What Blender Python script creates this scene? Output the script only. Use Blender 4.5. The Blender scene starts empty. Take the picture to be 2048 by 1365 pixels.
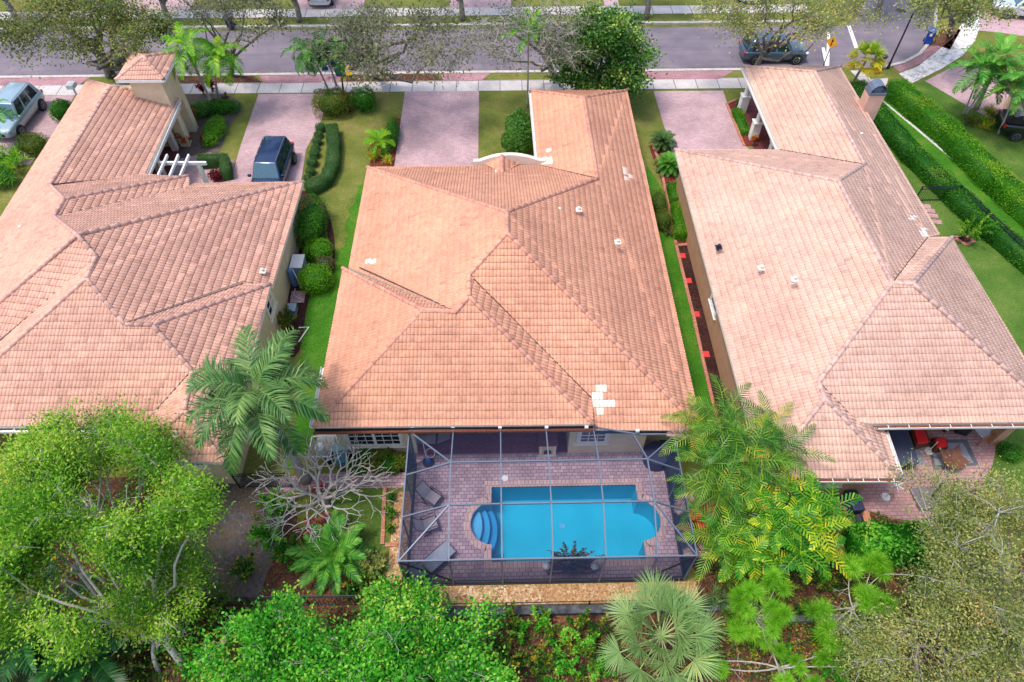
import bpy, bmesh, math, random
import numpy as np
from mathutils import Vector, Matrix
from mathutils.geometry import tessellate_polygon
random.seed(7); RNG = np.random.default_rng(11)
SC = bpy.context.scene; COL = SC.collection
R = math.radians

# ---------------------------------------------------------------- camera
CAM_H, F_PX, PITCH, YAW = 27.0, 1366.0, R(52), R(1.1)
cam = bpy.data.objects.new("camera", bpy.data.cameras.new("camera"))
COL.objects.link(cam); SC.camera = cam
cam.location = (0, 0, CAM_H); cam.rotation_euler = (R(90) - PITCH, 0, -YAW)
cam.data.sensor_width = 36; cam.data.lens = F_PX / 2048 * 36; cam.data.clip_end = 600; cam.data.clip_start = 1
# ---------------------------------------------------------------- sky, sun, exposure
SUN_EL, SUN_AZ = R(69), R(252)            # azimuth clockwise from +Y: sun stands to the left
w = bpy.data.worlds.new("World"); SC.world = w; w.use_nodes = True
nt = w.node_tree; bg = nt.nodes["Background"]; bg.inputs[1].default_value = 0.15
sky = nt.nodes.new("ShaderNodeTexSky"); sky.sky_type = 'NISHITA'; sky.sun_disc = False
sky.sun_elevation = SUN_EL; sky.sun_rotation = SUN_AZ; sky.dust_density = 2.5; sky.air_density = 1.0; sky.ozone_density = .6
nt.links.new(sky.outputs[0], bg.inputs[0])
sl = bpy.data.lights.new("sun", 'SUN'); sl.energy = 1.3; sl.angle = R(10.0); sl.color = (1, .95, .88)
so = bpy.data.objects.new("sun", sl); COL.objects.link(so)
sd = Vector((math.sin(SUN_AZ) * math.cos(SUN_EL), math.cos(SUN_AZ) * math.cos(SUN_EL), math.sin(SUN_EL)))
so.rotation_euler = sd.to_track_quat('Z', 'Y').to_euler(); so.location = (-20, 0, 50)
SC.view_settings.view_transform = 'Standard'; SC.view_settings.look = 'None'
SC.view_settings.exposure = 1.04; SC.view_settings.gamma = 1
SC.cycles.max_bounces = 6; SC.cycles.transparent_max_bounces = 24; SC.cycles.caustics_reflective = False; SC.cycles.caustics_refractive = False

# ---------------------------------------------------------------- helpers
_c, _s = math.cos(PITCH), math.sin(PITCH)
_f = np.array([math.sin(YAW) * _c, math.cos(YAW) * _c, -_s]); _r = np.array([math.cos(YAW), -math.sin(YAW), 0.]); _u = np.cross(_r, _f)
def P(px, py, z=0.0):                     # survey: where the sight line of photo point (px, py) meets height z
    d = _f + _r * (px - 1024) / F_PX - _u * (py - 682.5) / F_PX
    t = (z - CAM_H) / d[2]; return Vector((d[0] * t, d[1] * t, z))
def PP(pts, z=0.0): return [P(x, y, z) for x, y in pts]
def proj(v):
    d = np.array([v[0], v[1], v[2] - CAM_H]); q = d @ _f; return 1024 + F_PX * (d @ _r) / q, 682.5 - F_PX * (d @ _u) / q
def lin(c):
    c = c / 255.; return c / 12.92 if c <= .04045 else ((c + .055) / 1.055) ** 2.4
def C(r, g, b, k=1.0): return (lin(r) * k, lin(g) * k, lin(b) * k, 1)

def tag(o, label=None, cat=None, group=None, kind=None):
    if label: o["label"] = label
    if cat: o["category"] = cat
    if group: o["group"] = group
    if kind: o["kind"] = kind
    return o
def thing(name, loc=(0, 0, 0), rz=0, label=None, cat=None, group=None):
    o = bpy.data.objects.new(name, None); COL.objects.link(o); o.location = loc; o.rotation_euler = (0, 0, rz)
    o.empty_display_size = .2
    return tag(o, label, cat, group)
def link(name, me, mat, parent=None):
    if mat is not None:
        for m in (mat if isinstance(mat, (list, tuple)) else [mat]): me.materials.append(m)
    o = bpy.data.objects.new(name, me); COL.objects.link(o)
    if parent is not None: o.parent = parent
    return o
def copy_tree(o, parent=None):
    c = o.copy(); COL.objects.link(c); c.parent = parent
    for ch in [x for x in o.children]: copy_tree(ch, c)
    return c

class MB:
    """collects shapes into one mesh"""
    def __init__(s): s.v = []; s.f = []; s.m = []; s.mi = 0
    def add(s, vs, fs):
        n = len(s.v); s.v += [tuple(x) for x in vs]; s.f += [tuple(i + n for i in f) for f in fs]; s.m += [s.mi] * len(fs); return s
    def box(s, c, d, rz=0, rot=None, taper=1.0):
        hx, hy, hz = d[0] / 2, d[1] / 2, d[2] / 2
        vs = [Vector((x * hx * (taper if z > 0 else 1), y * hy * (taper if z > 0 else 1), z * hz)) for z in (-1, 1) for y in (-1, 1) for x in (-1, 1)]
        M = rot if rot is not None else Matrix.Rotation(rz, 3, 'Z')
        vs = [M @ v + Vector(c) for v in vs]
        return s.add(vs, [(0, 2, 3, 1), (4, 5, 7, 6), (0, 1, 5, 4), (2, 6, 7, 3), (0, 4, 6, 2), (1, 3, 7, 5)])
    def bar(s, a, b, w=.05, h=None):
        a, b = Vector(a), Vector(b); h = h or w; d = b - a; L = d.length
        if L < 1e-6: return s
        z = d.normalized(); x = z.cross(Vector((0, 0, 1)));
        if x.length < .01: x = Vector((1, 0, 0))
        x.normalize(); y = z.cross(x)
        M = Matrix((x, y, z)).transposed()
        return s.box((a + b) / 2, (w, h, L), rot=M)
    def tube(s, pts, rad, n=6, cap=True):
        pts = [Vector(p) for p in pts]; k = len(pts)
        if not isinstance(rad, (list, tuple)): rad = [rad] * k
        vs = []; fs = []; px = None
        for i, p in enumerate(pts):
            d = (pts[min(i + 1, k - 1)] - pts[max(i - 1, 0)])
            if d.length < 1e-7: d = Vector((0, 0, 1))
            d.normalize()
            x = (px - d * px.dot(d)) if px is not None else d.cross(Vector((0.13, 1, .07)))
            if x.length < .02: x = d.cross(Vector((1, .1, 0)))
            x.normalize(); px = x; y = d.cross(x)
            for j in range(n):
                a = 2 * math.pi * j / n; vs.append(p + (x * math.cos(a) + y * math.sin(a)) * rad[i])
        for i in range(k - 1):
            for j in range(n):
                fs.append((i * n + j, i * n + (j + 1) % n, (i + 1) * n + (j + 1) % n, (i + 1) * n + j))
        if cap: fs.append(tuple(range(n - 1, -1, -1))); fs.append(tuple((k - 1) * n + j for j in range(n)))
        return s.add(vs, fs)
    def cyl(s, c, r, h, n=16, r2=None):
        c = Vector(c); return s.tube([c, c + Vector((0, 0, h))], [r, r if r2 is None else r2], n)
    def prism(s, poly, z0, z1):
        n = len(poly); vs = [(p[0], p[1], z0) for p in poly] + [(p[0], p[1], z1) for p in poly]
        area = sum(poly[i][0] * poly[(i + 1) % n][1] - poly[(i + 1) % n][0] * poly[i][1] for i in range(n))
        fs = [(i, (i + 1) % n, n + (i + 1) % n, n + i) for i in range(n)]
        tr = tessellate_polygon([[Vector((p[0], p[1], 0)) for p in poly]])
        for t in tr:
            a, b, c_ = t; A = Vector(poly[a][:2]); B = Vector(poly[b][:2]); Cc = Vector(poly[c_][:2])
            up = (B - A).cross(Cc - A) > 0
            t2 = (a, b, c_) if up else (a, c_, b)
            fs.append((n + t2[0], n + t2[1], n + t2[2])); fs.append((t2[0], t2[2], t2[1]))
        if area < 0: fs[:n] = [f[::-1] for f in fs[:n]]
        return s.add(vs, fs)
    def sphere(s, c, r, n=10, sz=1.0):
        vs = []; fs = []; m = n // 2 + 1
        for i in range(m + 1):
            th = math.pi * i / m
            for j in range(n):
                a = 2 * math.pi * j / n; vs.append((c[0] + r * math.sin(th) * math.cos(a), c[1] + r * math.sin(th) * math.sin(a), c[2] + r * sz * math.cos(th)))
        for i in range(m):
            for j in range(n): fs.append((i * n + j, (i + 1) * n + j, (i + 1) * n + (j + 1) % n, i * n + (j + 1) % n))
        return s.add(vs, fs)
    def quad(s, a, b, c, d): return s.add([a, b, c, d], [(0, 1, 2, 3)])
    def build(s, name, mat, parent=None, smooth=False, bevel=0, loc=None, rz=0):
        me = bpy.data.meshes.new(name); me.from_pydata(s.v, [], s.f)
        if isinstance(mat, (list, tuple)): me.polygons.foreach_set("material_index", s.m)
        if bevel:
            bm = bmesh.new(); bm.from_mesh(me); bmesh.ops.remove_doubles(bm, verts=bm.verts, dist=1e-5)
            bmesh.ops.bevel(bm, geom=list(bm.edges), offset=bevel, segments=2, affect='EDGES', profile=.6, clamp_overlap=True)
            bm.to_mesh(me); bm.free()
        if smooth: me.polygons.foreach_set("use_smooth", [True] * len(me.polygons))
        me.update(); o = link(name, me, mat, parent)
        if loc is not None: o.location = loc; o.rotation_euler = (0, 0, rz)
        return o

# ---------------------------------------------------------------- materials
class NT:
    def __init__(s, name):
        s.m = bpy.data.materials.new(name); s.m.use_nodes = True; s.n = s.m.node_tree.nodes; s.l = s.m.node_tree.links
        s.b = s.n["Principled BSDF"]; s.out = s.n["Material Output"]; s.tc = s.n.new("ShaderNodeTexCoord")
    def N(s, t, **k):
        n = s.n.new("ShaderNode" + t)
        for a, b in k.items():
            if a in n.inputs: n.inputs[a].default_value = b
            else: setattr(n, a, b)
        return n
    def noise(s, scale, detail=4, rough=.55, vec=None):
        n = s.N("TexNoise", Scale=scale, Detail=detail, Roughness=rough)
        s.l.new(vec or s.tc.outputs["Object"], n.inputs["Vector"]); return n.outputs["Fac"]
    def ramp(s, fac, cols):
        r = s.N("ValToRGB"); e = r.color_ramp.elements
        while len(e) < len(cols): e.new(.5)
        for i, (p, c) in enumerate(cols): e[i].position = p; e[i].color = c
        s.l.new(fac, r.inputs[0]); return r.outputs[0]
    def mix(s, a, b, fac, mode='MIX'):
        m = s.N("Mix", data_type='RGBA', blend_type=mode)
        for x, i in ((fac, 0), (a, 6), (b, 7)):
            if isinstance(x, (int, float)): m.inputs[i].default_value = x
            elif isinstance(x, tuple): m.inputs[i].default_value = x
            else: s.l.new(x, m.inputs[i])
        return m.outputs[2]
    def attr(s, name): a = s.N("Attribute", attribute_name=name); return a.outputs["Fac"]
    def math(s, op, a, b):
        m = s.N("Math", operation=op)
        for x, i in ((a, 0), (b, 1)):
            if isinstance(x, (int, float)): m.inputs[i].default_value = x
            else: s.l.new(x, m.inputs[i])
        return m.outputs[0]
    def bump(s, h, strength=.3, dist=.02):
        b = s.N("Bump", Strength=strength, Distance=dist); s.l.new(h, b.inputs["Height"]); s.l.new(b.outputs[0], s.b.inputs["Normal"])
    def fin(s, col, rough=.8, metal=0, spec=None):
        if isinstance(col, tuple): s.b.inputs["Base Color"].default_value = col
        else: s.l.new(col, s.b.inputs["Base Color"])
        s.b.inputs["Roughness"].default_value = rough; s.b.inputs["Metallic"].default_value = metal
        if spec is not None: s.b.inputs["Specular IOR Level"].default_value = spec
        return s.m
def mat_noise(name, cols, scale=4, rough=.8, bump=0, metal=0, spec=None, fine=None, detail=5):
    t = NT(name); f = t.noise(scale, detail); k = len(cols)
    col = t.ramp(f, [(.3 + .4 * i / max(1, k - 1), c) for i, c in enumerate(cols)])
    if fine:
        f2 = t.noise(fine[0], 3); col = t.mix(col, t.ramp(f2, [(.35, (1 - fine[1],) * 3 + (1,)), (.65, (1 + fine[1],) * 3 + (1,))]), 1.0, 'MULTIPLY')
    if bump: t.bump(t.noise(scale * 6, 3), bump)
    return t.fin(col, rough, metal, spec)
def mat_plain(name, c, rough=.5, metal=0, var=.06, scale=6, spec=None, coat=0):
    c2 = tuple(min(1, x * (1 + var)) for x in c[:3]) + (1,); c1 = tuple(x * (1 - var) for x in c[:3]) + (1,)
    t = NT(name); m = t.fin(t.ramp(t.noise(scale, 3), [(.35, c1), (.65, c2)]), rough, metal, spec)
    if coat: t.b.inputs["Coat Weight"].default_value = coat; t.b.inputs["Coat Roughness"].default_value = .05
    return m
def mat_brick(name, c1, c2, mortar, bw=.2, bh=.1, ms=.008, rot=0, stain=.25, rough=.85, offset=.5, stainscale=.5, off=(0, 0)):
    t = NT(name); mp = t.N("Mapping"); mp.inputs["Rotation"].default_value = (0, 0, rot); mp.inputs["Location"].default_value = (off[0], off[1], 0)
    t.l.new(t.tc.outputs["Object"], mp.inputs[0])
    b = t.N("TexBrick", Scale=1.0); b.offset = offset
    b.inputs["Color1"].default_value = c1; b.inputs["Color2"].default_value = c2; b.inputs["Mortar"].default_value = mortar
    b.inputs["Brick Width"].default_value = bw; b.inputs["Row Height"].default_value = bh; b.inputs["Mortar Size"].default_value = ms; b.inputs["Mortar Smooth"].default_value = .2
    t.l.new(mp.outputs[0], b.inputs[0])
    n1 = t.noise(stainscale, 6, .65); n2 = t.noise(14, 3)
    col = t.mix(b.outputs[0], t.ramp(n1, [(.28, (1 - stain,) * 3 + (1,)), (.62, (1.08, 1.08, 1.08, 1))]), 1, 'MULTIPLY')
    col = t.mix(col, t.ramp(n2, [(.3, (.86, .86, .86, 1)), (.7, (1.1, 1.1, 1.1, 1))]), 1, 'MULTIPLY')
    return t.fin(col, rough)
def mat_leaf(name, cols, transl=.35, rough=.55):
    t = NT(name); v = t.attr("v"); col = t.ramp(v, cols)
    t.fin(col, rough); t.b.inputs["Specular IOR Level"].default_value = .25
    tr = t.N("BsdfTranslucent"); t.l.new(col, tr.inputs[0]); ms = t.N("MixShader"); ms.inputs[0].default_value = transl
    t.l.new(t.b.outputs[0], ms.inputs[1]); t.l.new(tr.outputs[0], ms.inputs[2]); t.l.new(ms.outputs[0], t.out.inputs[0]); return t.m
def mat_tile(name, c_lo, c_hi, c_pale, c_dark, streak=.3):
    t = NT(name); v = t.attr("v"); k = t.attr("k")
    col = t.ramp(v, [(0, c_lo), (1, c_hi)])
    big = t.noise(.35, 5, .6)
    col = t.mix(col, t.ramp(big, [(.3, (.84, .83, .85, 1)), (.68, (1.07, 1.08, 1.07, 1))]), 1, 'MULTIPLY')
    mid = t.noise(2.2, 6, .75); col = t.mix(col, t.ramp(mid, [(.34, (.86, .84, .84, 1)), (.55, (1.03, 1.03, 1.03, 1))]), 1, 'MULTIPLY')
    fine = t.noise(9, 5, .7)
    col = t.mix(col, t.ramp(fine, [(.34, (1 - streak, 1 - streak, 1 - streak * .9, 1)), (.5, (1, 1, 1, 1)), (.75, (1.07, 1.07, 1.07, 1))]), 1, 'MULTIPLY')
    col = t.mix(col, c_pale, t.math('GREATER_THAN', k, 1.5))
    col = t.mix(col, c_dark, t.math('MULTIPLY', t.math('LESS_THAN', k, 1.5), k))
    return t.fin(col, .85, spec=.2)

M = {}
M['cream'] = mat_noise('stucco_cream', [C(205, 185, 150), C(222, 203, 168)], 2, .9, .15, fine=(30, .05))
M['tan'] = mat_noise('stucco_tan', [C(168, 128, 98), C(182, 142, 112)], 2, .9, .15, fine=(30, .05))
M['beige'] = mat_noise('stucco_beige', [C(196, 172, 136), C(210, 188, 152)], 2, .9, .15, fine=(30, .05))
M['white'] = mat_plain('white_paint', C(226, 224, 220), .45)
M['trim'] = mat_noise('trim_paint', [C(212, 200, 182), C(224, 214, 198)], 3, .7)
M['gutter_debris'] = mat_noise('gutter_debris', [C(70, 34, 24), C(128, 70, 48), C(60, 40, 30)], 14, .9)
M['glass'] = mat_plain('window_glass', C(26, 34, 44), .06, spec=.8, var=.3)
M['darkmetal'] = mat_plain('dark_metal', C(38, 42, 48), .45, .3)
M['alum'] = mat_plain('bronze_aluminium', C(104, 112, 128), .5, .25)
M['black'] = mat_plain('black_plastic', C(26, 27, 30), .5)
M['concrete'] = mat_noise('concrete', [C(150, 145, 142), C(190, 185, 180), C(205, 200, 194)], 1.2, .9, .1, fine=(12, .1))
M['kerb'] = mat_noise('kerb_concrete', [C(165, 158, 150), C(196, 190, 182)], 3, .9, .1, fine=(20, .1))
# ---------------------------------------------------------------- setting: ground, street, paving
def sheet(name, poly, z, mat, kind='structure', **kw):
    bm = bmesh.new(); vs = [bm.verts.new((p[0], p[1], z)) for p in poly]; f = bm.faces.new(vs)
    if f.normal.z < 0 or sum(poly[i][0] * poly[(i + 1) % len(poly)][1] - poly[(i + 1) % len(poly)][0] * poly[i][1] for i in range(len(poly))) < 0: f.normal_flip()
    bm.normal_update(); bmesh.ops.triangulate(bm, faces=bm.faces); me = bpy.data.meshes.new(name); bm.to_mesh(me); bm.free()
    return tag(link(name, me, mat), kind=kind, **kw)
def jag(poly, step=.3, amp=.1, seed=1):
    r = random.Random(seed); out = []; n = len(poly)
    for i in range(n):
        a, b = Vector(poly[i][:2]), Vector(poly[(i + 1) % n][:2]); L = (b - a).length; k = max(1, int(min(L, 40) / step)) if L < 60 else 1
        if L < 1e-6: continue
        nn = Vector((-(b - a).y, (b - a).x)) / L
        for j in range(k): out.append(a.lerp(b, j / k) + nn * r.uniform(-amp, amp) * (j > 0))
    return out
def smooth_poly(pts, n=4):
    out = []; k = len(pts)
    for i in range(k):
        p0, p1, p2, p3 = (Vector(pts[(i + j - 1) % k]) for j in range(4))
        for s in range(n):
            t = s / n; out.append(.5 * ((2 * p1) + (p2 - p0) * t + (2 * p0 - 5 * p1 + 4 * p2 - p3) * t * t + (3 * p1 - p0 - 3 * p2 + p3) * t ** 3))
    return out
def mat_grass(name, a, b, c, patch):
    t = NT(name); n1 = t.noise(.45, 6, .65); n2 = t.noise(11, 5, .7); n3 = t.noise(60, 3, .6)
    col = t.ramp(n1, [(.34, a), (.5, b), (.64, c)])
    col = t.mix(col, patch, t.ramp(t.noise(.9, 7, .75), [(.56, (0, 0, 0, 1)), (.72, (.7, .7, .7, 1))]))
    col = t.mix(col, t.ramp(n2, [(.3, (.56, .58, .5, 1)), (.7, (1.36, 1.34, 1.28, 1))]), 1, 'MULTIPLY')
    col = t.mix(col, t.ramp(n3, [(.3, (.7, .7, .7, 1)), (.7, (1.25, 1.25, 1.25, 1))]), 1, 'MULTIPLY')
    t.bump(n3, .6, .04); return t.fin(col, .95, spec=.1)
M['grass'] = mat_grass('grass_olive', C(96, 106, 50), C(114, 120, 58), C(132, 126, 74), C(148, 126, 86))
M['lawn'] = mat_grass('grass_green', C(70, 104, 40), C(84, 114, 48), C(98, 122, 56), C(122, 122, 68))
M['lawn2'] = mat_grass('grass_bright', C(56, 108, 28), C(70, 122, 34), C(88, 126, 42), C(112, 122, 58))
def mat_litter(name, cols, scale, base2, big=.5):
    t = NT(name); v = t.N("TexVoronoi", Scale=scale); t.l.new(t.tc.outputs["Object"], v.inputs["Vector"])
    sp = t.N("SeparateColor"); t.l.new(v.outputs["Color"], sp.inputs[0])
    k = len(cols); col = t.ramp(sp.outputs[0], [(i / (k - 1) * .98, c) for i, c in enumerate(cols)])
    col = t.mix(col, base2, t.ramp(t.noise(big, 6, .7), [(.42, (0, 0, 0, 1)), (.62, (.85, .85, .85, 1))]))
    col = t.mix(col, t.ramp(t.noise(25, 4, .7), [(.3, (.6, .6, .6, 1)), (.7, (1.3, 1.3, 1.3, 1))]), 1, 'MULTIPLY')
    t.bump(t.noise(20, 4), .8, .05); return t.fin(col, .95, spec=.15)
M['forest'] = mat_litter('leaf_litter', [C(62, 40, 32), C(104, 66, 50), C(128, 84, 66), C(80, 58, 44), C(150, 104, 70)], 16, C(70, 50, 42))
M['soil'] = mat_litter('grey_soil', [C(96, 90, 94), C(108, 102, 106), C(86, 80, 82), C(100, 92, 86)], 9, C(116, 98, 72), .8)
M['mulch'] = mat_litter('dark_mulch', [C(44, 24, 24), C(74, 44, 40), C(56, 32, 30), C(96, 66, 56)], 18, C(50, 30, 30))
M['redmulch'] = mat_litter('red_mulch', [C(104, 40, 36), C(140, 66, 58), C(86, 34, 30), C(120, 56, 46)], 18, C(110, 50, 46))
M['rock'] = mat_litter('river_rock', [C(188, 144, 98), C(214, 180, 136), C(150, 104, 66), C(228, 204, 170), C(116, 78, 54), C(196, 154, 108)], 15, C(168, 124, 82))
t = NT('asphalt'); n1 = t.noise(.35, 6, .6); n2 = t.noise(30, 3)
col = t.ramp(n1, [(.3, C(100, 92, 102)), (.5, C(114, 105, 115)), (.68, C(130, 118, 125))])
mpn = t.N("Mapping"); mpn.inputs["Scale"].default_value = (.06, 1.1, 1); t.l.new(t.tc.outputs["Object"], mpn.inputs[0])
col = t.mix(col, t.ramp(t.noise(1.4, 5, .7, mpn.outputs[0]), [(.35, (.84, .84, .86, 1)), (.65, (1.1, 1.08, 1.06, 1))]), 1, 'MULTIPLY')
col = t.mix(col, t.ramp(n2, [(.3, (.88, .88, .88, 1)), (.7, (1.1, 1.1, 1.1, 1))]), 1, 'MULTIPLY'); M['asphalt'] = t.fin(col, .85)
pk1, pk2, pkm = C(198, 166, 168), C(182, 148, 152), C(146, 122, 124)
M['pave'] = mat_brick('drive_pavers', pk1, pk2, pkm, .22, .11, .012, stain=.28)
M['pave_red'] = mat_brick('porch_pavers', C(132, 66, 66), C(112, 52, 54), C(90, 50, 50), .22, .11, .01, stain=.3)
M['apron'] = mat_brick('apron_pavers', C(186, 138, 142), C(168, 120, 126), C(132, 100, 104), .22, .11, .012, stain=.35)
M['deck'] = mat_brick('deck_pavers', C(188, 160, 162), C(164, 132, 138), C(108, 90, 98), .24, .16, .012, stain=.3, stainscale=.8)
M['lanai'] = mat_brick('lanai_pavers', C(126, 66, 76), C(106, 54, 64), C(84, 52, 58), .2, .1, .008, stain=.25)
M['patio'] = mat_brick('patio_pavers', C(190, 150, 148), C(172, 128, 126), C(128, 98, 98), .3, .16, .012, rot=0, stain=.3)
M['walk'] = mat_brick('sidewalk_slabs', C(196, 188, 184), C(182, 174, 172), C(112, 106, 102), 1.55, 3.0, .03, stain=.2, offset=0, off=(0, .3), stainscale=.8)
M['coping'] = mat_brick('pool_coping', C(200, 168, 158), C(184, 150, 142), C(140, 110, 104), .16, .4, .012, stain=.12)
M['edging'] = mat_brick('edging_bricks', C(196, 132, 106), C(178, 112, 90), C(120, 90, 76), .22, .11, .01, stain=.2)

POOL = [(-.63, 13.15), (5.6, 13.05), (5.58, 12.35)]
def arc(cx, cy, r, a0, a1, n): return [(cx + r * math.cos(R(a0 + (a1 - a0) * i / n)), cy + r * math.sin(R(a0 + (a1 - a0) * i / n))) for i in range(n + 1)]
POOL = [(5.57, 9.87)] + arc(5.5, 11.52, .9, -85.5, 85.5, 16) + [(5.57, 13.12), (-.63, 13.12)] + arc(-.58, 11.5, .92, 93, 267, 16) + [(-.63, 9.87)]
GX0, GX1, GY0, GY1 = -140, 140, -20, 160
def holed_sheet(name, outer, hole, z, mat):
    tr = tessellate_polygon([[Vector((p[0], p[1], 0)) for p in outer], [Vector((p[0], p[1], 0)) for p in hole]])
    pts = list(outer) + list(hole); me = bpy.data.meshes.new(name); fs = []
    for a, b, c in tr:
        A, B, Cc = (Vector(pts[i][:2]) for i in (a, b, c)); fs.append((a, b, c) if (B - A).cross(Cc - A) > 0 else (a, c, b))
    me.from_pydata([(p[0], p[1], z) for p in pts], [], fs); me.update(); return tag(link(name, me, mat), kind='structure')
holed_sheet('ground', [(GX0, GY0), (GX1, GY0), (GX1, GY1), (GX0, GY1)], POOL, 0, M['grass'])
sheet('forest_floor', jag([(-60, -20), (60, -20), (60, 9.6), (13, 9.9), (10.2, 11.8), (7.6, 12.2), (7.4, 8.0), (-4.9, 8.0), (-5.2, 9.2), (-8, 10.2), (-9.4, 13), (-13.5, 13.2), (-15, 14), (-60, 14)], .3, .12), .006, M['forest'])
KN, KF = 45.95, 52.4                       # near and far kerb lines of the street
sheet('street', [(-140, KN), (23.9, KN), P(1762, 138), P(1808, 127), P(1838, 110), P(1858, 86), P(1868, 60), P(1870, 25), P(1874, -60), P(1728, -60), P(1732, 0), P(1708, 42), P(1688, 52), (-140, KF)], .012, M['asphalt'])
sheet('far_verge', [(-140, 52.7), (23, 52.7), (23, 54.1), (-140, 54.1)], .010, M['grass'])
sheet('sidewalk', [(-140, 43.5), (24.2, 43.4), (24.2, 44.75), (-140, 44.77)], .020, M['walk'])
sheet('sidewalk_far', [(-140, 54.13), (25, 54.13), (25, 55.45), (-140, 55.45)], .020, M['walk'])
M['walk2'] = mat_noise('weathered_walk', [C(150, 142, 138), C(214, 208, 204), C(226, 222, 218)], 2.2, .9, .1, fine=(14, .16))
sheet('curved_sidewalk', PP([(1797, 148), (1836, 133), (1872, 105), (1905, 78), (1922, 50), (1930, 10), (1962, 10), (1960, 52), (1950, 82), (1925, 112), (1880, 140), (1822, 168)]), .022, M['walk2'])
sheet('sidewalk_ramp', PP([(1700, 142), (1722, 142), (1742, 160), (1776, 157), (1772, 182), (1742, 186)]), .026, M['walk'])
sheet('driveway_apron', PP([(515, 148), (692, 145), (676, 166), (530, 168)]), .022, M['apron'])
sheet('driveway_apron', PP([(878, 143.5), (988, 141.5), (963, 162), (888, 162.5)]), .022, M['apron'])
sheet('driveway_apron', PP([(1285, 141), (1476, 138.5), (1438, 159), (1299, 160)]), .022, M['apron'])
sheet('driveway_apron', PP([(-40, 153), (188, 150), (160, 170), (-40, 172)]), .022, M['apron'])
sheet('curved_apron', PP([(1783, 132), (1822, 122), (1856, 96), (1872, 82), (1898, 96), (1872, 105), (1840, 128), (1800, 145)]), .018, M['apron'])
sheet('driveway', PP([(517, 189), (651, 188), (646, 235), (612, 300), (600, 380), (455, 380), (482, 290)]), .016, M['pave'])
sheet('driveway', PP([(810, 183), (958, 182.5), (956, 345), (787, 345)]), .016, M['pave'])
sheet('driveway', PP([(1307, 183), (1446, 182), (1455, 208), (1490, 292), (1510, 310), (1345, 310)]), .016, M['pave'])
sheet('driveway', PP([(-130, 197), (150, 191), (120, 250), (60, 330), (-120, 340)]), .016, M['pave'])
sheet('driveway', PP([(1850, 163), (1928, 122), (1990, 140), (2200, 200), (2200, 330), (2030, 268)]), .016, M['pave'])
sheet('driveway', PP([(1960, 20), (2120, 20), (2160, 90), (2000, 66), (1958, 62)]), .016, M['pave'])
for x0, x1 in ((-31, -25), (-16.5, -11), (-4, 1), (8.6, 9.8)):
    sheet('far_driveway', [(x0, 55.47), (x1, 55.47), (x1, 66), (x0, 66)], .016, M['pave'])
# kerbs: real steps
kb = MB(); kb.prism([(-140, KN - .28), (23.6, KN - .28), (23.6, KN), (-140, KN)], 0, .06); kb.build('kerb', M['kerb'])['kind'] = 'structure'
kb = MB(); kb.prism([(-140, KF), (23, KF), (23, KF + .3), (-140, KF + .3)], 0, .14); kb.build('kerb', M['kerb'])['kind'] = 'structure'
arcp = PP([(1762, 139), (1810, 128), (1842, 111), (1862, 87), (1872, 60), (1874, 25), (1878, -60)]); inn = PP([(1762, 135), (1806, 124.5), (1836, 108), (1856, 84.5), (1866, 58), (1868, 25), (1872, -60)])
kb = MB(); kb.prism(inn + arcp[::-1], 0, .1); kb.build('kerb', M['kerb'])['kind'] = 'structure'
sheet('road_marking', PP([(1655, 66), (1660, 66), (1658, 139), (1651, 139)]), .016, M['white'])
sheet('road_marking', PP([(1694, 52), (1701, 52), (1717, 97), (1709, 97)]), .016, M['white'])
sheet('road_marking', PP([(1643, 96), (1649, 96), (1659, 136), (1651, 136)]), .017, M['white'])
# lawns and beds
sheet('side_lawn', jag(PP([(700, 430), (716, 380), (742, 330), (720, 470), (690, 560), (672, 700), (645, 860), (600, 930), (560, 940), (590, 850), (606, 740), (596, 640), (640, 560), (662, 520), (690, 480)]), .35, .22), .008, M['lawn2'])
sheet('back_lawn', jag(PP([(675, 975), (778, 975), (768, 1130), (700, 1140), (640, 1060)]), .25, .08), .008, M['lawn'])
sheet('side_lawn', PP([(1294, 330), (1330, 392), (1350, 470), (1352, 492), (1398, 700), (1425, 812), (1440, 900), (1300, 900), (1290, 600)]), .008, M['lawn2'])
sheet('front_lawn', PP([(958, 184), (1075, 184), (1100, 345), (958, 345)]), .007, M['grass'])
sheet('right_lawn', PP([(1742, 245), (1900, 395), (2200, 660), (2200, 1000), (1980, 1000), (1760, 600), (1700, 300)]), .008, M['lawn'])
sheet('path_lawn', PP([(1742, 187), (1776, 182), (2200, 530), (2200, 700)]), .010, M['lawn2'])
sheet('corner_lawn', PP([(1800, 168), (1850, 163), (2040, 270), (2200, 330), (2200, 480)]), .012, M['lawn'])
sheet('garden_path', PP([(1748, 190), (1752, 190), (2060, 440), (2200, 560), (2200, 568), (2050, 442)]), .016, M['concrete'])
sheet('hedge_bed', PP([(1745, 255), (1765, 268), (1890, 395), (2200, 650), (2200, 662), (1886, 402)]), .012, M['redmulch'])
sheet('hedge_bed', PP([(1768, 180), (1778, 176), (1895, 285), (2200, 535), (2200, 542), (1890, 290)]), .014, M['redmulch'])
sheet('mulch_bed', PP([(1352, 492), (1376, 490), (1455, 800), (1500, 900), (1440, 900), (1424, 800)]), .016, M['mulch'])
sheet('mulch_bed', PP([(1305, 280), (1335, 300), (1356, 380), (1376, 490), (1352, 492), (1332, 390), (1300, 300)]), .016, M['redmulch'])
sheet('mulch_bed', PP([(1453, 209), (1484, 195), (1506, 293), (1488, 293)]), .020, M['redmulch'])
sheet('porch_floor', PP([(1484, 190), (1560, 190), (1600, 305), (1509, 305), (1505, 293)]), .024, M['pave_red'])
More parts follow.
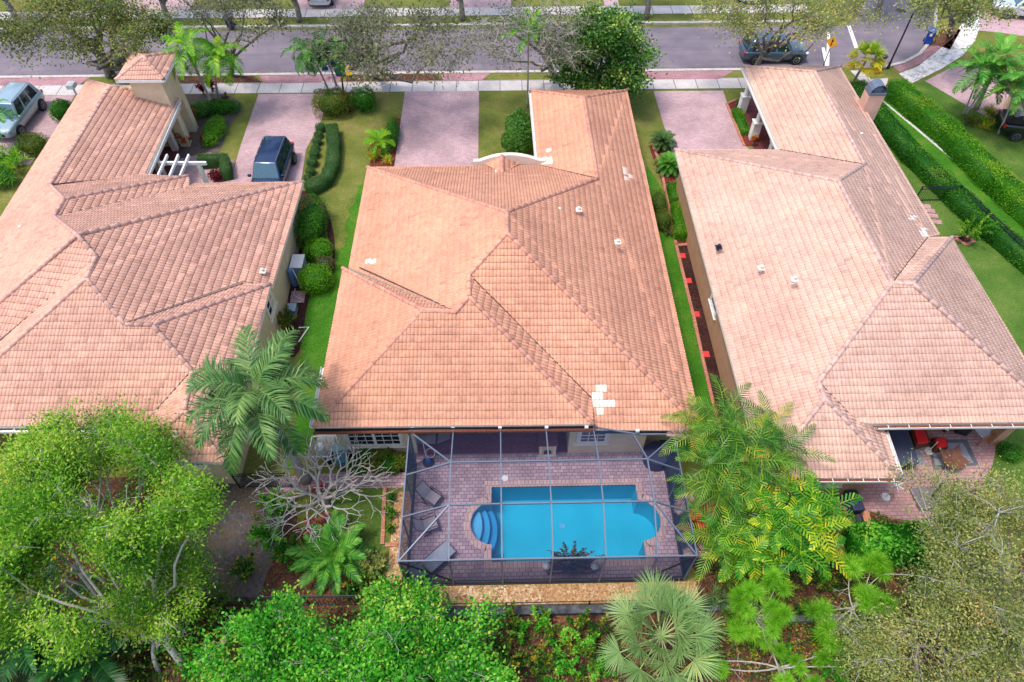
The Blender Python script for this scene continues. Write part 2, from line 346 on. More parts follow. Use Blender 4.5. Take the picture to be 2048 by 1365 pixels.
sheet('porch_floor', PP([(240, 240), (380, 240), (362, 300), (330, 400), (200, 400)]), .024, M['pave_red'])
sheet('front_path', PP([(330, 325), (420, 305), (470, 325), (455, 380), (320, 400)]), .020, M['pave'])
sheet('mulch_bed', smooth_poly(PP([(372, 180), (470, 196), (480, 225), (455, 260), (430, 315), (350, 320), (372, 250)]), 3), .014, M['soil'])
sheet('mulch_bed', smooth_poly(PP([(590, 395), (640, 395), (668, 470), (664, 560), (620, 590), (600, 700), (570, 700), (580, 560)]), 3), .012, M['mulch'])
sheet('mulch_bed', PP([(740, 290), (790, 235), (804, 240), (790, 333), (740, 333)]), .012, M['redmulch'])
sheet('mulch_bed', PP([(622, 210), (640, 170), (740, 170), (752, 205), (700, 226), (640, 232)]), .012, M['redmulch'])
sheet('mulch_bed', PP([(690, 895), (815, 895), (812, 952), (700, 955)]), .014, M['mulch'])
sheet('equipment_pad', PP([(630, 855), (690, 855), (700, 905), (640, 905)]), .012, M['concrete'])
sheet('verge_bed', PP([(352, 152), (500, 148), (525, 166), (360, 168)]), .012, M['forest'])
sheet('verge_bed', PP([(700, 145), (860, 143), (885, 162), (690, 165)]), .012, M['forest'])
sheet('verge_bed', PP([(1225, 142), (1290, 141), (1298, 158), (1225, 160)]), .012, M['grass'])
sheet('verge_bed', PP([(1870, 62), (1905, 56), (1922, 60), (1900, 100), (1868, 90)]), .022, M['forest'])
sheet('bare_yard', jag(PP([(400, 960), (560, 955), (590, 1000), (560, 1080), (520, 1200), (372, 1208), (380, 1100), (330, 980)]), .25, .12), .014, M['soil'])
sheet('brick_path', PP([(560, 955), (690, 945), (812, 945), (812, 976), (655, 978), (560, 985)]), .018, M['deck'])
# gravel strip round the cage
sheet('rock_bed', [(-4.9, 8.15), (7.4, 8.15), (7.4, 8.95), (-3.95, 8.95), (-3.95, 13.0), (-4.75, 13.0), (-4.75, 8.95)], .020, M['rock'])
sheet('brick_paving_pad', PP([(583, 583), (612, 582), (608, 606), (580, 607)]), .024, M['deck'])
# right patio
sheet('patio', PP([(1600, 955)] + [(1690, 1012), (1716, 1016), (1745, 1024), (1785, 1038), (1830, 1043), (1865, 1036), (1900, 1018), (1950, 1000)] + [(1985, 930), (2000, 850), (1960, 760), (1740, 760)]), .020, M['patio'])
sheet('mulch_bed', PP([(1672, 992), (1704, 990), (1748, 1022), (1700, 1024), (1672, 1030)]), .014, M['redmulch'])
sheet('back_grass', PP([(1740, 1024), (1800, 1044), (1840, 1052), (1840, 1100), (1740, 1080)]), .014, M['forest'])
# pool deck with the pool hole in it
deck = [(-3.95, 8.98), (6.95, 8.98), (6.95, 18.2), (-3.95, 18.2)]
holed_sheet('pool_deck', deck, POOL, .024, M['deck'])
sheet('lanai_floor', [(-3.9, 14.75), (2.75, 14.75), (2.75, 18.1), (-3.9, 18.1)], .030, M['lanai'])
# ---------------------------------------------------------------- tiled roofs
PER, ROW = .158, .32
HP = [(0, -.014), (.15, .003), (.34, .013), (.62, .014), (.88, .004), (1, -.012)]
def fit_plane(vs):
    A = np.array([[v[0], v[1], 1] for v in vs]); b = np.array([v[2] for v in vs]); s, *_ = np.linalg.lstsq(A, b, rcond=None); return s
def tile_mesh(tri_uv, o, ux, vx, nx, pale, seed, dark=.07):
    u0, u1 = min(p[0] for p in tri_uv), max(p[0] for p in tri_uv); v0, v1 = min(p[1] for p in tri_uv), max(p[1] for p in tri_uv)
    j0, j1 = math.floor(u0 / PER) - 1, math.ceil(u1 / PER) + 1; i0, i1 = math.floor(v0 / ROW) - 1, math.ceil(v1 / ROW) + 1
    J, I = np.meshgrid(np.arange(j0, j1), np.arange(i0, i1)); J = J.ravel(); I = I.ravel()
    cu, cv = (J + .5) * PER, (I + .5) * ROW; keep = np.ones(len(J), bool); mg = .26
    for k in range(3):
        a, b = tri_uv[k], tri_uv[(k + 1) % 3]; dx, dy = b[0] - a[0], b[1] - a[1]; L = math.hypot(dx, dy)
        if L < 1e-6: return None
        keep &= ((cu - a[0]) * (-dy) + (cv - a[1]) * dx) / L > -mg
    J, I = J[keep], I[keep]; n = len(J)
    if n == 0: return None
    T = J // 2; h1 = np.abs(np.sin(T * 12.9898 + I * 78.233 + seed) * 43758.5453) % 1; h2 = np.abs(np.sin(T * 39.346 + I * 11.135 + seed * 3) * 24634.63) % 1
    h3 = np.abs(np.sin(J * 7.13 + I * 51.7 + seed) * 9123.31) % 1
    lift = .021 + .006 * h2; jit = (h1 - .5) * .016
    m = len(HP); V = np.zeros((n, 3 * m, 3))
    for q, (t, h) in enumerate(HP):
        u = (J + t) * PER
        for row, (vv, hh) in enumerate(((I * ROW + jit - .02, h - .03), (I * ROW + jit, h + lift), ((I + 1) * ROW + .03, h + 0 * lift))):
            V[:, row * m + q, 0] = u; V[:, row * m + q, 1] = vv; V[:, row * m + q, 2] = hh
    W3 = V[..., 0:1] * ux + V[..., 1:2] * vx + V[..., 2:3] * nx + o
    F = []; K = []; VV = []
    base = (np.arange(n) * 3 * m)[:, None]
    kk = np.where(h3 < dark, .06 + .2 * h2, 0.0)
    if pale:
        cc = (cu[keep][:, None] * ux + cv[keep][:, None] * vx + o); pk = np.zeros(n, bool)
        d = cc - np.array([0, 0, CAM_H]); q = d @ _f; X = 1024 + F_PX * (d @ _r) / q; Y = 682.5 - F_PX * (d @ _u) / q
        for (a, b, c_, d_) in pale: pk |= (X > a) & (X < c_) & (Y > b) & (Y < d_)
        kk = np.where(pk, 2.0, kk)
    for q in range(m - 1):
        F.append(base + np.array([m + q, m + q + 1, 2 * m + q + 1, 2 * m + q])); K.append(np.maximum(kk, .3) * (kk < 1.5) + kk * (kk > 1.5) if q == 0 else kk); VV.append(h1)  # first strip is the groove: grime and groove shade put into its colour
        F.append(base + np.array([q, q + 1, m + q + 1, m + q])); K.append(np.ones(n)); VV.append(h1)  # row-end face coloured dark, standing for the shaded hollow and gap
    return W3.reshape(-1, 3), np.concatenate(F), np.concatenate(K), np.concatenate(VV)
def clip_piece(W3, F, K, VV, planes):
    me = bpy.data.meshes.new("t"); me.vertices.add(len(W3)); me.vertices.foreach_set("co", W3.ravel()); nf = len(F)
    me.loops.add(nf * 4); me.loops.foreach_set("vertex_index", F.ravel().astype(np.int32)); me.polygons.add(nf)
    me.polygons.foreach_set("loop_start", np.arange(nf, dtype=np.int32) * 4); me.polygons.foreach_set("loop_total", np.full(nf, 4, np.int32)); me.update()
    for nm, a in (("v", VV), ("k", K)): at = me.attributes.new(nm, 'FLOAT', 'FACE'); at.data.foreach_set("value", a.astype(np.float32))
    bm = bmesh.new(); bm.from_mesh(me)
    for co, no in planes: bmesh.ops.bisect_plane(bm, geom=list(bm.verts) + list(bm.edges) + list(bm.faces), plane_co=co, plane_no=no, clear_outer=True, dist=1e-5)
    bm.to_mesh(me); bm.free(); return me
def roof_surface(name, faces, mat, parent, pale=(), seed=1, dark=.07, slab=True):
    """faces: list of 3-D polygons (counter order free). Tiles follow each slope; returns the roof object"""
    pieces = []; sl_ = MB()
    for fi, poly in enumerate(faces):
        a, b, c = fit_plane(poly); s = math.hypot(a, b); g = np.array([a / s, b / s]); k = math.sqrt(1 + s * s)
        vx = np.array([g[0] / k, g[1] / k, s / k]); ux = np.array([g[1], -g[0], 0.]); nx = np.cross(ux, vx)
        zs = [a * p[0] + b * p[1] + c for p in poly]; lo = int(np.argmin(zs)); o = np.array([poly[lo][0], poly[lo][1], zs[lo]])
        P3 = [np.array([p[0], p[1], z]) for p, z in zip(poly, zs)]
        uv = [(float((p - o) @ ux), float((p - o) @ vx)) for p in P3]
        for t in tessellate_polygon([[Vector((p[0], p[1], 0)) for p in uv]]):
            q = [uv[i] for i in t]; ar = (q[1][0] - q[0][0]) * (q[2][1] - q[0][1]) - (q[2][0] - q[0][0]) * (q[1][1] - q[0][1])
            if abs(ar) < 1e-4: continue
            if ar < 0: q = [q[0], q[2], q[1]]
            r = tile_mesh(q, o, ux, vx, nx, pale, seed + fi * 7.3, dark)
            if r is None: continue
            pl = []
            for i in range(3):
                A, B = q[i], q[(i + 1) % 3]; dx, dy = B[0] - A[0], B[1] - A[1]; no = ux * dy - vx * dx
                pl.append((tuple(o + ux * A[0] + vx * A[1]), tuple(no / np.linalg.norm(no))))
            pieces.append(clip_piece(*r, pl))
        if slab:
            n = len(P3); top = [p - np.array([0, 0, .03]) for p in P3]; bot = [p - np.array([0, 0, .2]) for p in P3]
            tr = tessellate_polygon([[Vector((p[0], p[1], 0)) for p in uv]]); fs = []
            for t in tr: fs += [tuple(t), tuple(i + n for i in t[::-1])]
            for i in range(n):
                if zs[i] < min(zs) + .35 and zs[(i + 1) % n] < min(zs) + .35 or True: fs.append((i, n + i, n + (i + 1) % n, (i + 1) % n))
            sl_.add(top + bot, fs)
    cos, loops, starts, tot, vv, kk = [], [], [], [], [], []; nv = nl = 0
    for me in pieces:
        a = np.empty(len(me.vertices) * 3, np.float32); me.vertices.foreach_get("co", a); cos.append(a)
        l = np.empty(len(me.loops), np.int32); me.loops.foreach_get("vertex_index", l); loops.append(l + nv)
        st = np.empty(len(me.polygons), np.int32); me.polygons.foreach_get("loop_start", st); starts.append(st + nl)
        tt = np.empty(len(me.polygons), np.int32); me.polygons.foreach_get("loop_total", tt); tot.append(tt)
        for nm, dst in (("v", vv), ("k", kk)):
            x = np.empty(len(me.polygons), np.float32); me.attributes[nm].data.foreach_get("value", x); dst.append(x)
        nv += len(a) // 3; nl += len(l); bpy.data.meshes.remove(me)
    out = bpy.data.meshes.new(name); out.vertices.add(nv); out.vertices.foreach_set("co", np.concatenate(cos))
    out.loops.add(nl); out.loops.foreach_set("vertex_index", np.concatenate(loops)); st = np.concatenate(starts)
    out.polygons.add(len(st)); out.polygons.foreach_set("loop_start", st); out.polygons.foreach_set("loop_total", np.concatenate(tot)); out.update()
    for nm, dst in (("v", vv), ("k", kk)): at = out.attributes.new(nm, 'FLOAT', 'FACE'); at.data.foreach_set("value", np.concatenate(dst))
    ob = link(name, out, mat, parent)
    if slab: sl_.build('soffit', M['trim'], ob)
    return ob
def ridge_caps(name, segs, mat, parent, r=.1, step=.45):
    vs, fs, kk, vv = [], [], [], []
    for p, q in segs:
        p, q = Vector(p), Vector(q)
        if p.z > q.z: p, q = q, p
        d = q - p; L = d.length; n = max(1, round(L / step)); d.normalize(); x = d.cross(Vector((0, 0, 1))).normalized(); y = x.cross(d)
        for i in range(n):
            a = p + d * (L * i / n - .03) + Vector((0, 0, .03)); b = p + d * (L * (i + 1) / n + .04) + Vector((0, 0, .03)); m = 7; o = len(vs); t = random.random()
            for c0, rr, up in ((a, r * 1.04, .012), (b, r * .93, -.006)):
                for j in range(m):
                    an = math.pi * (-.12 + 1.24 * j / (m - 1)); vs.append(c0 + x * math.cos(an) * rr + y * (math.sin(an) * rr + up - .03))
            for j in range(m - 1): fs.append((o + j, o + j + 1, o + m + j + 1, o + m + j)); kk.append(0); vv.append(t)
            # open lower end, the hollow's shade put in as dark colour
            for j in range(m): vs.append(a + d * .012 + x * math.cos(math.pi * (-.12 + 1.24 * j / (m - 1))) * r * .7 + y * (math.sin(math.pi * (-.12 + 1.24 * j / (m - 1))) * r * .7 - .04))
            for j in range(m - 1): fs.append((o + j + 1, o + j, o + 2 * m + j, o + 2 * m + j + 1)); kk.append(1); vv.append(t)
    me = bpy.data.meshes.new(name); me.from_pydata([tuple(v) for v in vs], [], fs)
    for nm, a in (("v", vv), ("k", kk)): at = me.attributes.new(nm, 'FLOAT', 'FACE'); at.data.foreach_set("value", a)
    me.polygons.foreach_set("use_smooth", [k == 0 for k in kk]); me.update(); return link(name, me, mat, parent)

MV=dict(A=(-7.73,14.34,3.20), B=(-7.71,23.20,3.20), C=(3.56,14.26,3.21), a=(-3.40,18.86,5.09), b=(-2.02,18.70,5.12), c=(-1.45,19.33,5.37), d=(-1.47,20.54,5.42), e=(0.21,22.35,6.16), g=(0.23,23.75,6.12), h=(5.01,28.51,4.14), i=(4.93,35.95,4.13), j=(7.97,38.67,2.90), k=(1.94,38.74,2.89), l=(2.08,31.24,2.94), m=(-7.48,31.30,2.90), n=(3.68,14.21,2.85), o=(8.01,14.12,2.83), p=(3.60,15.45,3.29), q=(-7.55,23.58,2.88))
LV=dict(a=(-26.43,40.63,2.80), b=(-23.40,37.78,4.09), c=(-19.90,38.12,2.95), c2=(-19.95,40.6,2.85), d=(-23.41,28.64,4.08), e=(-19.79,30.93,2.79), f=(-21.48,26.56,4.85), g=(-17.08,30.41,3.17), h=(-21.47,25.27,4.87), v1=(-16.86,29.54,3.08), v2=(-16.82,30.14,2.89), i=(-19.03,22.94,5.84), j=(-10.90,30.26,2.77), k=(-18.03,21.96,5.45), l=(-18.03,20.70,5.37), m=(-16.09,18.72,4.59), n=(-14.90,18.67,4.57), v3=(-12.33,22.33,3.14), s=(-11.06,22.34,3.07), o=(-13.04,16.84,3.78), p=(-12.85,14.92,3.71), q=(-14.65,13.20,2.97), r=(-11.00,12.96,2.92), v4=(-18.56,21.35,5.17), v5=(-14.62,14.83,3.03), w7=(-15.08,14.69,2.94))
def along(p, q, t): return tuple(p[i] + (q[i] - p[i]) * t for i in range(3))
LV['w1'] = along(LV['v4'], (-21.49,18.19,3.93), 1.75); LV['w2'] = along(LV['l'], (-21.08,17.41,4.03), 1.85); LV['w3'] = along(LV['i'], (-21.87,20.09,4.70), 2.4)
LV['w4'] = (-25.9, 15.9, 2.93); LV['w5'] = (-26.19, 28.89, 2.92); LV['w6'] = (-23.7, 14.85, 2.93); LV['w1'] = (-24.4, 15.3, 2.95); LV['w2'] = (-23.75, 14.85, 2.95); LV['w3'] = (-25.9, 16.0, 2.94)
RV=dict(a=(15.91,41.29,2.90), b=(19.12,38.10,4.36), c=(22.17,41.10,2.95), d=(19.13,29.10,4.37), e=(15.95,32.42,2.91), f=(16.32,26.16,5.69), g=(9.98,32.60,2.87), h=(16.45,19.4,5.74), i=(16.45,19.4,5.74), j=(17.28,19.30,5.80), k=(22.26,24.45,3.51), l=(21.07,24.49,3.49), m=(22.26,25.25,2.93), n=(12.76,15.53,4.09), o=(12.76,14.74,4.11), p=(14.07,14.03,3.45), q=(15.28,11.81,2.88), r=(9.97,11.91,2.88), s=(14.57,13.96,3.40), u=(22.4,13.9,3.38), x=(15.42,14.13,2.89))
MF = ['ABa', 'AabcC', 'Bab', 'cdpC', 'bcdegmq', 'deonp', 'eghijo', 'mghl', 'hikl', 'kij']
LF = ['a b c', 'b d e c', 'a b d f h i w3 w5', 'd f g e', 'f h v1 g', 'h i j v2 v1', 'i k l m v3 s j', 'i k v4 w1 w3', 'k l w2 w1 v4', 'l m n o v5 w7 w6 w2', 'm n s v3', 'n o p r s', 'o p q v5', 'p q r']
RF = ['a b c', 'a b d e', 'g f d e', 'g f h i n o r', 'b d f h l m c', 'i j k l', 'j k u', 'i j u s p n', 'o n p x q', 'o q r']
def polys(V, F): return [[V[k] for k in (f.split() if ' ' in f else list(f))] for f in F]
def segs(V, L): return [(V[a], V[b]) for a, b in (x.split('-') for x in L.split())]

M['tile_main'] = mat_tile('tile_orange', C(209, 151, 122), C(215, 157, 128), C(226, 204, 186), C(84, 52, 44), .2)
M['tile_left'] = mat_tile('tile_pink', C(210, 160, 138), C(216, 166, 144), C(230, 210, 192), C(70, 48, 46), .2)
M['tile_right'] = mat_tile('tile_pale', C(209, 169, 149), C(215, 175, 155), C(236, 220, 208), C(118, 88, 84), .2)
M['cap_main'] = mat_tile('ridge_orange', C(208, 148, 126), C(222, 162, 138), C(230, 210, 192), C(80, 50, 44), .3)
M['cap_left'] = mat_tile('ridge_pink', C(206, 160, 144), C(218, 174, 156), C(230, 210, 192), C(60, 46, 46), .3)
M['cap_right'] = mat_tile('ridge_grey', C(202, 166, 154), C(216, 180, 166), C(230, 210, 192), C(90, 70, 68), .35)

M['valley'] = mat_noise('valley_grime', [C(52, 40, 38), C(96, 74, 68)], 9, .9)
def valleys(sg, parent):
    for p, q in sg:
        b = MB(); p, q = Vector(p), Vector(q); n = 10
        for i in range(n): b.bar(p.lerp(q, i / n) + Vector((random.uniform(-.015, .015), 0, .03)), p.lerp(q, (i + .97) / n) + Vector((random.uniform(-.015, .015), 0, .03)), random.uniform(.035, .06), .03)
        b.build('valley_flashing', M['valley'], parent)
def roof_vent(px, py, z, parent, mat):
    p = P(px, py, z); b = MB(); b.cyl((p.x, p.y, z - .25), .07, .33, 10); b.sphere((p.x, p.y, z + .08), .09, 8, .7); b.box((p.x, p.y, z - .06), (.3, .3, .03)); b.build('roof_vent', mat, parent)
def window(parent, c, w_, h_, face, nx=3, ny=4, double=False, sill=True, frame=None):
    """c centre on the wall plane; face = outward direction angle in degrees (0=+x, 270=-y)"""
    a = R(face); nrm = Vector((math.cos(a), math.sin(a), 0)); t = Vector((-math.sin(a), math.cos(a), 0)); c = Vector(c)
    def bx(mb, u, z, du, dz, d0, d1):
        M3 = Matrix((t, nrm, Vector((0, 0, 1)))).transposed(); mb.box(c + t * u + Vector((0, 0, z)) + nrm * (d0 + d1) / 2, (du, d1 - d0, dz), rot=M3)
    fr = MB(); fw = .13
    for sg in (-1, 1): bx(fr, sg * (w_ / 2 + fw / 2), 0, fw, h_ + 2 * fw, 0, .06)
    for sg in (-1, 1): bx(fr, 0, sg * (h_ / 2 + fw / 2), w_, fw, 0, .057)
    win = fr.build('window', frame or M['trim'], parent)
    g = MB(); bx(g, 0, 0, w_, h_, .005, .015); g.build('pane', M['glass'], win)
    mu = MB(); 
    for sg in (-1, 1): bx(mu, sg * (w_ / 2 - .03), 0, .06, h_, .016, .045)
    for sg in (-1, 1): bx(mu, 0, sg * (h_ / 2 - .03), w_ - .12, .06, .016, .043)
    if double: bx(mu, 0, 0, .12, h_ - .12, .016, .05)
    for i in range(1, nx): 
        if not (double and i * 2 == nx): bx(mu, -w_ / 2 + w_ * i / nx, 0, .028, h_ - .12, .016, .036)
    for i in range(1, ny): bx(mu, 0, -h_ / 2 + h_ * i / ny, w_ - .12, .028 if i * 2 != ny else .05, .016, .034)
    mu.build('muntins', M['white'], win)
    if sill: s_ = MB(); bx(s_, 0, -h_ / 2 - fw - .03, w_ + .4, .06, 0, .1); s_.build('sill', frame or M['trim'], win)
    return win
def gutter(parent, p, q, mat=None, debris=False, brackets=0, out=(0, -1)):
    p, q = Vector(p), Vector(q); n = Vector((out[0], out[1], 0)); b = MB()
    b.bar(p + n * .14 + Vector((0, 0, -.02)), q + n * .14 + Vector((0, 0, -.02)), .02, .12); b.bar(p + n * .07 + Vector((0, 0, -.08)), q + n * .07 + Vector((0, 0, -.08)), .14, .018)
    for i in range(brackets):
        c = p.lerp(q, (i + .5) / brackets); b.bar(c + Vector((0, 0, .045)), c + n * .14 + Vector((0, 0, .045)), .03, .012)
    g = b.build('gutter', mat or M['white'], parent)
    if debris: d = MB(); d.bar(p + n * .065 + Vector((0, 0, -.03)), q + n * .065 + Vector((0, 0, -.03)), .12, .05); d.build('gutter_leaves', M['gutter_debris'], g)

# ---- middle house
H1 = thing('house', (0, 18, 0), 0, "middle house with an orange clay tile hip roof, joined to the screened pool cage", 'house')
def place(o, h): o.matrix_parent_inverse = Matrix.Translation(-h.location)
class Kids:                                 # everything built in world coordinates, then hung under the house
    def __init__(s, h): s.h = h; s.before = set(bpy.data.objects)
    def done(s):
        inv = Matrix.Translation(-s.h.location)
        for o in bpy.data.objects:
            if o not in s.before and o.parent == s.h: o.matrix_parent_inverse = inv
K = Kids(H1)
pale = [(1192, 768, 1212, 784), (1187, 784, 1206, 799), (1184, 799, 1227, 814), (1196, 814, 1206, 827), (1092, 296, 1102, 303), (1083, 316, 1102, 329), (1245, 334, 1253, 350), (1252, 350, 1262, 360), (734, 519, 748, 527), (746, 536, 756, 544), (988, 340, 998, 346)]
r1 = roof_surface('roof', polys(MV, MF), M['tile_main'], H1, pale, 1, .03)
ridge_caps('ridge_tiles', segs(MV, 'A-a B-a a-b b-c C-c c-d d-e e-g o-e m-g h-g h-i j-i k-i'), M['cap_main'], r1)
valleys(segs(MV, 'd-p h-l') + [(MV['b'], (-6.9, 23.2, 3.22))], r1)
b = MB(); b.prism([(-7.2, 14.87), (-3.9, 14.87), (-3.9, 18.1), (2.75, 18.1), (2.75, 14.7), (6.06, 14.7), (6.06, 15.3), (7.45, 15.3), (7.45, 38.2), (2.5, 38.2), (2.5, 30.8), (-7.0, 30.8)], 0, 2.78); b.build('wall', M['cream'], H1)
b = MB(); b.bar((-7.7, 14.36, 3.0), (3.56, 14.28, 3.0), .1, .2); b.bar((-3.9, 14.42, 2.78), (2.8, 14.40, 2.78), .3, .2)
b.bar((3.66, 14.24, 2.68), (7.98, 14.15, 2.68), .1, .18); b.build('fascia', M['darkmetal'], H1)
gutter(H1, (-7.77, 14.4, 3.1), (-7.75, 17.4, 3.1), out=(-1, 0)); gutter(H1, (1.93, 38.7, 2.85), (2.05, 31.4, 2.85), out=(-1, 0)); gutter(H1, (7.85, 31.8, 2.85), (7.85, 29.2, 2.85), out=(1, 0))
gutter(H1, (-7.75, 14.3, 3.02), (3.6, 14.22, 3.02), M['gutter_debris'])
window(H1, (-5.62, 14.87, 1.55), 2.25, 1.5, 270, 6, 4, True)
window(H1, (3.75, 14.7, 1.62), 1.15, 1.2, 270, 3, 4); window(H1, (6.75, 15.3, 1.8), 1.15, 1.2, 270, 3, 4)
for px, py in ((1119, 420), (1158, 418), (1236, 483)): roof_vent(px, py, 5.0 if px < 1200 else 4.6, H1, M['trim'])
# parapet and little cross gable over the entry
b = MB(); pts = []
for i in range(13):
    x = -1.55 + 4.0 * i / 12; t = (x + 1.55) / 4.0; pts.append((x, 3.2 + (.0 if t < .1 or t > .9 else .4 * math.sin(math.pi * (t - .1) / .8) ** .8)))
n = len(pts); vs = [(x, 31.55, 2.6) for x, z in pts] + [(x, 31.55, z) for x, z in pts] + [(x, 31.3, 2.6) for x, z in pts] + [(x, 31.3, z) for x, z in pts]
fs = []
for i in range(n - 1): fs += [(i + 1, i, n + i, n + i + 1), (2 * n + i, 2 * n + i + 1, 3 * n + i + 1, 3 * n + i), (n + i, 3 * n + i, 3 * n + i + 1, n + i + 1), (i, i + 1, 2 * n + i + 1, 2 * n + i)]
fs += [(0, 2 * n, 3 * n, n), (n - 1, 2 * n - 1, 4 * n - 1, 3 * n - 1)]
b.add(vs, fs); b.build('parapet', M['trim'], H1)
gb = [(-.95, 31.35, 2.98), (1.05, 31.35, 2.98), (.05, 31.35, 3.5), (.05, 29.9, 3.5)]
r2 = roof_surface('entry_gable_roof', [[gb[0], gb[2], gb[3]], [gb[1], gb[2], gb[3]]], M['tile_main'], H1, (), 5, .03, slab=False)
ridge_caps('ridge_tiles', [(gb[2], gb[3])], M['cap_main'], r2, .11)
K.done()
# ---- left house
H2 = thing('house', (-18, 24, 0), 0, "left house with a pink tile roof, a small square tower and a white pergola beam", 'house'); K = Kids(H2)
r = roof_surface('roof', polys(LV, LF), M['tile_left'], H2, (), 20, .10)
ridge_caps('ridge_tiles', segs(LV, 'a-b c-b d-b d-f f-g f-h h-i i-j i-k k-l l-m m-n n-s n-o o-p p-q p-r l-w2 i-w3'), M['cap_left'], r)
valleys(segs(LV, 'h-v1 d-e m-v3 o-v5 v4-w1'), r)
b = MB(); b.prism([(-25.9, 40.1), (-25.9, 17), (-15.4, 17.0), (-15.4, 15.2), (-14.2, 15.2), (-14.2, 13.6), (-11.5, 13.5), (-11.35, 22.4), (-11.4, 29.7), (-17.2, 29.7), (-17.2, 30.0), (-22.2, 30.2), (-22.2, 37.6), (-20.5, 37.6), (-20.5, 40.1)], 0, 2.75); b.build('wall', M['beige'], H2)
window(H2, (-11.37, 22.1, 1.9), 1.0, .9, 0, 2, 2); window(H2, (-11.44, 18.5, 1.6), 1.2, 1.3, 0, 2, 3); window(H2, (-12.75, 13.55, 2.0), .8, .65, 270, 2, 2)
gutter(H2, (-24.2, 14.75, 2.85), (-15.1, 14.62, 2.85), brackets=14); gutter(H2, (-19.87, 38.0, 2.85), (-19.76, 31.0, 2.7), out=(1, 0))
for px, py, z in ((42, 456, 3.9), (352, 867, 3.4), (525, 541, 3.3)): roof_vent(px, py, z, H2, M['trim'])
# porch posts with arches
for px, py in ((368, 278), (352, 300), (326, 352)):
    cb = MB(); p = P(px, py, 0); cb.box((p.x, p.y, 1.2), (.36, .36, 2.4)); cb.build('porch_column', M['trim'], H2)
cb = MB(); cb.bar((-20.05, 38.0, 2.55), (-19.95, 31.2, 2.5), .34, .3); cb.build('porch_beam', M['trim'], H2)
# tower
tz = 4.75
tw = [P(267, 163, tz), P(325, 163, tz)]; tx0, tx1 = -24.0, -20.75
tE = 5.0; e1, e2 = P(234, 157, tE), P(331, 163, tE); e3, e4 = P(351, 105, tE), P(264, 105, tE)
ex0 = (e1.x + e4.x) / 2; ex1 = (e2.x + e3.x) / 2; ey0 = (e1.y + e2.y) / 2; ey1 = (e3.y + e4.y) / 2
ap = ((ex0 + ex1) / 2, (ey0 + ey1) / 2, tE + .42 * (ex1 - ex0) / 2)
TW = thing('x'); bpy.data.objects.remove(TW)
ec = [(ex0, ey0, tE), (ex1, ey0, tE), (ex1, ey1, tE), (ex0, ey1, tE)]
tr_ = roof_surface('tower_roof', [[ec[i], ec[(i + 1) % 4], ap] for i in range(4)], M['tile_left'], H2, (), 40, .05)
ridge_caps('ridge_tiles', [(ec[i], ap) for i in range(4)], M['cap_left'], tr_)
b = MB(); b.prism([(ex0 + .45, ey0 + .45), (ex1 - .45, ey0 + .45), (ex1 - .45, ey1 - .45), (ex0 + .45, ey1 - .45)], 2.45, tE - .05)
wx0, wx1, wy0, wy1 = ex0 + .45, ex1 - .45, ey0 + .45, ey1 - .45
for (x, y) in ((wx0, wy0), (wx1 - .55, wy0), (wx1 - .55, wy1 - .55), (wx0, wy1 - .55)): b.prism([(x, y), (x + .55, y), (x + .55, y + .55), (x, y + .55)], 0, 2.45)
b.build('tower', M['cream'], H2)
b = MB()
for i in range(4):
    p, q = Vector(ec[i]), Vector(ec[(i + 1) % 4]); b.bar(p + Vector((0, 0, -.1)), q + Vector((0, 0, -.1)), .06, .16)
b.build('tower_fascia', M['white'], H2)
K.done()
# ---- right house
H3 = thing('house', (16, 25, 0), 0, "right house with a pale pink tile roof, tan walls and a grey hooded chimney", 'house'); K = Kids(H3)
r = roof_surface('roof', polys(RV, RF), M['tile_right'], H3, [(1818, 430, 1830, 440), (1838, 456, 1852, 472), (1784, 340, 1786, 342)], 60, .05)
ridge_caps('ridge_tiles', segs(RV, 'a-b c-b b-d d-f f-g f-h h-i i-j j-k j-u i-n n-o o-q o-r'), M['cap_right'], r)
valleys(segs(RV, 'd-e h-l n-p'), r)
b = MB(); b.prism([(10.38, 12.4), (14.9, 12.4), (14.9, 16.5), (21.9, 16.5), (21.9, 40.8), (17.9, 40.8), (17.9, 32.1), (10.38, 32.1)], 0, 2.78); b.build('wall', M['tan'], H3)
window(H3, (10.38, 21.9, 1.9), 1.0, .95, 180, 2, 3, frame=M['white']); window(H3, (12.9, 12.4, 1.75), 1.5, 1.0, 270, 3, 2)
gutter(H3, (9.97, 11.9, 2.83), (15.3, 11.82, 2.83), debris=True, brackets=9); gutter(H3, (14.9, 13.9, 3.33), (22.4, 13.85, 3.33), debris=True, brackets=9); gutter(H3, (15.3, 11.8, 2.83), (15.4, 13.9, 2.85), out=(1, 0))
gutter(H3, (15.88, 41.2, 2.85), (15.92, 32.5, 2.85), out=(-1, 0))
for px, py, z in ((1626, 375, 5.0), (1590, 557, 4.9), (1722, 270, 3.8), (1438, 493, 3.6), (1523, 535, 4.2)): roof_vent(px, py, z, H3, M['trim'] if px != 1438 else M['darkmetal'])
p = P(1735, 222, 2.9); cx, cy = p.x, p.y + .1
b = MB(); b.box((cx, cy, 2.4), (.95, .8, 3.4)); ch = b.build('chimney', mat_noise('stucco_pink', [C(198, 156, 138), C(212, 170, 152)], 2, .9, .1), H3)
b = MB(); n = 9; vs = []
for yy in (cy - .38, cy + .38):
    for i in range(n): a = math.pi * i / (n - 1); vs.append((cx + .46 * math.cos(a), yy, 4.1 + .15 + .5 * math.sin(a)))
fs = [(i, i + 1, n + i + 1, n + i) for i in range(n - 1)] + [tuple(range(n, 2 * n))]
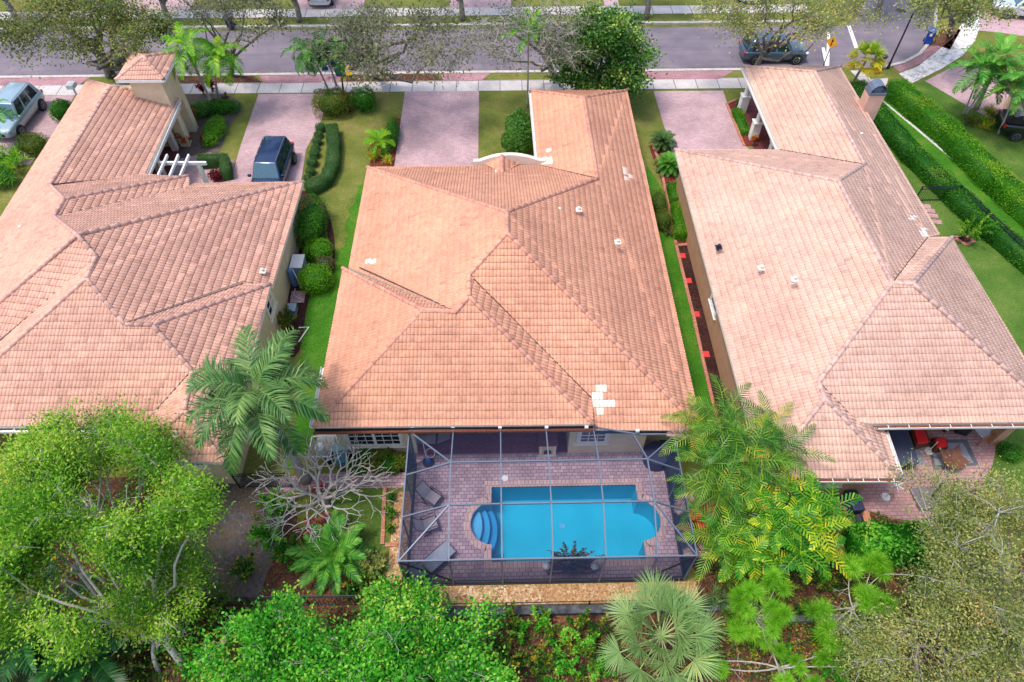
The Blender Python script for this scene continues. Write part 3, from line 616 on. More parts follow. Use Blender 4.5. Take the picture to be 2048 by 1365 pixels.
b.add(vs, fs); b.box((cx, cy, 4.17), (1.0, .85, .12)); b.box((cx, cy - .2, 4.4), (.5, .05, .3)); b.build('chimney_cap', mat_plain('grey_hood', C(104, 114, 132), .5, .3), ch)
for px, py in ((1482, 224), (1505, 277), (1540, 320)):
    b = MB(); p = P(px, py, 0); b.box((p.x, p.y, .6), (.5, .5, 1.2)); b.box((p.x, p.y, 1.24), (.6, .6, .08)); b.cyl((p.x, p.y, 1.28), .17, 1.5, 14, .15); b.box((p.x, p.y, 2.74), (.45, .45, .1)); b.build('porch_column', M['white'], H3)
b = MB(); pq = P(1985, 886); b.box((pq.x, pq.y + .1, 1.6), (.42, .42, 3.2)); b.build('patio_column', M['tan'], H3)
K.done()
# ---------------------------------------------------------------- swimming pool
M['plaster'] = mat_noise('pool_plaster', [C(10, 176, 200), C(18, 188, 214)], .5, .8)
M['step'] = mat_noise('pool_step', [C(96, 172, 212), C(110, 184, 220)], 1, .8)
t = NT('water'); tr = t.N("BsdfTransparent"); tr.inputs[0].default_value = (.8, .97, 1, 1); gl = t.N("BsdfGlossy", Roughness=.03)
fr = t.N("Fresnel", IOR=1.33); ms = t.N("MixShader"); nb = t.N("Bump", Strength=.12, Distance=.03); t.l.new(t.noise(5, 3), nb.inputs["Height"])
t.l.new(nb.outputs[0], gl.inputs["Normal"]); t.l.new(nb.outputs[0], fr.inputs["Normal"]); t.l.new(fr.outputs[0], ms.inputs[0]); t.l.new(tr.outputs[0], ms.inputs[1]); t.l.new(gl.outputs[0], ms.inputs[2]); t.l.new(ms.outputs[0], t.out.inputs[0]); M['water'] = t.m
PL = thing('swimming_pool', (2.5, 11.5, 0), 0, "blue swimming pool with rounded ends and pale curved entry steps under the screen cage", 'pool'); K = Kids(PL)
def up_tris(poly):
    out = []
    for a, b_, c_ in tessellate_polygon([[Vector((p[0], p[1], 0)) for p in poly]]):
        A, B, D = (Vector(poly[i][:2]) for i in (a, b_, c_)); out.append((a, b_, c_) if (B - A).cross(D - A) > 0 else (a, c_, b_))
    return out
b = MB(); n = len(POOL); DP = -1.35
b.add([(x, y, 0) for x, y in POOL] + [(x, y, DP) for x, y in POOL], [((i + 1) % n, i, n + i, n + (i + 1) % n) for i in range(n)])
tr = tessellate_polygon([[Vector((p[0], p[1], 0)) for p in POOL]]); b.add([(x, y, DP) for x, y in POOL], [tuple(range(n))]); b.build('pool_shell', M['plaster'], PL)
cx, cy = sum(p[0] for p in POOL) / n, sum(p[1] for p in POOL) / n
def offset_poly(poly, d):
    out = []; k = len(poly); ar = sum(poly[i][0] * poly[(i + 1) % k][1] - poly[(i + 1) % k][0] * poly[i][1] for i in range(k)); sg = 1 if ar > 0 else -1
    for i in range(k):
        a, b_, c_ = Vector(poly[i - 1][:2]), Vector(poly[i][:2]), Vector(poly[(i + 1) % k][:2]); u1 = (b_ - a).normalized(); u2 = (c_ - b_).normalized()
        n1 = Vector((u1.y, -u1.x)) * sg; n2 = Vector((u2.y, -u2.x)) * sg; m_ = (n1 + n2); m_ = m_.normalized() if m_.length > .01 else n1
        out.append(b_ + m_ * min(d / max(.5, m_.dot(n1)), d * 1.5))
    return out
outp = offset_poly(POOL, .3)
b = MB(); n = len(POOL); A = [(x, y, .045) for x, y in POOL]; B = [(p[0], p[1], .045) for p in outp]
b.add(A + B + [(x, y, -.05) for x, y in POOL] + [(p[0], p[1], .02) for p in outp], [(i, (i + 1) % n, n + (i + 1) % n, n + i)[::-1] for i in range(n)] + [((i + 1) % n, i, 2 * n + i, 2 * n + (i + 1) % n)[::-1] for i in range(n)] + [(n + i, n + (i + 1) % n, 3 * n + (i + 1) % n, 3 * n + i)[::-1] for i in range(n)])
b.build('coping', M['coping'], PL)
left = arc(-.58, 11.5, .9, 93, 267, 18)
for k, (bx_, zz, mt) in enumerate(((-1.02, -.25, 'step'), (-.7, -.5, 'plaster'), (-.4, -.76, 'plaster'))):
    hh = (.7, .85, .92)[k]; pts = [p for p in left if abs(p[1] - 11.5) <= hh + .02]
    y1, y0 = 11.5 - hh, 11.5 + hh; x1 = pts[0][0]
    rb = [(x1 + (bx_ - x1) * math.sin(math.pi * i / 10) ** .8, y1 + (y0 - y1) * i / 10) for i in range(1, 10)]
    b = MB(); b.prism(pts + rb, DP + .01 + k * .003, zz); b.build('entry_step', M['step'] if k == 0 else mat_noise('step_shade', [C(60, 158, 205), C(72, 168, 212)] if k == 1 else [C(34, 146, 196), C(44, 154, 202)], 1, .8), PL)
b = MB(); b.add([(x, y, -.07) for x, y in POOL], [tuple(range(n))]); b.build('water', M['water'], PL)
p = P(1125, 1052, -1.33); b = MB(); b.cyl((p.x, p.y, -1.34), .13, .02, 16); b.build('drain', M['step'], PL)
K.done()
p = P(1010, 957, .03); b = MB(); b.cyl((p.x, p.y, .026), .14, .02, 20); b.cyl((p.x, p.y, .046), .05, .006, 10); tag(b.build('skimmer_lid', M['white']), "round white skimmer lid set in the pool deck by the corner of the pool", 'lid')

# ---------------------------------------------------------------- screen cage
def mat_screen(name, op):
    t = NT(name); tr = t.N("BsdfTransparent"); tr.inputs[0].default_value = (.93, .95, 1, 1); df = t.N("BsdfDiffuse"); df.inputs[0].default_value = C(56, 66, 96)
    ms = t.N("MixShader"); ms.inputs[0].default_value = op; t.l.new(tr.outputs[0], ms.inputs[1]); t.l.new(df.outputs[0], ms.inputs[2]); t.l.new(ms.outputs[0], t.out.inputs[0]); return t.m
M['screen'] = mat_screen('roof_screen', .17); M['screen_w'] = mat_screen('wall_screen', .68)
CG = thing('screen_cage', (1.5, 11.7, 0), 0, "grey aluminium pool cage with screened walls and a sloped mansard roof", 'screen enclosure'); K = Kids(CG)
X0, X1, Y0, Y1, ZW, ZF = -3.93, 6.9, 9.0, 14.3, 2.65, 3.45
bx_ = [P(898, 1120, ZW).x, P(1004, 1120, ZW).x, P(1106, 1119, ZW).x, P(1212, 1118, ZW).x, P(1316, 1117, ZW).x]
fy0, fy1 = 10.78, 12.52; Zh = 3.02
def beam(a, b_, w_=.05, h=.075, nm='beam'): q = MB(); q.bar(a, b_, w_, h); return q.build(nm, M['alum'], CG)
beam((X0, Y0, ZW), (X1, Y0, ZW)); beam((X0, Y0, ZW), (X0, Y1, ZW + .05)); beam((X1, Y0, ZW), (X1, Y1, ZW)); beam((X0, Y1, Zh - .1), (3.6, Y1, Zh - .1), .08)
beam((3.6, Y1, Zh - .1), (bx_[4] + .05, Y1 - .3, ZW + .1), .05); beam((bx_[4], Y1 - .28, ZW + .1), (X1, Y1 - .28, ZW + .06), .05)
beam((bx_[0], fy1, ZF), (bx_[4], fy1, ZF)); beam((bx_[0], fy0, ZF), (bx_[4], fy0, ZF))
for x in bx_:
    beam((x, fy0, ZF), (x, fy1, ZF)); beam((x, Y0, ZW), (x, fy0, ZF)); beam((x, fy1, ZF), (x + (.0 if x < 5 else -.25), Y1 - (0 if x < 5 else .3), Zh - .1 if x < 5 else ZW + .1))
for y, x in ((fy0, 0), (fy1, 0)):
    beam((X0, y - .1, ZW), (bx_[0], y, ZF), .05, .07); beam((X1, y - .1, ZW), (bx_[4], y, ZF), .05, .07)
for (cx_, yy, zz, fy) in ((X0, Y0, ZW, fy0), (X0, Y1, ZW + .2, fy1), (X1, Y0, ZW, fy0), (X1, Y1 - .3, ZW, fy1)): beam((cx_, yy, zz), (bx_[0] if cx_ < 0 else bx_[4], fy, ZF), .05, .07)
for x in [X0] + bx_ + [X1]: beam((x, Y0, 0), (x, Y0, ZW), .06, .06, 'post')
for y in (fy0 - .1, fy1 - .1, Y1): beam((X0, y, 0), (X0, y, ZW), .06, .06, 'post'); beam((X1, y, 0), (X1, y, ZW), .06, .06, 'post')
q = MB(); q.bar((X0, Y0, .4), (X1, Y0, .4), .05); q.bar((X0, Y0, .4), (X0, Y1, .4), .05); q.bar((X1, Y0, .4), (X1, Y1, .4), .05); q.bar((X0 , Y0, .05), (X1, Y0, .05), .06, .1); q.bar((X0, Y0, .05), (X0, Y1, .05), .06, .1); q.build('chair_rail', M['darkmetal'], CG)
for a, b_ in (((X0, Y0, ZW - .1), (bx_[0], Y0, .45)), ((X1, Y0, ZW - .1), (bx_[4], Y0, .45))): q = MB(); q.bar(a, b_, .05); q.build('brace', M['darkmetal'], CG)
def panel(pts, m): q = MB(); q.add(pts, [tuple(range(len(pts)))]); q.build('screen_panel', m, CG)
S, SW = M['screen'], M['screen_w']
for i in range(4):
    a, c_ = bx_[i], bx_[i + 1]; panel([(a, fy0, ZF), (c_, fy0, ZF), (c_, fy1, ZF), (a, fy1, ZF)], S); panel([(a, Y0, ZW), (c_, Y0, ZW), (c_, fy0, ZF), (a, fy0, ZF)], S)
    if i < 3: panel([(a, fy1, ZF), (c_, fy1, ZF), (c_, Y1, Zh - .1), (a, Y1, Zh - .1)], S)
    else: panel([(a, fy1, ZF), (c_, fy1, ZF), (c_ - .25, Y1 - .3, ZW + .1), (a, Y1, Zh - .1)], S)
panel([(X0, Y0, ZW), (bx_[0], Y0, ZW), (bx_[0], fy0, ZF)], S); panel([(X0, Y0, ZW), (bx_[0], fy0, ZF), (X0, fy0 - .1, ZW)], S)
panel([(X0, fy0 - .1, ZW), (bx_[0], fy0, ZF), (bx_[0], fy1, ZF), (X0, fy1 - .1, ZW)], S); panel([(X0, fy1 - .1, ZW), (bx_[0], fy1, ZF), (X0, Y1, ZW)], S); panel([(X0, Y1, ZW), (bx_[0], fy1, ZF), (bx_[0], Y1, Zh - .1)], S)
panel([(X1, Y0, ZW), (bx_[4], Y0, ZW), (bx_[4], fy0, ZF)], S); panel([(X1, Y0, ZW), (bx_[4], fy0, ZF), (X1, fy0 - .1, ZW)], S); panel([(X1, fy0 - .1, ZW), (bx_[4], fy0, ZF), (bx_[4], fy1, ZF), (X1, fy1 - .1, ZW)], S); panel([(X1, fy1 - .1, ZW), (bx_[4], fy1, ZF), (X1, Y1 - .3, ZW)], S)
wx = [X0] + bx_ + [X1]
for i in range(6): panel([(wx[i], Y0, .02), (wx[i + 1], Y0, .02), (wx[i + 1], Y0, ZW), (wx[i], Y0, ZW)], SW)
wy = [Y0, fy0 - .1, fy1 - .1, Y1]
for i in range(3):
    for X in (X0, X1): panel([(X, wy[i], .02), (X, wy[i + 1], .02), (X, wy[i + 1], ZW), (X, wy[i], ZW)], SW)
for px in (825, 906, 1000, 1093, 1173, 1275, 1362):
    p = P(px, 855 if px < 1180 else 862, 3.05); q = MB(); q.box((p.x, p.y, 3.05), (.14, .1, .12)); q.build('gutter_bracket', M['white'], CG)
K.done()

# ---------------------------------------------------------------- cage and lanai furniture
M['sling'] = mat_noise('sling_fabric', [C(146, 134, 132), C(164, 152, 150)], 3, .9); M['slingg'] = mat_noise('grey_sling', [C(136, 140, 150), C(152, 156, 164)], 3, .9)
M['bronze'] = mat_plain('bronze_frame', C(52, 42, 40), .4, .5)
def sling_chair(label, px, py, rz):
    p = P(px, py, 0); T_ = thing('patio_chair', (p.x, p.y, .026), rz, label, 'chair', 'sling chairs by the pool')
    b = MB(); b.quad((-.26, .28, .40), (-.26, -.24, .36), (.26, -.24, .36), (.26, .28, .40)); b.quad((-.26, -.24, .36), (-.24, -.62, .86), (.24, -.62, .86), (.26, -.24, .36)); b.v = [tuple(x) for x in b.v]
    s_ = b.build('sling', M['sling'], T_); s_.modifiers.new('t', 'SOLIDIFY').thickness = .02
    for sx in (-1, 1):
        x = sx * .3; f = MB(); f.tube([(x, .34, 0), (x, .3, .42), (x, .3, .6), (x, .1, .65), (x, -.25, .62), (x, -.32, .5)], .016, 6); f.tube([(x * .93, .3, .41), (x * .93, -.24, .37), (x * .85, -.64, .9)], .014, 6)
        f.tube([(x, -.32, .5), (x, -.05, .2), (x, -.4, 0)], .016, 6); f.build('arm_frame', M['bronze'], T_)
    f = MB(); f.tube([(-.3, .3, .3), (.3, .3, .3)], .012, 6); f.tube([(-.25, -.64, .9), (.25, -.64, .9)], .014, 6); f.build('crossbar', M['bronze'], T_); return T_
sling_chair("brown sling chair by the cage's left wall, the one nearer the house", 866, 1004, R(-125))
sling_chair("brown sling chair between the other sling chair and the long grey lounger", 862, 1056, R(-70))
def chaise(label, px, py, rz, mat, L=1.9):
    p = P(px, py, 0); T_ = thing('sun_lounger', (p.x, p.y, .026), rz, label, 'sun lounger')
    b = MB(); b.box((0, .28, .34), (.6, L * .66, .03)); b.build('seat', mat, T_)
    b = MB(); M3 = Matrix.Rotation(R(-38), 3, 'X'); b.box((0, -L * .33 - .1, .52), (.6, .72, .03), rot=M3); b.build('backrest', mat, T_)
    for sx in (-1, 1): f = MB(); f.tube([(sx * .32, L * .5, .33), (sx * .32, -.36, .33), (sx * .32, -.95, .78)], .017, 6); f.build('side_rail', M['bronze'], T_)
    for sx in (-1, 1):
        for y in (.7, -.3): f = MB(); f.tube([(sx * .32, y, .33), (sx * .33, y + .08, 0)], .016, 6); f.build('leg', M['bronze'], T_)
    return T_
chaise("long grey sling lounger lying diagonally in the near left corner of the cage", 868, 1130, R(-48), M['slingg'])
chaise("cream sling lounger under the lanai eave beside the blue-based vacuum pole", 862, 884, R(88), M['sling'], 1.6)
# pool vacuum with blue base
p = P(857, 926, 0); T_ = thing('pool_vacuum', (p.x, p.y, .03), 0, "blue pool vacuum on a dark base with a white pole and a looped pink hose", 'pool vacuum')
b = MB(); b.cyl((0, 0, 0), .26, .07, 18); b.build('base', M['black'], T_); b = MB(); b.cyl((0, 0, .07), .12, .3, 14, .1); b.build('canister', mat_plain('vac_blue', C(26, 98, 176), .4), T_)
b = MB(); b.tube([(-.05, 0, .3), (-.1, .15, 1.2), (-.1, .2, 1.5)], .018, 6); b.build('pole', M['white'], T_)
b = MB(); b.tube([(0, 0, .35)] + [(.15 + .2 * math.cos(a), .05 + .1 * math.sin(a), .75 + .22 * math.sin(a)) for a in [i * .6 - 2.4 for i in range(11)]], .02, 6); b.build('hose', mat_plain('hose_pink', C(214, 168, 172), .5), T_)
# masonry counter
p0, p1 = P(1078, 916, 0), P(1111, 916, 0); T_ = thing('grill_counter', ((p0.x + p1.x) / 2, p0.y + 1.2, .03), 0, "outdoor stone counter with a red brick top and an arched opening at its near end", 'outdoor counter')
wd = p1.x - p0.x
b = MB(); b.box((0, 0, .45), (wd, 2.3, .9)); b.build('base', M['beige'], T_); b = MB(); b.box((0, .03, .94), (wd + .1, 2.4, .07)); b.build('top', M['lanai'], T_)
b = MB(); b.box((0, -1.155, .05), (wd + .12, .04, .1)); b.box((-wd / 2 + .06, -1.17, .5), (.1, .05, .8)); b.box((wd / 2 - .06, -1.17, .5), (.1, .05, .8)); b.build('front_trim', M['trim'], T_)
b = MB(); b.add([(.17 * math.cos(R(a)), -1.153, .42 + .17 * math.sin(R(a))) for a in range(0, 181, 20)] + [(-.17, -1.153, .2), (.17, -1.153, .2)], [tuple(range(12))]); b.build('arch_opening', M['black'], T_)
# round covered spa
p = P(1310, 922, 0); T_ = thing('round_spa', (p.x, p.y, .026), 0, "round dark navy covered spa in the far right corner of the cage", 'spa'); M['navy'] = mat_noise('navy_cover', [C(34, 38, 66), C(44, 50, 80)], 3, .6)
b = MB(); b.cyl((0, 0, 0), .56, .66, 32); b.build('body', M['navy'], T_, bevel=.02); b = MB(); b.cyl((0, 0, .66), .6, .08, 32, .55); b.build('cover', M['navy'], T_, bevel=.02)
# planter box with urns
p0, p1 = P(1094, 1145, 0), P(1186, 1143, 0); T_ = thing('planter_box', ((p0.x + p1.x) / 2, p0.y, .026), 0, "long low terracotta planter at the near edge of the pool holding the bronze-leaved shrub", 'planter')
b = MB(); wd = p1.x - p0.x; b.box((0, .1, .16), (wd, .42, .32)); b.build('trough', mat_noise('terracotta_pink', [C(150, 104, 104), C(168, 122, 118)], 4, .9), T_, bevel=.02); b = MB(); b.box((0, .1, .325), (wd - .08, .34, .02)); b.build('soil', M['mulch'], T_)
PLANTER = (T_.location.x, T_.location.y + .1)
for px, lb in ((1092, "small white urn at the left end of the long planter by the pool"), (1187, "small white urn at the right end of the long planter by the pool")):
    p = P(px, 1140, 0); b = MB(); b.tube([(p.x, p.y, z) for z in (.026, .08, .14, .3, .42, .45)], [.1, .05, .07, .13, .15, .17], 14); tag(b.build('urn', M['white'], smooth=True), lb, 'urn', 'white urns by the planter')

# ---------------------------------------------------------------- beside the houses
def ac_unit(px, py, label):
    p = P(px, py, 0); T_ = thing('air_conditioner', (p.x, p.y, 0), 0, label, 'air conditioner')
    b = MB(); b.box((0, 0, .5), (.62, .95, .9)); b.build('casing', mat_plain('ac_side', C(150, 168, 184), .5), T_, bevel=.02)
    b = MB(); b.box((0, 0, .965), (.66, 1.0, .04)); b.build('lid', M['white'], T_); b = MB(); b.box((0, 0, .03), (.8, 1.1, .06)); b.build('pad', M['concrete'], T_)
ac_unit(603, 548, "white topped air conditioner by the left house's side wall, beside the clipped shrubs")
p = P(580, 570, 0); T_ = thing('water_softener', (-11.15, p.y, 0), 0, "blue water tank with looping grey pipes against the left house's side wall", 'water tank')
b = MB(); b.cyl((0, 0, 0), .16, 1.1, 16); b.sphere((0, 0, 1.1), .16, 12, .6); b.build('tank', mat_plain('tank_blue', C(90, 124, 168), .5), T_)
b = MB(); b.tube([(.0, .0, 1.2), (.2, -.1, 1.25), (.35, -.3, .9), (.5, -.5, .3), (.7, .1, .25), (.75, .5, .3)], .03, 8); b.tube([(.1, -.4, .1), (.1, -.9, .15), (.5, -1.1, .1)], .025, 8); b.build('pipe', M['concrete'], T_)
b = MB(); q = PP([(598, 657), (618, 656), (598, 685)]); b.tube([(v.x, v.y, .05) for v in q], .035, 8); tag(b.build('white_pipe', M['white']), "bent white plastic pipe lying on the bright side lawn", 'pipe')
p = P(587, 626, 0); T_ = thing('utility_box', (p.x, p.y, 0), 0, "small blue-grey utility box on the ground below the left house's side window", 'utility box')
b = MB(); b.box((0, 0, .22), (.42, .5, .4)); b.build('body', mat_plain('box_blue', C(104, 126, 142), .6), T_, bevel=.02); b = MB(); b.box((0, 0, .435), (.46, .54, .03)); b.build('lid', mat_plain('box_lid', C(140, 158, 170), .6), T_)
# pool pump equipment under the eave
p = P(664, 893, 0); T_ = thing('pool_equipment', (-7.95, 14.75, .012), 0, "white framed pool pump equipment at the middle house's rear left corner", 'pool equipment')
b = MB()
for x in (-.5, .45):
    for y in (-.5, .5): b.box((x, y, .45), (.05, .05, .9))
b.bar((-.5, -.5, .9), (.45, -.5, .9), .05); b.bar((-.5, .5, .9), (.45, .5, .9), .05); b.bar((-.5, -.5, .9), (-.5, .5, .9), .05); b.bar((.45, -.5, .9), (.45, .5, .9), .05); b.build('frame', M['white'], T_)
b = MB(); b.cyl((-.15, .1, 0), .22, .7, 16); b.sphere((-.15, .1, .7), .22, 12, .5); b.build('filter_tank', M['white'], T_); b = MB(); b.tube([(.2, .2, .15), (.2, -.4, .15)], .12, 12); b.build('pump', M['black'], T_)
p = P(672, 915, 0); T_ = thing('storage_bin', (p.x + .35, p.y - .15, .02), R(20), "teal and black storage bin behind the bare tree's branches", 'bin'); M['teal'] = mat_plain('teal_plastic', C(44, 104, 118), .5)
b = MB(); b.box((0, 0, .3), (.55, 1.0, .6)); b.build('body', M['teal'], T_, bevel=.04); b = MB(); b.box((0, .3, .64), (.56, .42, .06)); b.build('lid', mat_plain('pale_teal', C(130, 170, 178), .5), T_)
# stepping slabs in the right mulch bed
M['redslab'] = mat_noise('red_slab', [C(196, 46, 48), C(214, 62, 60)], 5, .8)
for (px, py), lb in zip(((1364, 513), (1376, 563), (1392, 630), (1411, 710)), ("square red slab farthest from the pool in the dark mulch bed", "square red slab second farthest from the pool in the dark mulch bed", "square red slab beside the wall window in the dark mulch bed", "square red slab nearest the palm clump in the dark mulch bed")):
    p = P(px, py, 0); b = MB(); b.box((p.x, p.y, .04), (.36, .36, .05)); tag(b.build('stepping_slab', M['redslab']), lb, 'paving slab', 'red slabs in the mulch bed')
def edging(pts, label):
    b = MB(); q = PP(pts)
    for i in range(len(q) - 1): b.bar(q[i] + Vector((0, 0, .03)), q[i + 1] + Vector((0, 0, .03)), .16, .09)
    tag(b.build('brick_edging', M['edging']), label, 'edging')
edging([(1376, 490), (1352, 492), (1371, 570), (1388, 640), (1404, 715), (1424, 800), (1440, 860)], "long terracotta brick edging round the dark mulch bed by the tan wall")
edging([(1352, 492), (1332, 390), (1320, 330), (1303, 285)], "brick edging along the red mulch bed with feathery shrubs")
edging([(1488, 293), (1453, 209), (1485, 195)], "brick edging of the small red bed beside the right porch")
edging([(1907, 477), (1925, 471), (1948, 483), (1932, 491), (1907, 477)], "square of bricks round the sapling in the right lawn")
sheet('mulch_bed', PP([(1910, 477), (1925, 473), (1944, 483), (1932, 489)]), .018, M['mulch'])
edging([(770, 975), (765, 1090)], "dark brick edging between the back lawn and the gravel strip")
edging([(770, 1091), (796, 1090)], "short row of bricks across the gravel strip left of the cage")
edging([(1672, 1018), (1725, 1018)], "short pinkish brick edging beside the barbecue bed")
for pts, lb in (([(1690, 1024), (1702, 1024), (1712, 1054), (1700, 1056)], 'terracotta paving slab next to the barbecue cart'), ([(1716, 1022), (1735, 1022), (1746, 1052), (1724, 1055)], 'broad terracotta paving slab right of the dark gap beside the barbecue')):
    b = MB(); b.prism([(v.x, v.y) for v in PP(pts)], 0, .05); tag(b.build('paving_slab', mat_noise('terracotta_slab', [C(184, 120, 90), C(202, 142, 110)], 3, .9)), lb, 'paving slab')
for i, (px, py) in enumerate(((1851, 414), (1859, 423), (1865, 433), (1873, 445))):
    p = P(px, py, 0); b = MB(); b.box((p.x, p.y, .03), (.55, .35, .05), rz=R(-12)); tag(b.build('stepping_stone', M['patio']), "pinkish stepping stone beside the right house at the iron fence", 'stepping stone', 'stepping stones by the right house')

# ---------------------------------------------------------------- right patio furniture
M['redcush'] = mat_noise('red_cushion', [C(206, 18, 26), C(222, 32, 36)], 4, .85); M['wicker'] = mat_brick('brown_wicker', C(120, 66, 40), C(98, 50, 30), C(60, 32, 20), .06, .03, .006, stain=.1)
M['wood'] = mat_noise('teak', [C(140, 84, 46), C(168, 106, 62)], 5, .6)
def corner_box(name, px4, z, h, mat, parent=None, bevel=0): b = MB(); b.prism([(v.x, v.y) for v in PP(px4, z + h)], z, z + h); return b.build(name, mat, parent, bevel=bevel)
def rug(px4, inner, label, m1, m2):
    b = MB(); b.prism([(v.x, v.y) for v in PP(px4)], .02, .032); o = b.build('rug', m1); tag(o, label, 'rug'); b = MB(); b.prism([(v.x, v.y) for v in PP(inner)], .03, .038); b.build('rug_field', m2, o)
M['rugd'] = mat_noise('rug_dark', [C(84, 84, 94), C(98, 98, 106)], 8, .95); M['rugl'] = mat_noise('rug_grey', [C(128, 126, 138), C(144, 142, 152)], 8, .95)
rug([(1852, 880), (1933, 880), (1957, 931), (1866, 940)], [(1860, 887), (1925, 887), (1946, 927), (1870, 932)], "grey rug with a dark border on the right patio", M['rugd'], M['rugl'])
rug([(1790, 882), (1841, 892), (1852, 930), (1800, 935)], [(1800, 890), (1838, 897), (1847, 926), (1806, 930)], "smaller grey mat under the dark covered spa", M['rugl'], M['rugl'])
T_ = thing('covered_spa', P(1805, 905, 0), 0, "long dark blue covered spa against the right house on the patio", 'spa'); T_.location.z = .02; K = Kids(T_)
corner_box('cabinet', [(1772, 853), (1812, 853), (1838, 925), (1795, 930)], .02, .62, M['black'], T_); corner_box('cover', [(1770, 851), (1813, 851), (1839, 926), (1794, 931)], .64, .1, mat_noise('spa_cover', [C(52, 58, 82), C(62, 68, 92)], 3, .7), T_, .02); K.done()
def ottoman(px4, cush, h, label, nm, cat):
    c = P(*px4[0]); T_ = thing(nm, (c.x, c.y, .03), 0, label, cat); K = Kids(T_); corner_box('wicker_base', px4, .04, h, M['wicker'], T_, .02); corner_box('cushion', cush, .04 + h, .12, M['redcush'], T_, .03); K.done()
ottoman([(1820, 858), (1850, 855), (1863, 884), (1832, 893)], [(1825, 850), (1845, 850), (1858, 884), (1836, 887)], .42, "brown wicker bench with a long bright red cushion", 'wicker_bench', 'bench')
ottoman([(1866, 875), (1893, 876), (1897, 896), (1872, 898)], [(1872, 877), (1892, 876), (1895, 893), (1875, 895)], .4, "square brown wicker ottoman with a red cushion on the grey rug", 'wicker_ottoman', 'ottoman')
# teak sling armchair
p = P(1955, 878, 0); T_ = thing('teak_armchair', (p.x, p.y + .1, .03), R(-70), "teak armchair with a pale sling seat under the eave by the patio column", 'chair')
M['paleS'] = mat_noise('pale_sling', [C(176, 176, 178), C(192, 192, 192)], 4, .9)
b = MB(); b.box((0, .1, .42), (.6, .6, .03)); b.build('seat', M['paleS'], T_); b = MB(); b.box((0, -.42, .68), (.6, .6, .03), rot=Matrix.Rotation(R(-45), 3, 'X')); b.build('backrest', M['paleS'], T_)
for sx in (-1, 1): b = MB(); x = sx * .36; b.bar((x, .45, 0), (x, .45, .62), .05); b.bar((x, -.35, 0), (x, -.35, .62), .05); b.bar((x, -.5, .63), (x, .52, .63), .09, .03); b.bar((x, -.35, .38), (x, .45, .38), .04); b.build('arm_frame', M['wood'], T_)
# brown covered butterfly chair
p = P(1892, 927, 0); T_ = thing('butterfly_chair', (p.x, p.y, .03), R(8), "brown butterfly chair with drooping leather corners, near the oak branches", 'chair'); M['leather'] = mat_noise('brown_leather', [C(98, 58, 42), C(118, 74, 54)], 4, .6)
vs = [(-.5, .42, .72), (-.2, .35, .56), (.2, .35, .56), (.46, .45, .74), (.45, 0, .52), (.54, -.36, .58), (.22, -.52, .5), (0, -.56, .46), (-.24, -.52, .5), (-.56, -.32, .58), (-.46, 0, .52), (0, -.05, .4)]
b = MB(); b.add(vs, [(i, (i + 1) % 11, 11) for i in range(11)][::-1]); o = b.build('leather_sling', M['leather'], T_); o.modifiers.new('t', 'SOLIDIFY').thickness = .03
b = MB()
for a, c_ in (((-.55, .42, .75), (.5, -.4, 0)), ((.5, .46, .78), (-.5, -.4, 0)), ((-.62, -.3, .62), (.5, .4, 0)), ((.6, -.38, .62), (-.5, .4, 0))): b.tube([a, c_], .012, 6)
b.build('wire_frame', M['black'], T_)
# parasol stands: disc base, pole, folded arms
def stand(px, py, h, arms, label):
    p = P(px, py, 0); T_ = thing('parasol_stand', (p.x, p.y, .03), 0, label, 'parasol stand', 'white disc-footed stands on the right patio')
    b = MB(); b.cyl((0, 0, 0), .2, .06, 24, .17); b.build('base', M['white'], T_); b = MB(); b.tube([(0, 0, .05), (0, 0, h)], .018, 8); b.build('pole', M['white'], T_)
    if arms:
        b = MB()
        for i in range(6): a = i * math.pi / 3 + .3; b.bar((0, 0, h), (.3 * math.cos(a), .3 * math.sin(a), h + .03), .03)
        b.build('arms', M['white'], T_); b = MB(); b.box((.18, .3, h + .02), (.16, .2, .04), rz=.4); b.build('clip_lamp', M['black'], T_)
stand(1770, 995, 1.1, True, "white stand with six spread arms near the right house's rear corner"); stand(1857, 903, .8, False, "plain white disc-footed stand beside the grey rug")
p = P(1853, 1000, 0); T_ = thing('umbrella_base', (p.x - .05, p.y, .02), R(2), "square purple-grey cantilever umbrella base with a dark pole on the patio", 'umbrella base')
b = MB(); b.box((0, 0, .09), (1.05, 1.0, .16)); b.build('base', mat_noise('base_grey', [C(104, 92, 106), C(120, 106, 118)], 3, .7), T_, bevel=.05)
b = MB(); b.bar((.25, .05, .17), (.45, .3, .9), .1); b.build('pole', M['black'], T_); b = MB(); b.tube([(.4, -.2, .25), (.75, -.15, .25)], .02, 6); b.build('crank_handle', M['white'], T_)
# side table and small bits under the right eave
p = P(1895, 862, 0); T_ = thing('side_table', (p.x, p.y + .2, .03), R(15), "small brown side table with a white cloth under the right eave", 'side table')
b = MB(); b.box((0, 0, .25), (.6, .5, .5)); b.build('body', M['wicker'], T_); b = MB(); b.box((-.35, -.12, .42), (.4, .4, .02), rz=.5); b.build('cloth', M['white'], T_)
p = P(1915, 862, 0); T_ = thing('gas_grill', (p.x + .05, p.y + .1, .03), R(-20), "dark grill trolley under the right eave between table and teak chair", 'grill')
b = MB(); b.box((0, 0, .45), (.5, .9, .6)); b.build('cabinet', M['black'], T_, bevel=.03); b = MB(); b.box((0, .05, .8), (.42, .7, .14)); b.build('lid', M['darkmetal'], T_, bevel=.04)
p = P(1697, 1016, 0); T_ = thing('barbecue_cart', (p.x, p.y, .02), R(5), "black barbecue cart half hidden by the yellow-green palm", 'grill')
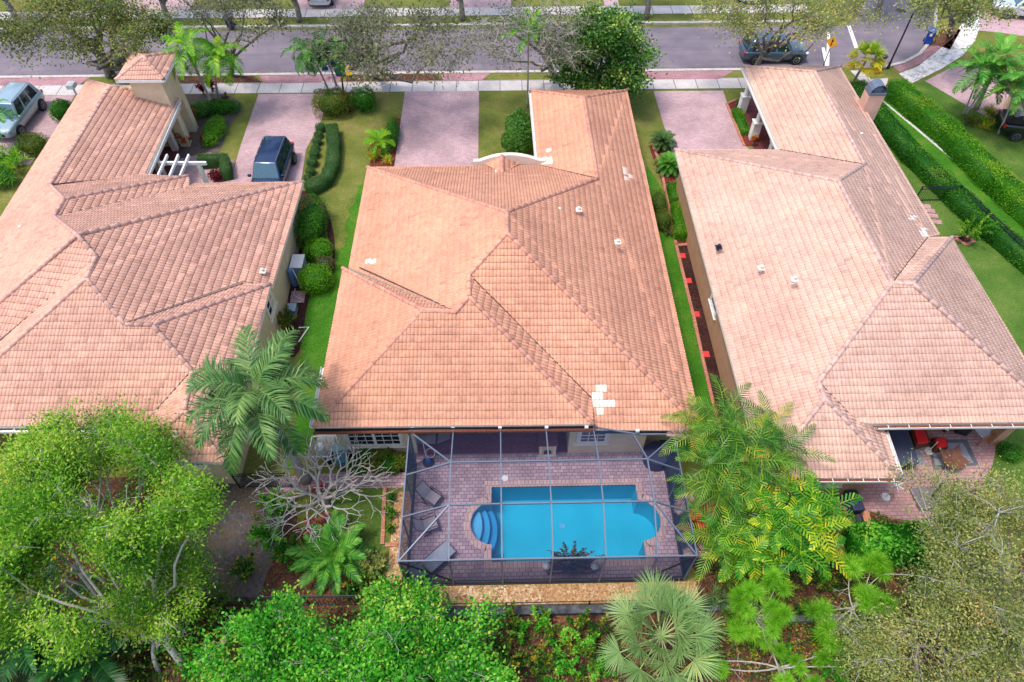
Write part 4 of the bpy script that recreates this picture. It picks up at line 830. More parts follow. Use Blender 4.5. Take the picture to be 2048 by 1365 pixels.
b = MB(); b.box((0, 0, .5), (.5, .9, .5)); b.build('body', M['navy'], T_, bevel=.04); b = MB(); b.tube([(0, -.8, .3), (0, -.5, .35)], .2, 12); b.build('side_burner', M['black'], T_)
for sx in (-.22, .22):
    for y in (-.4, .4): b = MB(); b.box((sx, y, .13), (.05, .05, .26)); b.build('leg', M['black'], T_)
b = MB(); b.box((-.05, -1.25, .12), (.62, .35, .22)); tag(b.build('ribbed_crate', M['navy'], T_, bevel=.02, loc=None))
p = P(1472, 280, 0)
b = MB(); p = P(1508, 283, 0); b.tube([(p.x, p.y, z) for z in (.03, .1, .35, .42)], [.12, .18, .2, .22], 14); tag(b.build('flower_pot', mat_noise('pot_clay', [C(186, 150, 108), C(206, 172, 130)], 4, .8), smooth=True), "buff clay flower pot at the foot of the nearest visible porch column", 'pot')

# ---------------------------------------------------------------- fences and walls
def iron_fence(pts, h, label, gap=.11, parent=None):
    T_ = thing('iron_fence', pts[0], 0, label, 'fence'); K = Kids(T_)
    for i in range(len(pts) - 1):
        a, c_ = Vector(pts[i]), Vector(pts[i + 1]); L = (c_ - a).length; n = max(1, int(L / gap)); b = MB()
        for z in (h - .02, h - .2, .12): b.bar(a + Vector((0, 0, z)), c_ + Vector((0, 0, z)), .035)
        for k in range(1, n): q = a.lerp(c_, k / n); b.box((q.x, q.y, h / 2 + .03), (.016, .016, h - .06))
        b.build('rail_panel', M['darkmetal'], T_); m_ = max(1, round(L / 2.2))
        for k in range(m_ + (1 if i == len(pts) - 2 else 0)): q = a.lerp(c_, k / m_); b = MB(); b.box((q.x, q.y, h / 2), (.06, .06, h + .06)); b.build('post', M['darkmetal'], T_)
    K.done(); return T_
a, c_, d_ = P(1828, 404), P(1905, 402), P(2048, 540); iron_fence([a, c_, c_ + (d_ - c_) * 1.5], 1.15, "black iron railing fence in the right lawn in front of the hedge")
iron_fence([Vector((-14.2, 8.35, 0)), Vector((-3.2, 8.3, 0))], 1.1, "low dark rail fence behind the left back yard", .14)
iron_fence([Vector((-11.4, 13.3, 0)), Vector((-9.2, 13.3, 0))], 1.3, "short dark metal gate fence between the left and middle houses", .11)
b = MB(); b.prism([(-3.2, 7.75), (9.5, 7.75), (9.5, 8.05), (-3.2, 8.05)], 0, .28); tag(b.build('low_wall', mat_noise('mossy_block', [C(40, 40, 44), C(70, 72, 78), C(96, 98, 104)], 3, .95, .3)), "low dark mossy block wall along the near edge of the gravel", 'wall')
T_ = thing('wire_fence', (3, 8.12, 0), 0, "thin black wire fence on the low wall below the gravel strip", 'fence'); K = Kids(T_)
b = MB(); b.bar((-3.2, 8.1, .55), (9.5, 8.1, .55), .03); b.bar((-3.2, 8.1, .25), (9.5, 8.1, .25), .02); b.build('rail', M['black'], T_)
for x in (-3.2, -.05, 3.1, 6.2, 9.4): b = MB(); b.box((x, 8.1, .3), (.05, .05, .6)); b.build('post', M['black'], T_)
K.done()
b = MB(); b.prism([(9.5, 7.3), (14.5, 7.3), (14.5, 7.55), (9.5, 7.55)], 0, .25); tag(b.build('garden_wall', mat_noise('grey_block', [C(76, 80, 80), C(110, 112, 112)], 3, .9)), "grey low garden wall strip behind the pine saplings", 'wall')
# white pergola by the left porch
T_ = thing('pergola', P(452, 362, 0), 0, "white wooden pergola with four rafters beside the left porch", 'pergola'); K = Kids(T_); zp = 2.35
a, c_ = P(318, 327, zp), P(413, 327, zp); b = MB(); b.bar(a, c_, .12, .2); b.build('main_beam', M['white'], T_)
for x0, x1, x2 in ((316, 296, 0), (335, 316, 0), (357, 340, 0), (378, 361, 0)):
    b = MB(); b.bar(P(x0, 311, zp + .15), P(x1 - 4, 362, zp + .15), .09, .18); b.build('rafter', M['white'], T_)
q = P(412, 366, 0); b = MB(); b.box((P(395, 328, zp).x, a.y, zp / 2), (.2, .2, zp)); b.build('post', M['white'], T_); K.done()
# ---------------------------------------------------------------- vehicles
M['tyre'] = mat_plain('tyre_rubber', C(30, 30, 32), .8); M['rim'] = mat_plain('alloy_rim', C(150, 152, 156), .3, .8); M['lamp_red'] = mat_plain('red_lamp', C(170, 22, 26), .3); M['lamp_clear'] = mat_plain('clear_lamp', C(216, 220, 224), .15)
M['carglass'] = mat_plain('car_glass', C(30, 44, 52), .05, spec=1); M['carglass_l'] = mat_plain('windscreen', C(58, 92, 106), .06, spec=1)
def paint(name, c): return mat_plain(name, c, .28, .35, var=.04, coat=.8)
def suv(label, cx, cy, yaw, L, Wd, Hh, pm, name='parked_suv', rails=True, roofm=None, cargo=False, hood=.25, rf=.12, glass=None, rear=.04):
    """front towards +X before yaw"""
    T_ = thing(name, (cx, cy, .02), yaw, label, 'car'); b = MB()
    bl = .58 * Hh; xs = [-.5, -.485, -.44, -.3, 0, .2, .33, .43, .475, .5]
    wf = [.80, .92, .98, 1, 1, 1, .99, .95, .86, .72]; zt = [.86, .96, 1, 1.02, 1.0, .98, .93, .86, .78, .68]; zl = [.42, .3, .24, .22, .22, .22, .22, .25, .3, .4]
    ring = []
    for i, x in enumerate(xs):
        w_ = Wd / 2 * wf[i]; t = bl * zt[i]; l = bl * zl[i] * .8 + .08
        pr = [(0, l), (w_ * .85, l), (w_ * .97, l + .08), (w_, (l + t) / 2), (w_ * .985, t - .1), (w_ * .93, t - .025), (w_ * .8, t), (0, t + .025)]
        full = pr + [(-y, z) for y, z in pr[-2:0:-1]]; ring.append([(x * L, y, z) for y, z in full])
    m_ = len(ring[0]); vs = [v for r_ in ring for v in r_]; fs = []
    for i in range(len(xs) - 1):
        for j in range(m_): fs.append((i * m_ + j, i * m_ + (j + 1) % m_, (i + 1) * m_ + (j + 1) % m_, (i + 1) * m_ + j))
    fs += [tuple(range(m_))[::-1], tuple((len(xs) - 1) * m_ + j for j in range(m_))]
    b.add(vs, fs); body = b.build('body', pm, T_, smooth=True); md = body.modifiers.new('s', 'SUBSURF'); md.levels = 1; md.render_levels = 1
    # cabin
    x0, x1, x2, x3 = (-.5 + rear) * L, (-.5 + rear + .055) * L, .01 * L + rf * L, (.5 - hood) * L; wl, wt = Wd * .455, Wd * .365; z0, z1 = bl - .03, Hh
    B0 = [(x0, -wl * .95, z0), (x3, -wl, z0 - .02), (x3, wl, z0 - .02), (x0, wl * .95, z0)]; B1 = [(x1, -wt, z1 - .04), (x2, -wt, z1), (x2, wt, z1), (x1, wt, z1 - .04)]
    if cargo: B1 = [(-.14 * L, -wt, z1 - .02), (x2, -wt, z1), (x2, wt, z1), (-.14 * L, wt, z1 - .02)]; B0[0] = (-.2 * L, -wl, z0); B0[3] = (-.2 * L, wl, z0)
    b = MB(); b.add(B0 + B1, [(0, 1, 5, 4), (1, 2, 6, 5), (2, 3, 7, 6), (3, 0, 4, 7), (4, 5, 6, 7)]); b.build('roof', roofm or pm, T_, bevel=.11, smooth=True)
    def pane(q, nm, ins=.1, k=.012, m=None, cut=None):
        q = [Vector(v) for v in q]; n = (q[1] - q[0]).cross(q[3] - q[0]).normalized()
        a, b_ = (cut or (0, 1)); bl_, br = q[0].lerp(q[1], a), q[0].lerp(q[1], b_); tl, tr_ = q[3].lerp(q[2], a), q[3].lerp(q[2], b_); c = (bl_ + br + tl + tr_) / 4
        r_ = [v + (c - v) * ins + n * k for v in (bl_, br, tr_, tl)]; mb = MB(); mb.add(r_, [(0, 1, 2, 3)]); mb.build(nm, m or glass or M['carglass'], T_)
    V0, V1 = B0, B1
    pane([V0[1], V0[2], V1[2], V1[1]], 'windscreen', .07, m=M['carglass_l'])
    if not cargo: pane([V0[3], V0[0], V1[0], V1[3]], 'rear_window', .12)
    for cut in ((.1, .36), (.38, .63), (.65, .93)) if not cargo else ((.08, .45), (.5, .92)):
        pane([V0[0], V0[1], V1[1], V1[0]], 'side_window', .1, cut=cut, m=M['carglass']); pane([V0[2], V0[3], V1[3], V1[2]], 'side_window', .1, cut=(1 - cut[1], 1 - cut[0]), m=M['carglass'])
    if rails:
        for sy in (-1, 1): b = MB(); b.tube([(x1 + .15, sy * wt * .92, z1 - .02), (x1 + .3, sy * wt * .94, z1 + .05), (x2 - .3, sy * wt * .94, z1 + .07), (x2 - .1, sy * wt * .92, z1)], .02, 6); b.build('roof_rail', M['rim'], T_)
    for sx in (-.31, .315):
        for sy in (-1, 1):
            wy = sy * (Wd / 2 - .09); wh = MB(); wh.tube([(sx * L, wy - .11, .35), (sx * L, wy + .12, .35)], .35, 20); wo = wh.build('wheel', M['tyre'], T_)
            rm = MB(); yy = wy + sy * .122
            for k in range(6): a = k * math.pi / 3; rm.bar((sx * L, yy, .35), (sx * L + .21 * math.cos(a), yy, .35 + .21 * math.sin(a)), .06, .02)
            rm.tube([(sx * L + .22 * math.cos(a), yy, .35 + .22 * math.sin(a)) for a in [i * math.pi / 8 for i in range(17)]], .022, 5); rm.build('rim', M['rim'], wo)
            ar = MB(); ar.tube([(sx * L, wy - .05, .36), (sx * L, sy * (Wd / 2 + .004), .36)], .41, 20); ar.build('wheel_arch', M['black'], T_)
            ar2 = wo; ar2.location = (0, sy * .035, 0)
    for sy in (-1, 1):
        b = MB(); b.box((x3 - .28 * .6, sy * (Wd / 2 + .06), bl + .08), (.14, .2, .14)); b.build('mirror', pm, T_, bevel=.03)
        b = MB(); b.box((.462 * L, sy * Wd * .36, bl * .78), (.2, .32, .12), rz=-sy * .5); b.build('headlight', M['lamp_clear'], T_, bevel=.03)
        b = MB(); b.box((-.478 * L, sy * Wd * .385, bl * .84), (.16, .3, .2), rz=sy * .35); b.build('tail_light', M['lamp_red'], T_, bevel=.03)
    b = MB(); b.box((.492 * L, 0, bl * .55), (.05, Wd * .45, .2)); b.build('grille', M['black'], T_)
    for sy in (-1, 1):
        for fx in (-.12, .1): b = MB(); b.box((fx * L, sy * (Wd / 2 - .005), bl - .16), (.16, .03, .03)); b.build('door_handle', M['rim'], T_)
    if cargo: b = MB(); b.box((-.33 * L, 0, bl + .02), (.28 * L, Wd * .8, .03)); b.build('bed_cover', M['black'], T_)
    return T_
p = P(553, 350, 0); suv("dark blue SUV with silver roof rails parked on the pink driveway", p.x, p.y - .3, R(-92), 4.75, 1.86, 1.72, paint('navy_paint', C(24, 46, 84)), hood=.22, rf=.15)
p = P(1545, 124, 0); suv("slate grey SUV parked in the street behind the right house's front roof", p.x, 47.35, R(0), 4.8, 1.93, 1.65, paint('slate_paint', C(58, 80, 98)), rear=.03)
p = P(40, 262, 0); suv("pale silver-blue SUV parked at the far left beside the shrub bed", -32.1, 40.3, R(-93), 4.75, 1.95, 1.8, paint('silver_paint', C(150, 172, 182)), roofm=None)
p = P(2040, 265, 0); suv("black pickup truck partly under the neighbouring house's carport on the right", p.x + .9, p.y - .4, R(-14), 5.3, 2.0, 1.85, paint('black_paint', C(18, 22, 28)), 'pickup_truck', False, cargo=True)
p = P(2045, 38, 0); suv("white pickup parked at the top right corner across the grass verge", p.x + .4, p.y + .5, R(165), 5.4, 2.0, 1.85, paint('white_car_paint', C(208, 214, 222)), 'pickup_truck', False, cargo=True)
suv("white car parked across the street behind the bare tree tops on the left", P(640, 22).x, 57.6, R(90), 4.6, 1.85, 1.6, paint('white_car_paint', C(208, 214, 222)))
suv("white car parked across the street behind the yellowing oak", P(1500, 16).x, 57.6, R(90), 4.6, 1.85, 1.6, paint('white_car_paint', C(208, 214, 222)))

# ---------------------------------------------------------------- street furniture
M['blue'] = mat_plain('blue_bin', C(12, 66, 160), .45); M['yellow'] = mat_plain('yellow_bin', C(240, 190, 10), .5)
def wheelie(label, px, py, rz, logo=False, dx=0, mat=None):
    p = P(px, py, 0); T_ = thing('wheeled_bin', (p.x + dx, p.y, .03), rz, label, 'bin', 'blue wheeled bins'); mat = mat or M['blue']
    b = MB(); b.box((0, 0, .52), (.58, .68, .95)); o = b.build('body', mat, T_, bevel=.03)
    for v in o.data.vertices:
        if v.co.z < .4: v.co.x *= .8; v.co.y *= .8
    b = MB(); b.box((0, 0, 1.03), (.64, .78, .07)); b.build('lid', mat, T_, bevel=.025); b = MB(); b.tube([(-.25, .42, .98), (.25, .42, .98)], .02, 6); b.build('handle', M['black'], T_)
    for sx in (-1, 1): b = MB(); b.tube([(sx * .26, .3, .13), (sx * .32, .3, .13)], .13, 12); b.build('wheel', M['black'], T_)
    if logo:
        b = MB(); b.tube([(.07 * math.cos(a) , -.02 + .07 * math.sin(a), 1.072) for a in [i * math.pi / 6 for i in range(13)]], .022, 4); b.cyl((0, -.02, 1.068), .04, .008, 8); b.box((0, -.372, .82), (.17, .01, .2)); b.box((0, -.1, 1.07), (.05, .1, .01)); b.build('emblem', M['white'], T_)
wheelie("tall blue wheeled bin on the verge behind the palm pair, near the yellow tub", 679, 150, R(8)); wheelie("blue wheeled bin with a white emblem at the curved kerb, top right", 1853, 88, R(-30), True)
wheelie("dark blue bin behind the yellowing fan palm near the lamp post", 1752, 137, R(0), mat=M['navy'])
wheelie("small dark blue bin on the far kerb glimpsed between the left palm crowns", 464, 58, R(5), mat=M['navy'])
def tub(label, px, py, rz):
    p = P(px, py, 0); T_ = thing('yellow_tub', (p.x, p.y, .05), rz, label, 'recycling tub', 'yellow recycling tubs'); b = MB(); b.box((0, 0, .2), (.55, .75, .36)); o = b.build('body', M['yellow'], T_, bevel=.03)
    b = MB(); b.box((0, 0, .385), (.6, .8, .03)); b.build('rim', M['yellow'], T_, bevel=.01)
    T_.rotation_euler = (R(62), 0, rz); T_.location.z = .3; T_.scale = (.75, .75, .75)
tub("yellow recycling tub tipped on the verge right of the tall blue bin", 697, 150, R(25)); tub("yellow recycling tub tipped beside the dark bin under the yellowing fan palm", 1749, 143, R(20))
p = P(655, 162, 0); T_ = thing('folding_trolley', (p.x, p.y, .03), R(4), "white folding trolley with a blue basket standing on the verge by the palms", 'trolley')
b = MB()
for sx in (-.28, .28): b.bar((sx, 0, 0), (sx * .9, .15, 1.0), .035); b.bar((sx, -.3, 0), (sx, 0, .05), .035)
b.bar((-.34, -.3, .02), (.34, -.3, .02), .04); b.bar((-.26, .15, 1.0), (.26, .15, 1.0), .05); b.build('frame', M['white'], T_); b = MB(); b.box((0, .3, .8), (.5, .3, .3)); b.build('basket', M['blue'], T_, bevel=.02)
# lamp post
p = P(1775, 138, 0); hh = 4.75; T_ = thing('street_lamp', (p.x, p.y, 0), 0, "tall dark street lamp with a lantern head standing at the curved corner", 'street lamp')
b = MB(); b.tube([(0, 0, 0), (0, 0, .5), (0, 0, .55), (0, 0, hh - .55)], [.1, .09, .065, .05], 12); b.build('pole', M['black'], T_)
b = MB(); b.tube([(0, 0, hh - .55), (0, 0, hh - .5), (0, 0, hh - .12)], [.06, .13, .2], 6); b.build('lantern_glass', M['lamp_clear'], T_)
b = MB(); b.tube([(0, 0, hh - .12), (0, 0, hh - .08), (0, 0, hh + .08), (0, 0, hh + .15)], [.25, .25, .1, .03], 6)
for i in range(6): a = i * math.pi / 3; b.bar((.13 * math.cos(a), .13 * math.sin(a), hh - .5), (.2 * math.cos(a), .2 * math.sin(a), hh - .12), .02)
b.build('lantern_cap', M['black'], T_)
# warning sign
p = P(1645, 136, 0); T_ = thing('warning_sign', (p.x, p.y, 0), R(-40), "yellow diamond warning sign with a black arrow on a dark post", 'road sign')
b = MB(); b.tube([(0, 0, 0), (0, 0, 2.25)], .035, 8); b.build('post', M['black'], T_)
b = MB(); b.box((0, -.05, 1.95), (.62, .015, .62), rot=Matrix.Rotation(R(45), 3, 'Y')); b.build('sign_plate', mat_plain('sign_yellow', C(240, 160, 16), .5), T_)
b = MB(); b.box((0, -.062, 1.86), (.07, .006, .32)); b.add([(-.13, -.065, 2.0), (.13, -.065, 2.0), (0, -.065, 2.2)], [(0, 1, 2)]); b.build('arrow', M['black'], T_)
p = P(1802, 22, 0); b = MB(); b.cyl((p.x, p.y, .013), .42, .012, 28); tag(b.build('manhole_cover', mat_noise('cast_iron', [C(58, 60, 54), C(78, 78, 70)], 12, .8)), "round dark manhole cover in the side road", 'manhole cover')
p = P(147, 200, 0); T_ = thing('letterbox', (p.x + .4, p.y, 0), 0, "white letter box behind the left clipped bush by the left house", 'letter box')
b = MB(); b.box((0, 0, .5), (.1, .1, 1.0)); b.build('post', M['white'], T_); b = MB(); b.box((0, 0, 1.1), (.5, .6, .3)); b.build('box', M['white'], T_, bevel=.03)
# neighbour's house corner, right edge
H4 = thing('house', (44, 40, 0), 0, "corner of the far right neighbour's house, pale roof edge above the palms", 'house'); K = Kids(H4)
a, c_ = P(1995, 152, 2.9), P(2025, 190, 2.9); q = [(a.x, a.y, 2.9), (c_.x, c_.y - 1.5, 2.9), (c_.x + 9, c_.y - 1, 4.8), (a.x + 9, a.y + 2, 4.8)]
roof_surface('roof', [[q[0], q[1], q[2], q[3]]], M['tile_right'], H4, (), 90, .05); b = MB(); b.prism([(a.x + 2.4, c_.y - .5), (a.x + 9, c_.y - .5), (a.x + 9, a.y + 1), (a.x + 2.4, a.y + 1)], 0, 2.8); b.build('wall', M['beige'], H4)
b = MB(); p = P(2022, 258, 0); b.box((p.x, p.y, 1.35), (.5, .5, 2.7)); b.build('carport_column', M['white'], H4); K.done()
# ---------------------------------------------------------------- foliage tools
def unit(a): return a / np.maximum(np.linalg.norm(a, axis=-1, keepdims=True), 1e-9)
class Leaves:
    def __init__(s): s.V = []; s.F = []; s.v = []; s.n = 0
    def add(s, c, d, n, L, W, v, fold=.0):
        c = np.asarray(c, float); k = len(c)
        if k == 0: return s
        d = unit(np.asarray(d, float)); sd = unit(np.cross(d, n)); L = np.broadcast_to(L, (k,))[:, None]; W = np.broadcast_to(W, (k,))[:, None]
        up = unit(np.cross(sd, d))
        V = np.stack([c, c + d * L * .42 + sd * W / 2 + up * W * fold, c + d * L - up * L * .08, c + d * L * .42 - sd * W / 2 + up * W * fold], 1)
        s.V.append(V.reshape(-1, 3)); s.F.append(np.arange(k * 4).reshape(-1, 4) + s.n); s.v.append(np.broadcast_to(v, (k,))); s.n += k * 4; return s
    def raw(s, V, F, v):
        V = np.asarray(V, float); F = np.asarray(F); s.V.append(V); s.F.append(F + s.n); s.v.append(np.broadcast_to(v, (len(F),))); s.n += len(V); return s
    def build(s, name, mat, parent=None):
        V = np.concatenate(s.V); F = np.concatenate(s.F).astype(np.int32); v = np.concatenate(s.v).astype(np.float32); me = bpy.data.meshes.new(name)
        me.vertices.add(len(V)); me.vertices.foreach_set("co", V.astype(np.float32).ravel()); me.loops.add(len(F) * 4); me.loops.foreach_set("vertex_index", F.ravel())
        me.polygons.add(len(F)); me.polygons.foreach_set("loop_start", np.arange(len(F), dtype=np.int32) * 4); me.polygons.foreach_set("loop_total", np.full(len(F), 4, np.int32)); me.update()
        a = me.attributes.new("v", 'FLOAT', 'FACE'); a.data.foreach_set("value", np.clip(v, 0, 1)); return link(name, me, mat, parent)
def rdir(k, up=.0):
    d = RNG.normal(size=(k, 3)); d[:, 2] += up; return unit(d)
G_ = lambda *a: C(*a)
M['lf_oak'] = mat_leaf('oak_leaves', [(0, G_(64, 84, 34)), (.5, G_(108, 126, 58)), (.85, G_(142, 148, 78)), (1, G_(168, 144, 78))])
M['lf_oakg'] = mat_leaf('grey_oak_leaves', [(0, G_(72, 82, 52)), (.5, G_(108, 118, 78)), (1, G_(148, 148, 108))])
M['lf_yel'] = mat_leaf('yellowing_leaves', [(0, G_(84, 106, 50)), (.5, G_(138, 152, 78)), (.85, G_(184, 184, 104)), (1, G_(202, 176, 104))])
M['lf_lime'] = mat_leaf('lime_leaves', [(0, G_(52, 108, 22)), (.35, G_(104, 164, 38)), (.75, G_(158, 204, 60)), (1, G_(206, 208, 96))], .5)
M['lf_vivid'] = mat_leaf('vivid_leaves', [(0, G_(28, 96, 18)), (.4, G_(66, 164, 36)), (.75, G_(130, 214, 66)), (1, G_(206, 218, 92))], .5)
M['lf_mag'] = mat_leaf('magnolia_leaves', [(0, G_(36, 78, 26)), (.5, G_(70, 122, 42)), (.85, G_(122, 166, 66)), (1, G_(190, 194, 96))], .3, .35)
M['lf_hedge'] = mat_leaf('hedge_leaves', [(0, G_(30, 84, 16)), (.5, G_(54, 122, 22)), (.86, G_(96, 156, 34)), (1, G_(158, 138, 52))], .3)
M['lf_hedgel'] = mat_leaf('bright_hedge_leaves', [(0, G_(44, 108, 14)), (.5, G_(84, 150, 22)), (.85, G_(142, 186, 40)), (1, G_(176, 156, 50))], .35)
M['lf_top'] = mat_leaf('topiary_leaves', [(0, G_(46, 82, 36)), (.6, G_(72, 112, 52)), (1, G_(108, 128, 74))], .2)
M['lf_boxwood'] = mat_leaf('olive_bush_leaves', [(0, G_(54, 84, 22)), (.55, G_(94, 120, 36)), (1, G_(164, 130, 50))], .25)
M['lf_palm'] = mat_leaf('palm_green', [(0, G_(40, 102, 32)), (.5, G_(78, 150, 48)), (1, G_(138, 190, 72))], .3, .45)
M['lf_palmb'] = mat_leaf('palm_bright', [(0, G_(60, 132, 20)), (.5, G_(108, 178, 32)), (1, G_(176, 206, 50))], .4, .45)
M['lf_royal'] = mat_leaf('royal_palm_green', [(0, G_(44, 88, 44)), (.5, G_(84, 130, 66)), (1, G_(146, 174, 96))], .3, .4)
M['lf_areca'] = mat_leaf('areca_green', [(0, G_(34, 88, 28)), (.5, G_(78, 136, 38)), (.88, G_(136, 168, 52)), (1, G_(184, 166, 62))], .35, .4)
M['lf_mac'] = mat_leaf('fishtail_green', [(0, G_(44, 116, 28)), (.5, G_(88, 160, 36)), (.85, G_(166, 196, 42)), (1, G_(214, 206, 56))], .4, .4)
M['lf_sabal'] = mat_leaf('sabal_green', [(0, G_(88, 128, 66)), (.5, G_(140, 172, 102)), (.9, G_(184, 206, 132)), (1, G_(210, 172, 80))], .3, .45)
M['lf_yfan'] = mat_leaf('yellow_fan', [(0, G_(98, 150, 30)), (.5, G_(168, 188, 46)), (1, G_(226, 176, 40))], .35)
M['lf_red'] = mat_leaf('red_frond', [(0, G_(160, 20, 24)), (1, G_(226, 48, 44))], .3)
M['lf_orange'] = mat_leaf('orange_frond', [(0, G_(196, 90, 14)), (1, G_(236, 140, 30))], .3)
M['lf_dry'] = mat_leaf('dry_frond', [(0, G_(120, 76, 66)), (1, G_(196, 176, 160))], .3)
M['lf_dark'] = mat_leaf('dark_palm', [(0, G_(14, 52, 20)), (.6, G_(30, 84, 34)), (1, G_(62, 118, 46))], .25, .4)
M['lf_croton'] = mat_leaf('croton', [(0, G_(70, 92, 24)), (.35, G_(176, 96, 34)), (.75, G_(206, 84, 48)), (1, G_(150, 44, 36))], .3)
M['lf_ti'] = mat_leaf('maroon_ti', [(0, G_(84, 20, 34)), (1, G_(150, 44, 60))], .3)
M['lf_pink'] = mat_leaf('pink_bromeliad', [(0, G_(96, 60, 48)), (.4, G_(180, 84, 88)), (1, G_(220, 120, 122))], .3)
M['lf_bronze'] = mat_leaf('bronze_leaves', [(0, G_(52, 66, 40)), (.5, G_(88, 96, 58)), (1, G_(156, 124, 88))], .2)
M['lf_pine'] = mat_leaf('pine_needles', [(0, G_(104, 168, 36)), (.6, G_(148, 212, 54)), (1, G_(190, 232, 90))], .5)
M['lf_under'] = mat_leaf('undergrowth_leaves', [(0, G_(26, 62, 18)), (.5, G_(58, 104, 30)), (.85, G_(110, 142, 38)), (1, G_(200, 160, 40))], .3)
M['lf_fallen'] = mat_leaf('fallen_leaves', [(0, G_(84, 52, 36)), (.6, G_(146, 98, 62)), (1, G_(196, 150, 84))], .05)
M['bark'] = mat_noise('grey_bark', [C(84, 76, 70), C(122, 112, 104), C(150, 142, 134)], 5, .9, .4)
M['barkp'] = mat_noise('pale_bark', [C(150, 142, 134), C(188, 180, 172)], 6, .9, .3)
M['palmtrunk'] = mat_noise('palm_trunk', [C(150, 138, 126), C(186, 176, 166)], 7, .9, .3)
M['browntrunk'] = mat_noise('brown_trunk', [C(86, 62, 48), C(120, 92, 72)], 8, .9, .4)
M['shaft'] = mat_plain('crownshaft_green', C(150, 170, 70), .5)
M['core'] = mat_plain('inner_twigs', C(38, 44, 24), .95, var=.3)

def bez(a, b, c, n): return [a * (1 - t) ** 2 + b * 2 * t * (1 - t) + c * t * t for t in [i / n for i in range(n + 1)]]
def tree(name, label, base, top, rad, K=60, per=120, leaf=(.12, .06), mat='lf_oak', bark='bark', tr=.16, seed=1, group=None, cr=.45, fork=.35, flat=1.0, limbs=8, twigs=5, cat='tree', hole=0.0, twm=None, shape=1.0):
    rg = np.random.default_rng(seed); B = np.array(base, float); T = np.array(top, float); rad = np.array(rad, float)
    T_ = thing(name, tuple(B), 0, label, cat, group)
    pts = []
    while len(pts) < K:
        p = rg.normal(size=3); p /= np.linalg.norm(p); r = rg.uniform(.25, 1) ** .45; p = p * r
        ang = math.atan2(p[1], p[0]); p[:2] *= 1 + .2 * math.sin(ang * 3 + seed) + .16 * math.sin(ang * 5 + seed * 2) + .1 * math.sin(ang * 9 + seed); p[2] += .25 * math.sin(p[0] * 6 + seed) * math.sin(p[1] * 7)
        if p[2] < -.55: continue
        if hole and math.sin(p[0] * 5 + seed) + math.sin(p[1] * 6 + seed * 1.7) > 2 - hole * 2: continue
        pts.append(p * rad * shape)
    C_ = np.array(pts) + T
    wood = MB(); fk = B + (T - B) * fork; fk = fk + np.array([0, 0, .0]); mid = (B + fk) / 2 + rg.normal(size=3) * .08 * np.linalg.norm(fk - B)
    wood.tube([Vector(x) for x in bez(B, mid, fk, 5)], [tr * (1.25 - .45 * i / 5) for i in range(6)], 8, True)
    loc = -B
    idx = rg.permutation(K)[:limbs]; nodes = []; rads = []
    for i in idx:
        e = C_[i]; m = fk * .5 + e * .5 + np.array([0, 0, .12 * np.linalg.norm(e - fk)]) * (1 if rg.random() < .6 else -.4) + rg.normal(size=3) * .13 * np.linalg.norm(e - fk); s1 = fk + (B - fk) * rg.uniform(0, .35); c = [q + rg.normal(size=3) * .03 * np.linalg.norm(e - fk) * (0 < qi < 6) for qi, q in enumerate(bez(s1, m, e, 6))]; L_ = tr * .62
        wood.tube([Vector(x) for x in c], [L_ * (1 - .8 * k / 6) for k in range(7)], 6, False); nodes += c[1:]; rads += [L_ * (1 - .8 * k / 6) for k in range(1, 7)]
    nodes = np.array(nodes); rads = np.array(rads)
    Lf = Leaves()
    for i in range(K):
        e = C_[i]
        if i not in idx:
            dd = np.linalg.norm(nodes - e, axis=1) + .3 * np.maximum(0, np.linalg.norm(nodes - T, axis=1) - np.linalg.norm(e - T)); j = int(np.argmin(dd)); s0 = nodes[j]; m = (s0 + e) / 2 + rg.normal(size=3) * .12 * dd[j]; r0 = min(rads[j] * .7, .035)
            wood.tube([Vector(x) for x in bez(s0, m, e, 3)], [r0, r0 * .75, r0 * .5, .008], 4, False)
        for _ in range(twigs):
            q = e + rg.normal(size=3) * cr * np.array([1, 1, .6]); m = (e + q) / 2 + rg.normal(size=3) * .08; wood.tube([Vector(e), Vector(m), Vector(q)], [.014, .01, .004], 3, False)
        k = max(1, int(per * rg.uniform(.4, 1.5))); tone = rg.normal() * .2; pos = e + rg.normal(size=(k, 3)) * cr * np.array([1, 1, .62]) * rg.uniform(.7, 1.25); out = unit(pos - T) * .6 + rg.normal(size=(k, 3)) * .7 + np.array([0, 0, .1]); n = rg.normal(size=(k, 3)) * .55 + np.array([0, 0, 1.0])
        Lf.add(pos, out, n, leaf[0] * rg.uniform(.7, 1.3, k), leaf[1] * rg.uniform(.7, 1.3, k), np.clip(.48 + tone + rg.normal(size=k) * .2, 0, 1))
    w_ = wood.build('trunk', M[bark], T_, smooth=True); c = Lf.build('crown', M[mat], T_)
    for o in (w_, c): o.matrix_parent_inverse = Matrix.Translation(-Vector(base))
    return T_

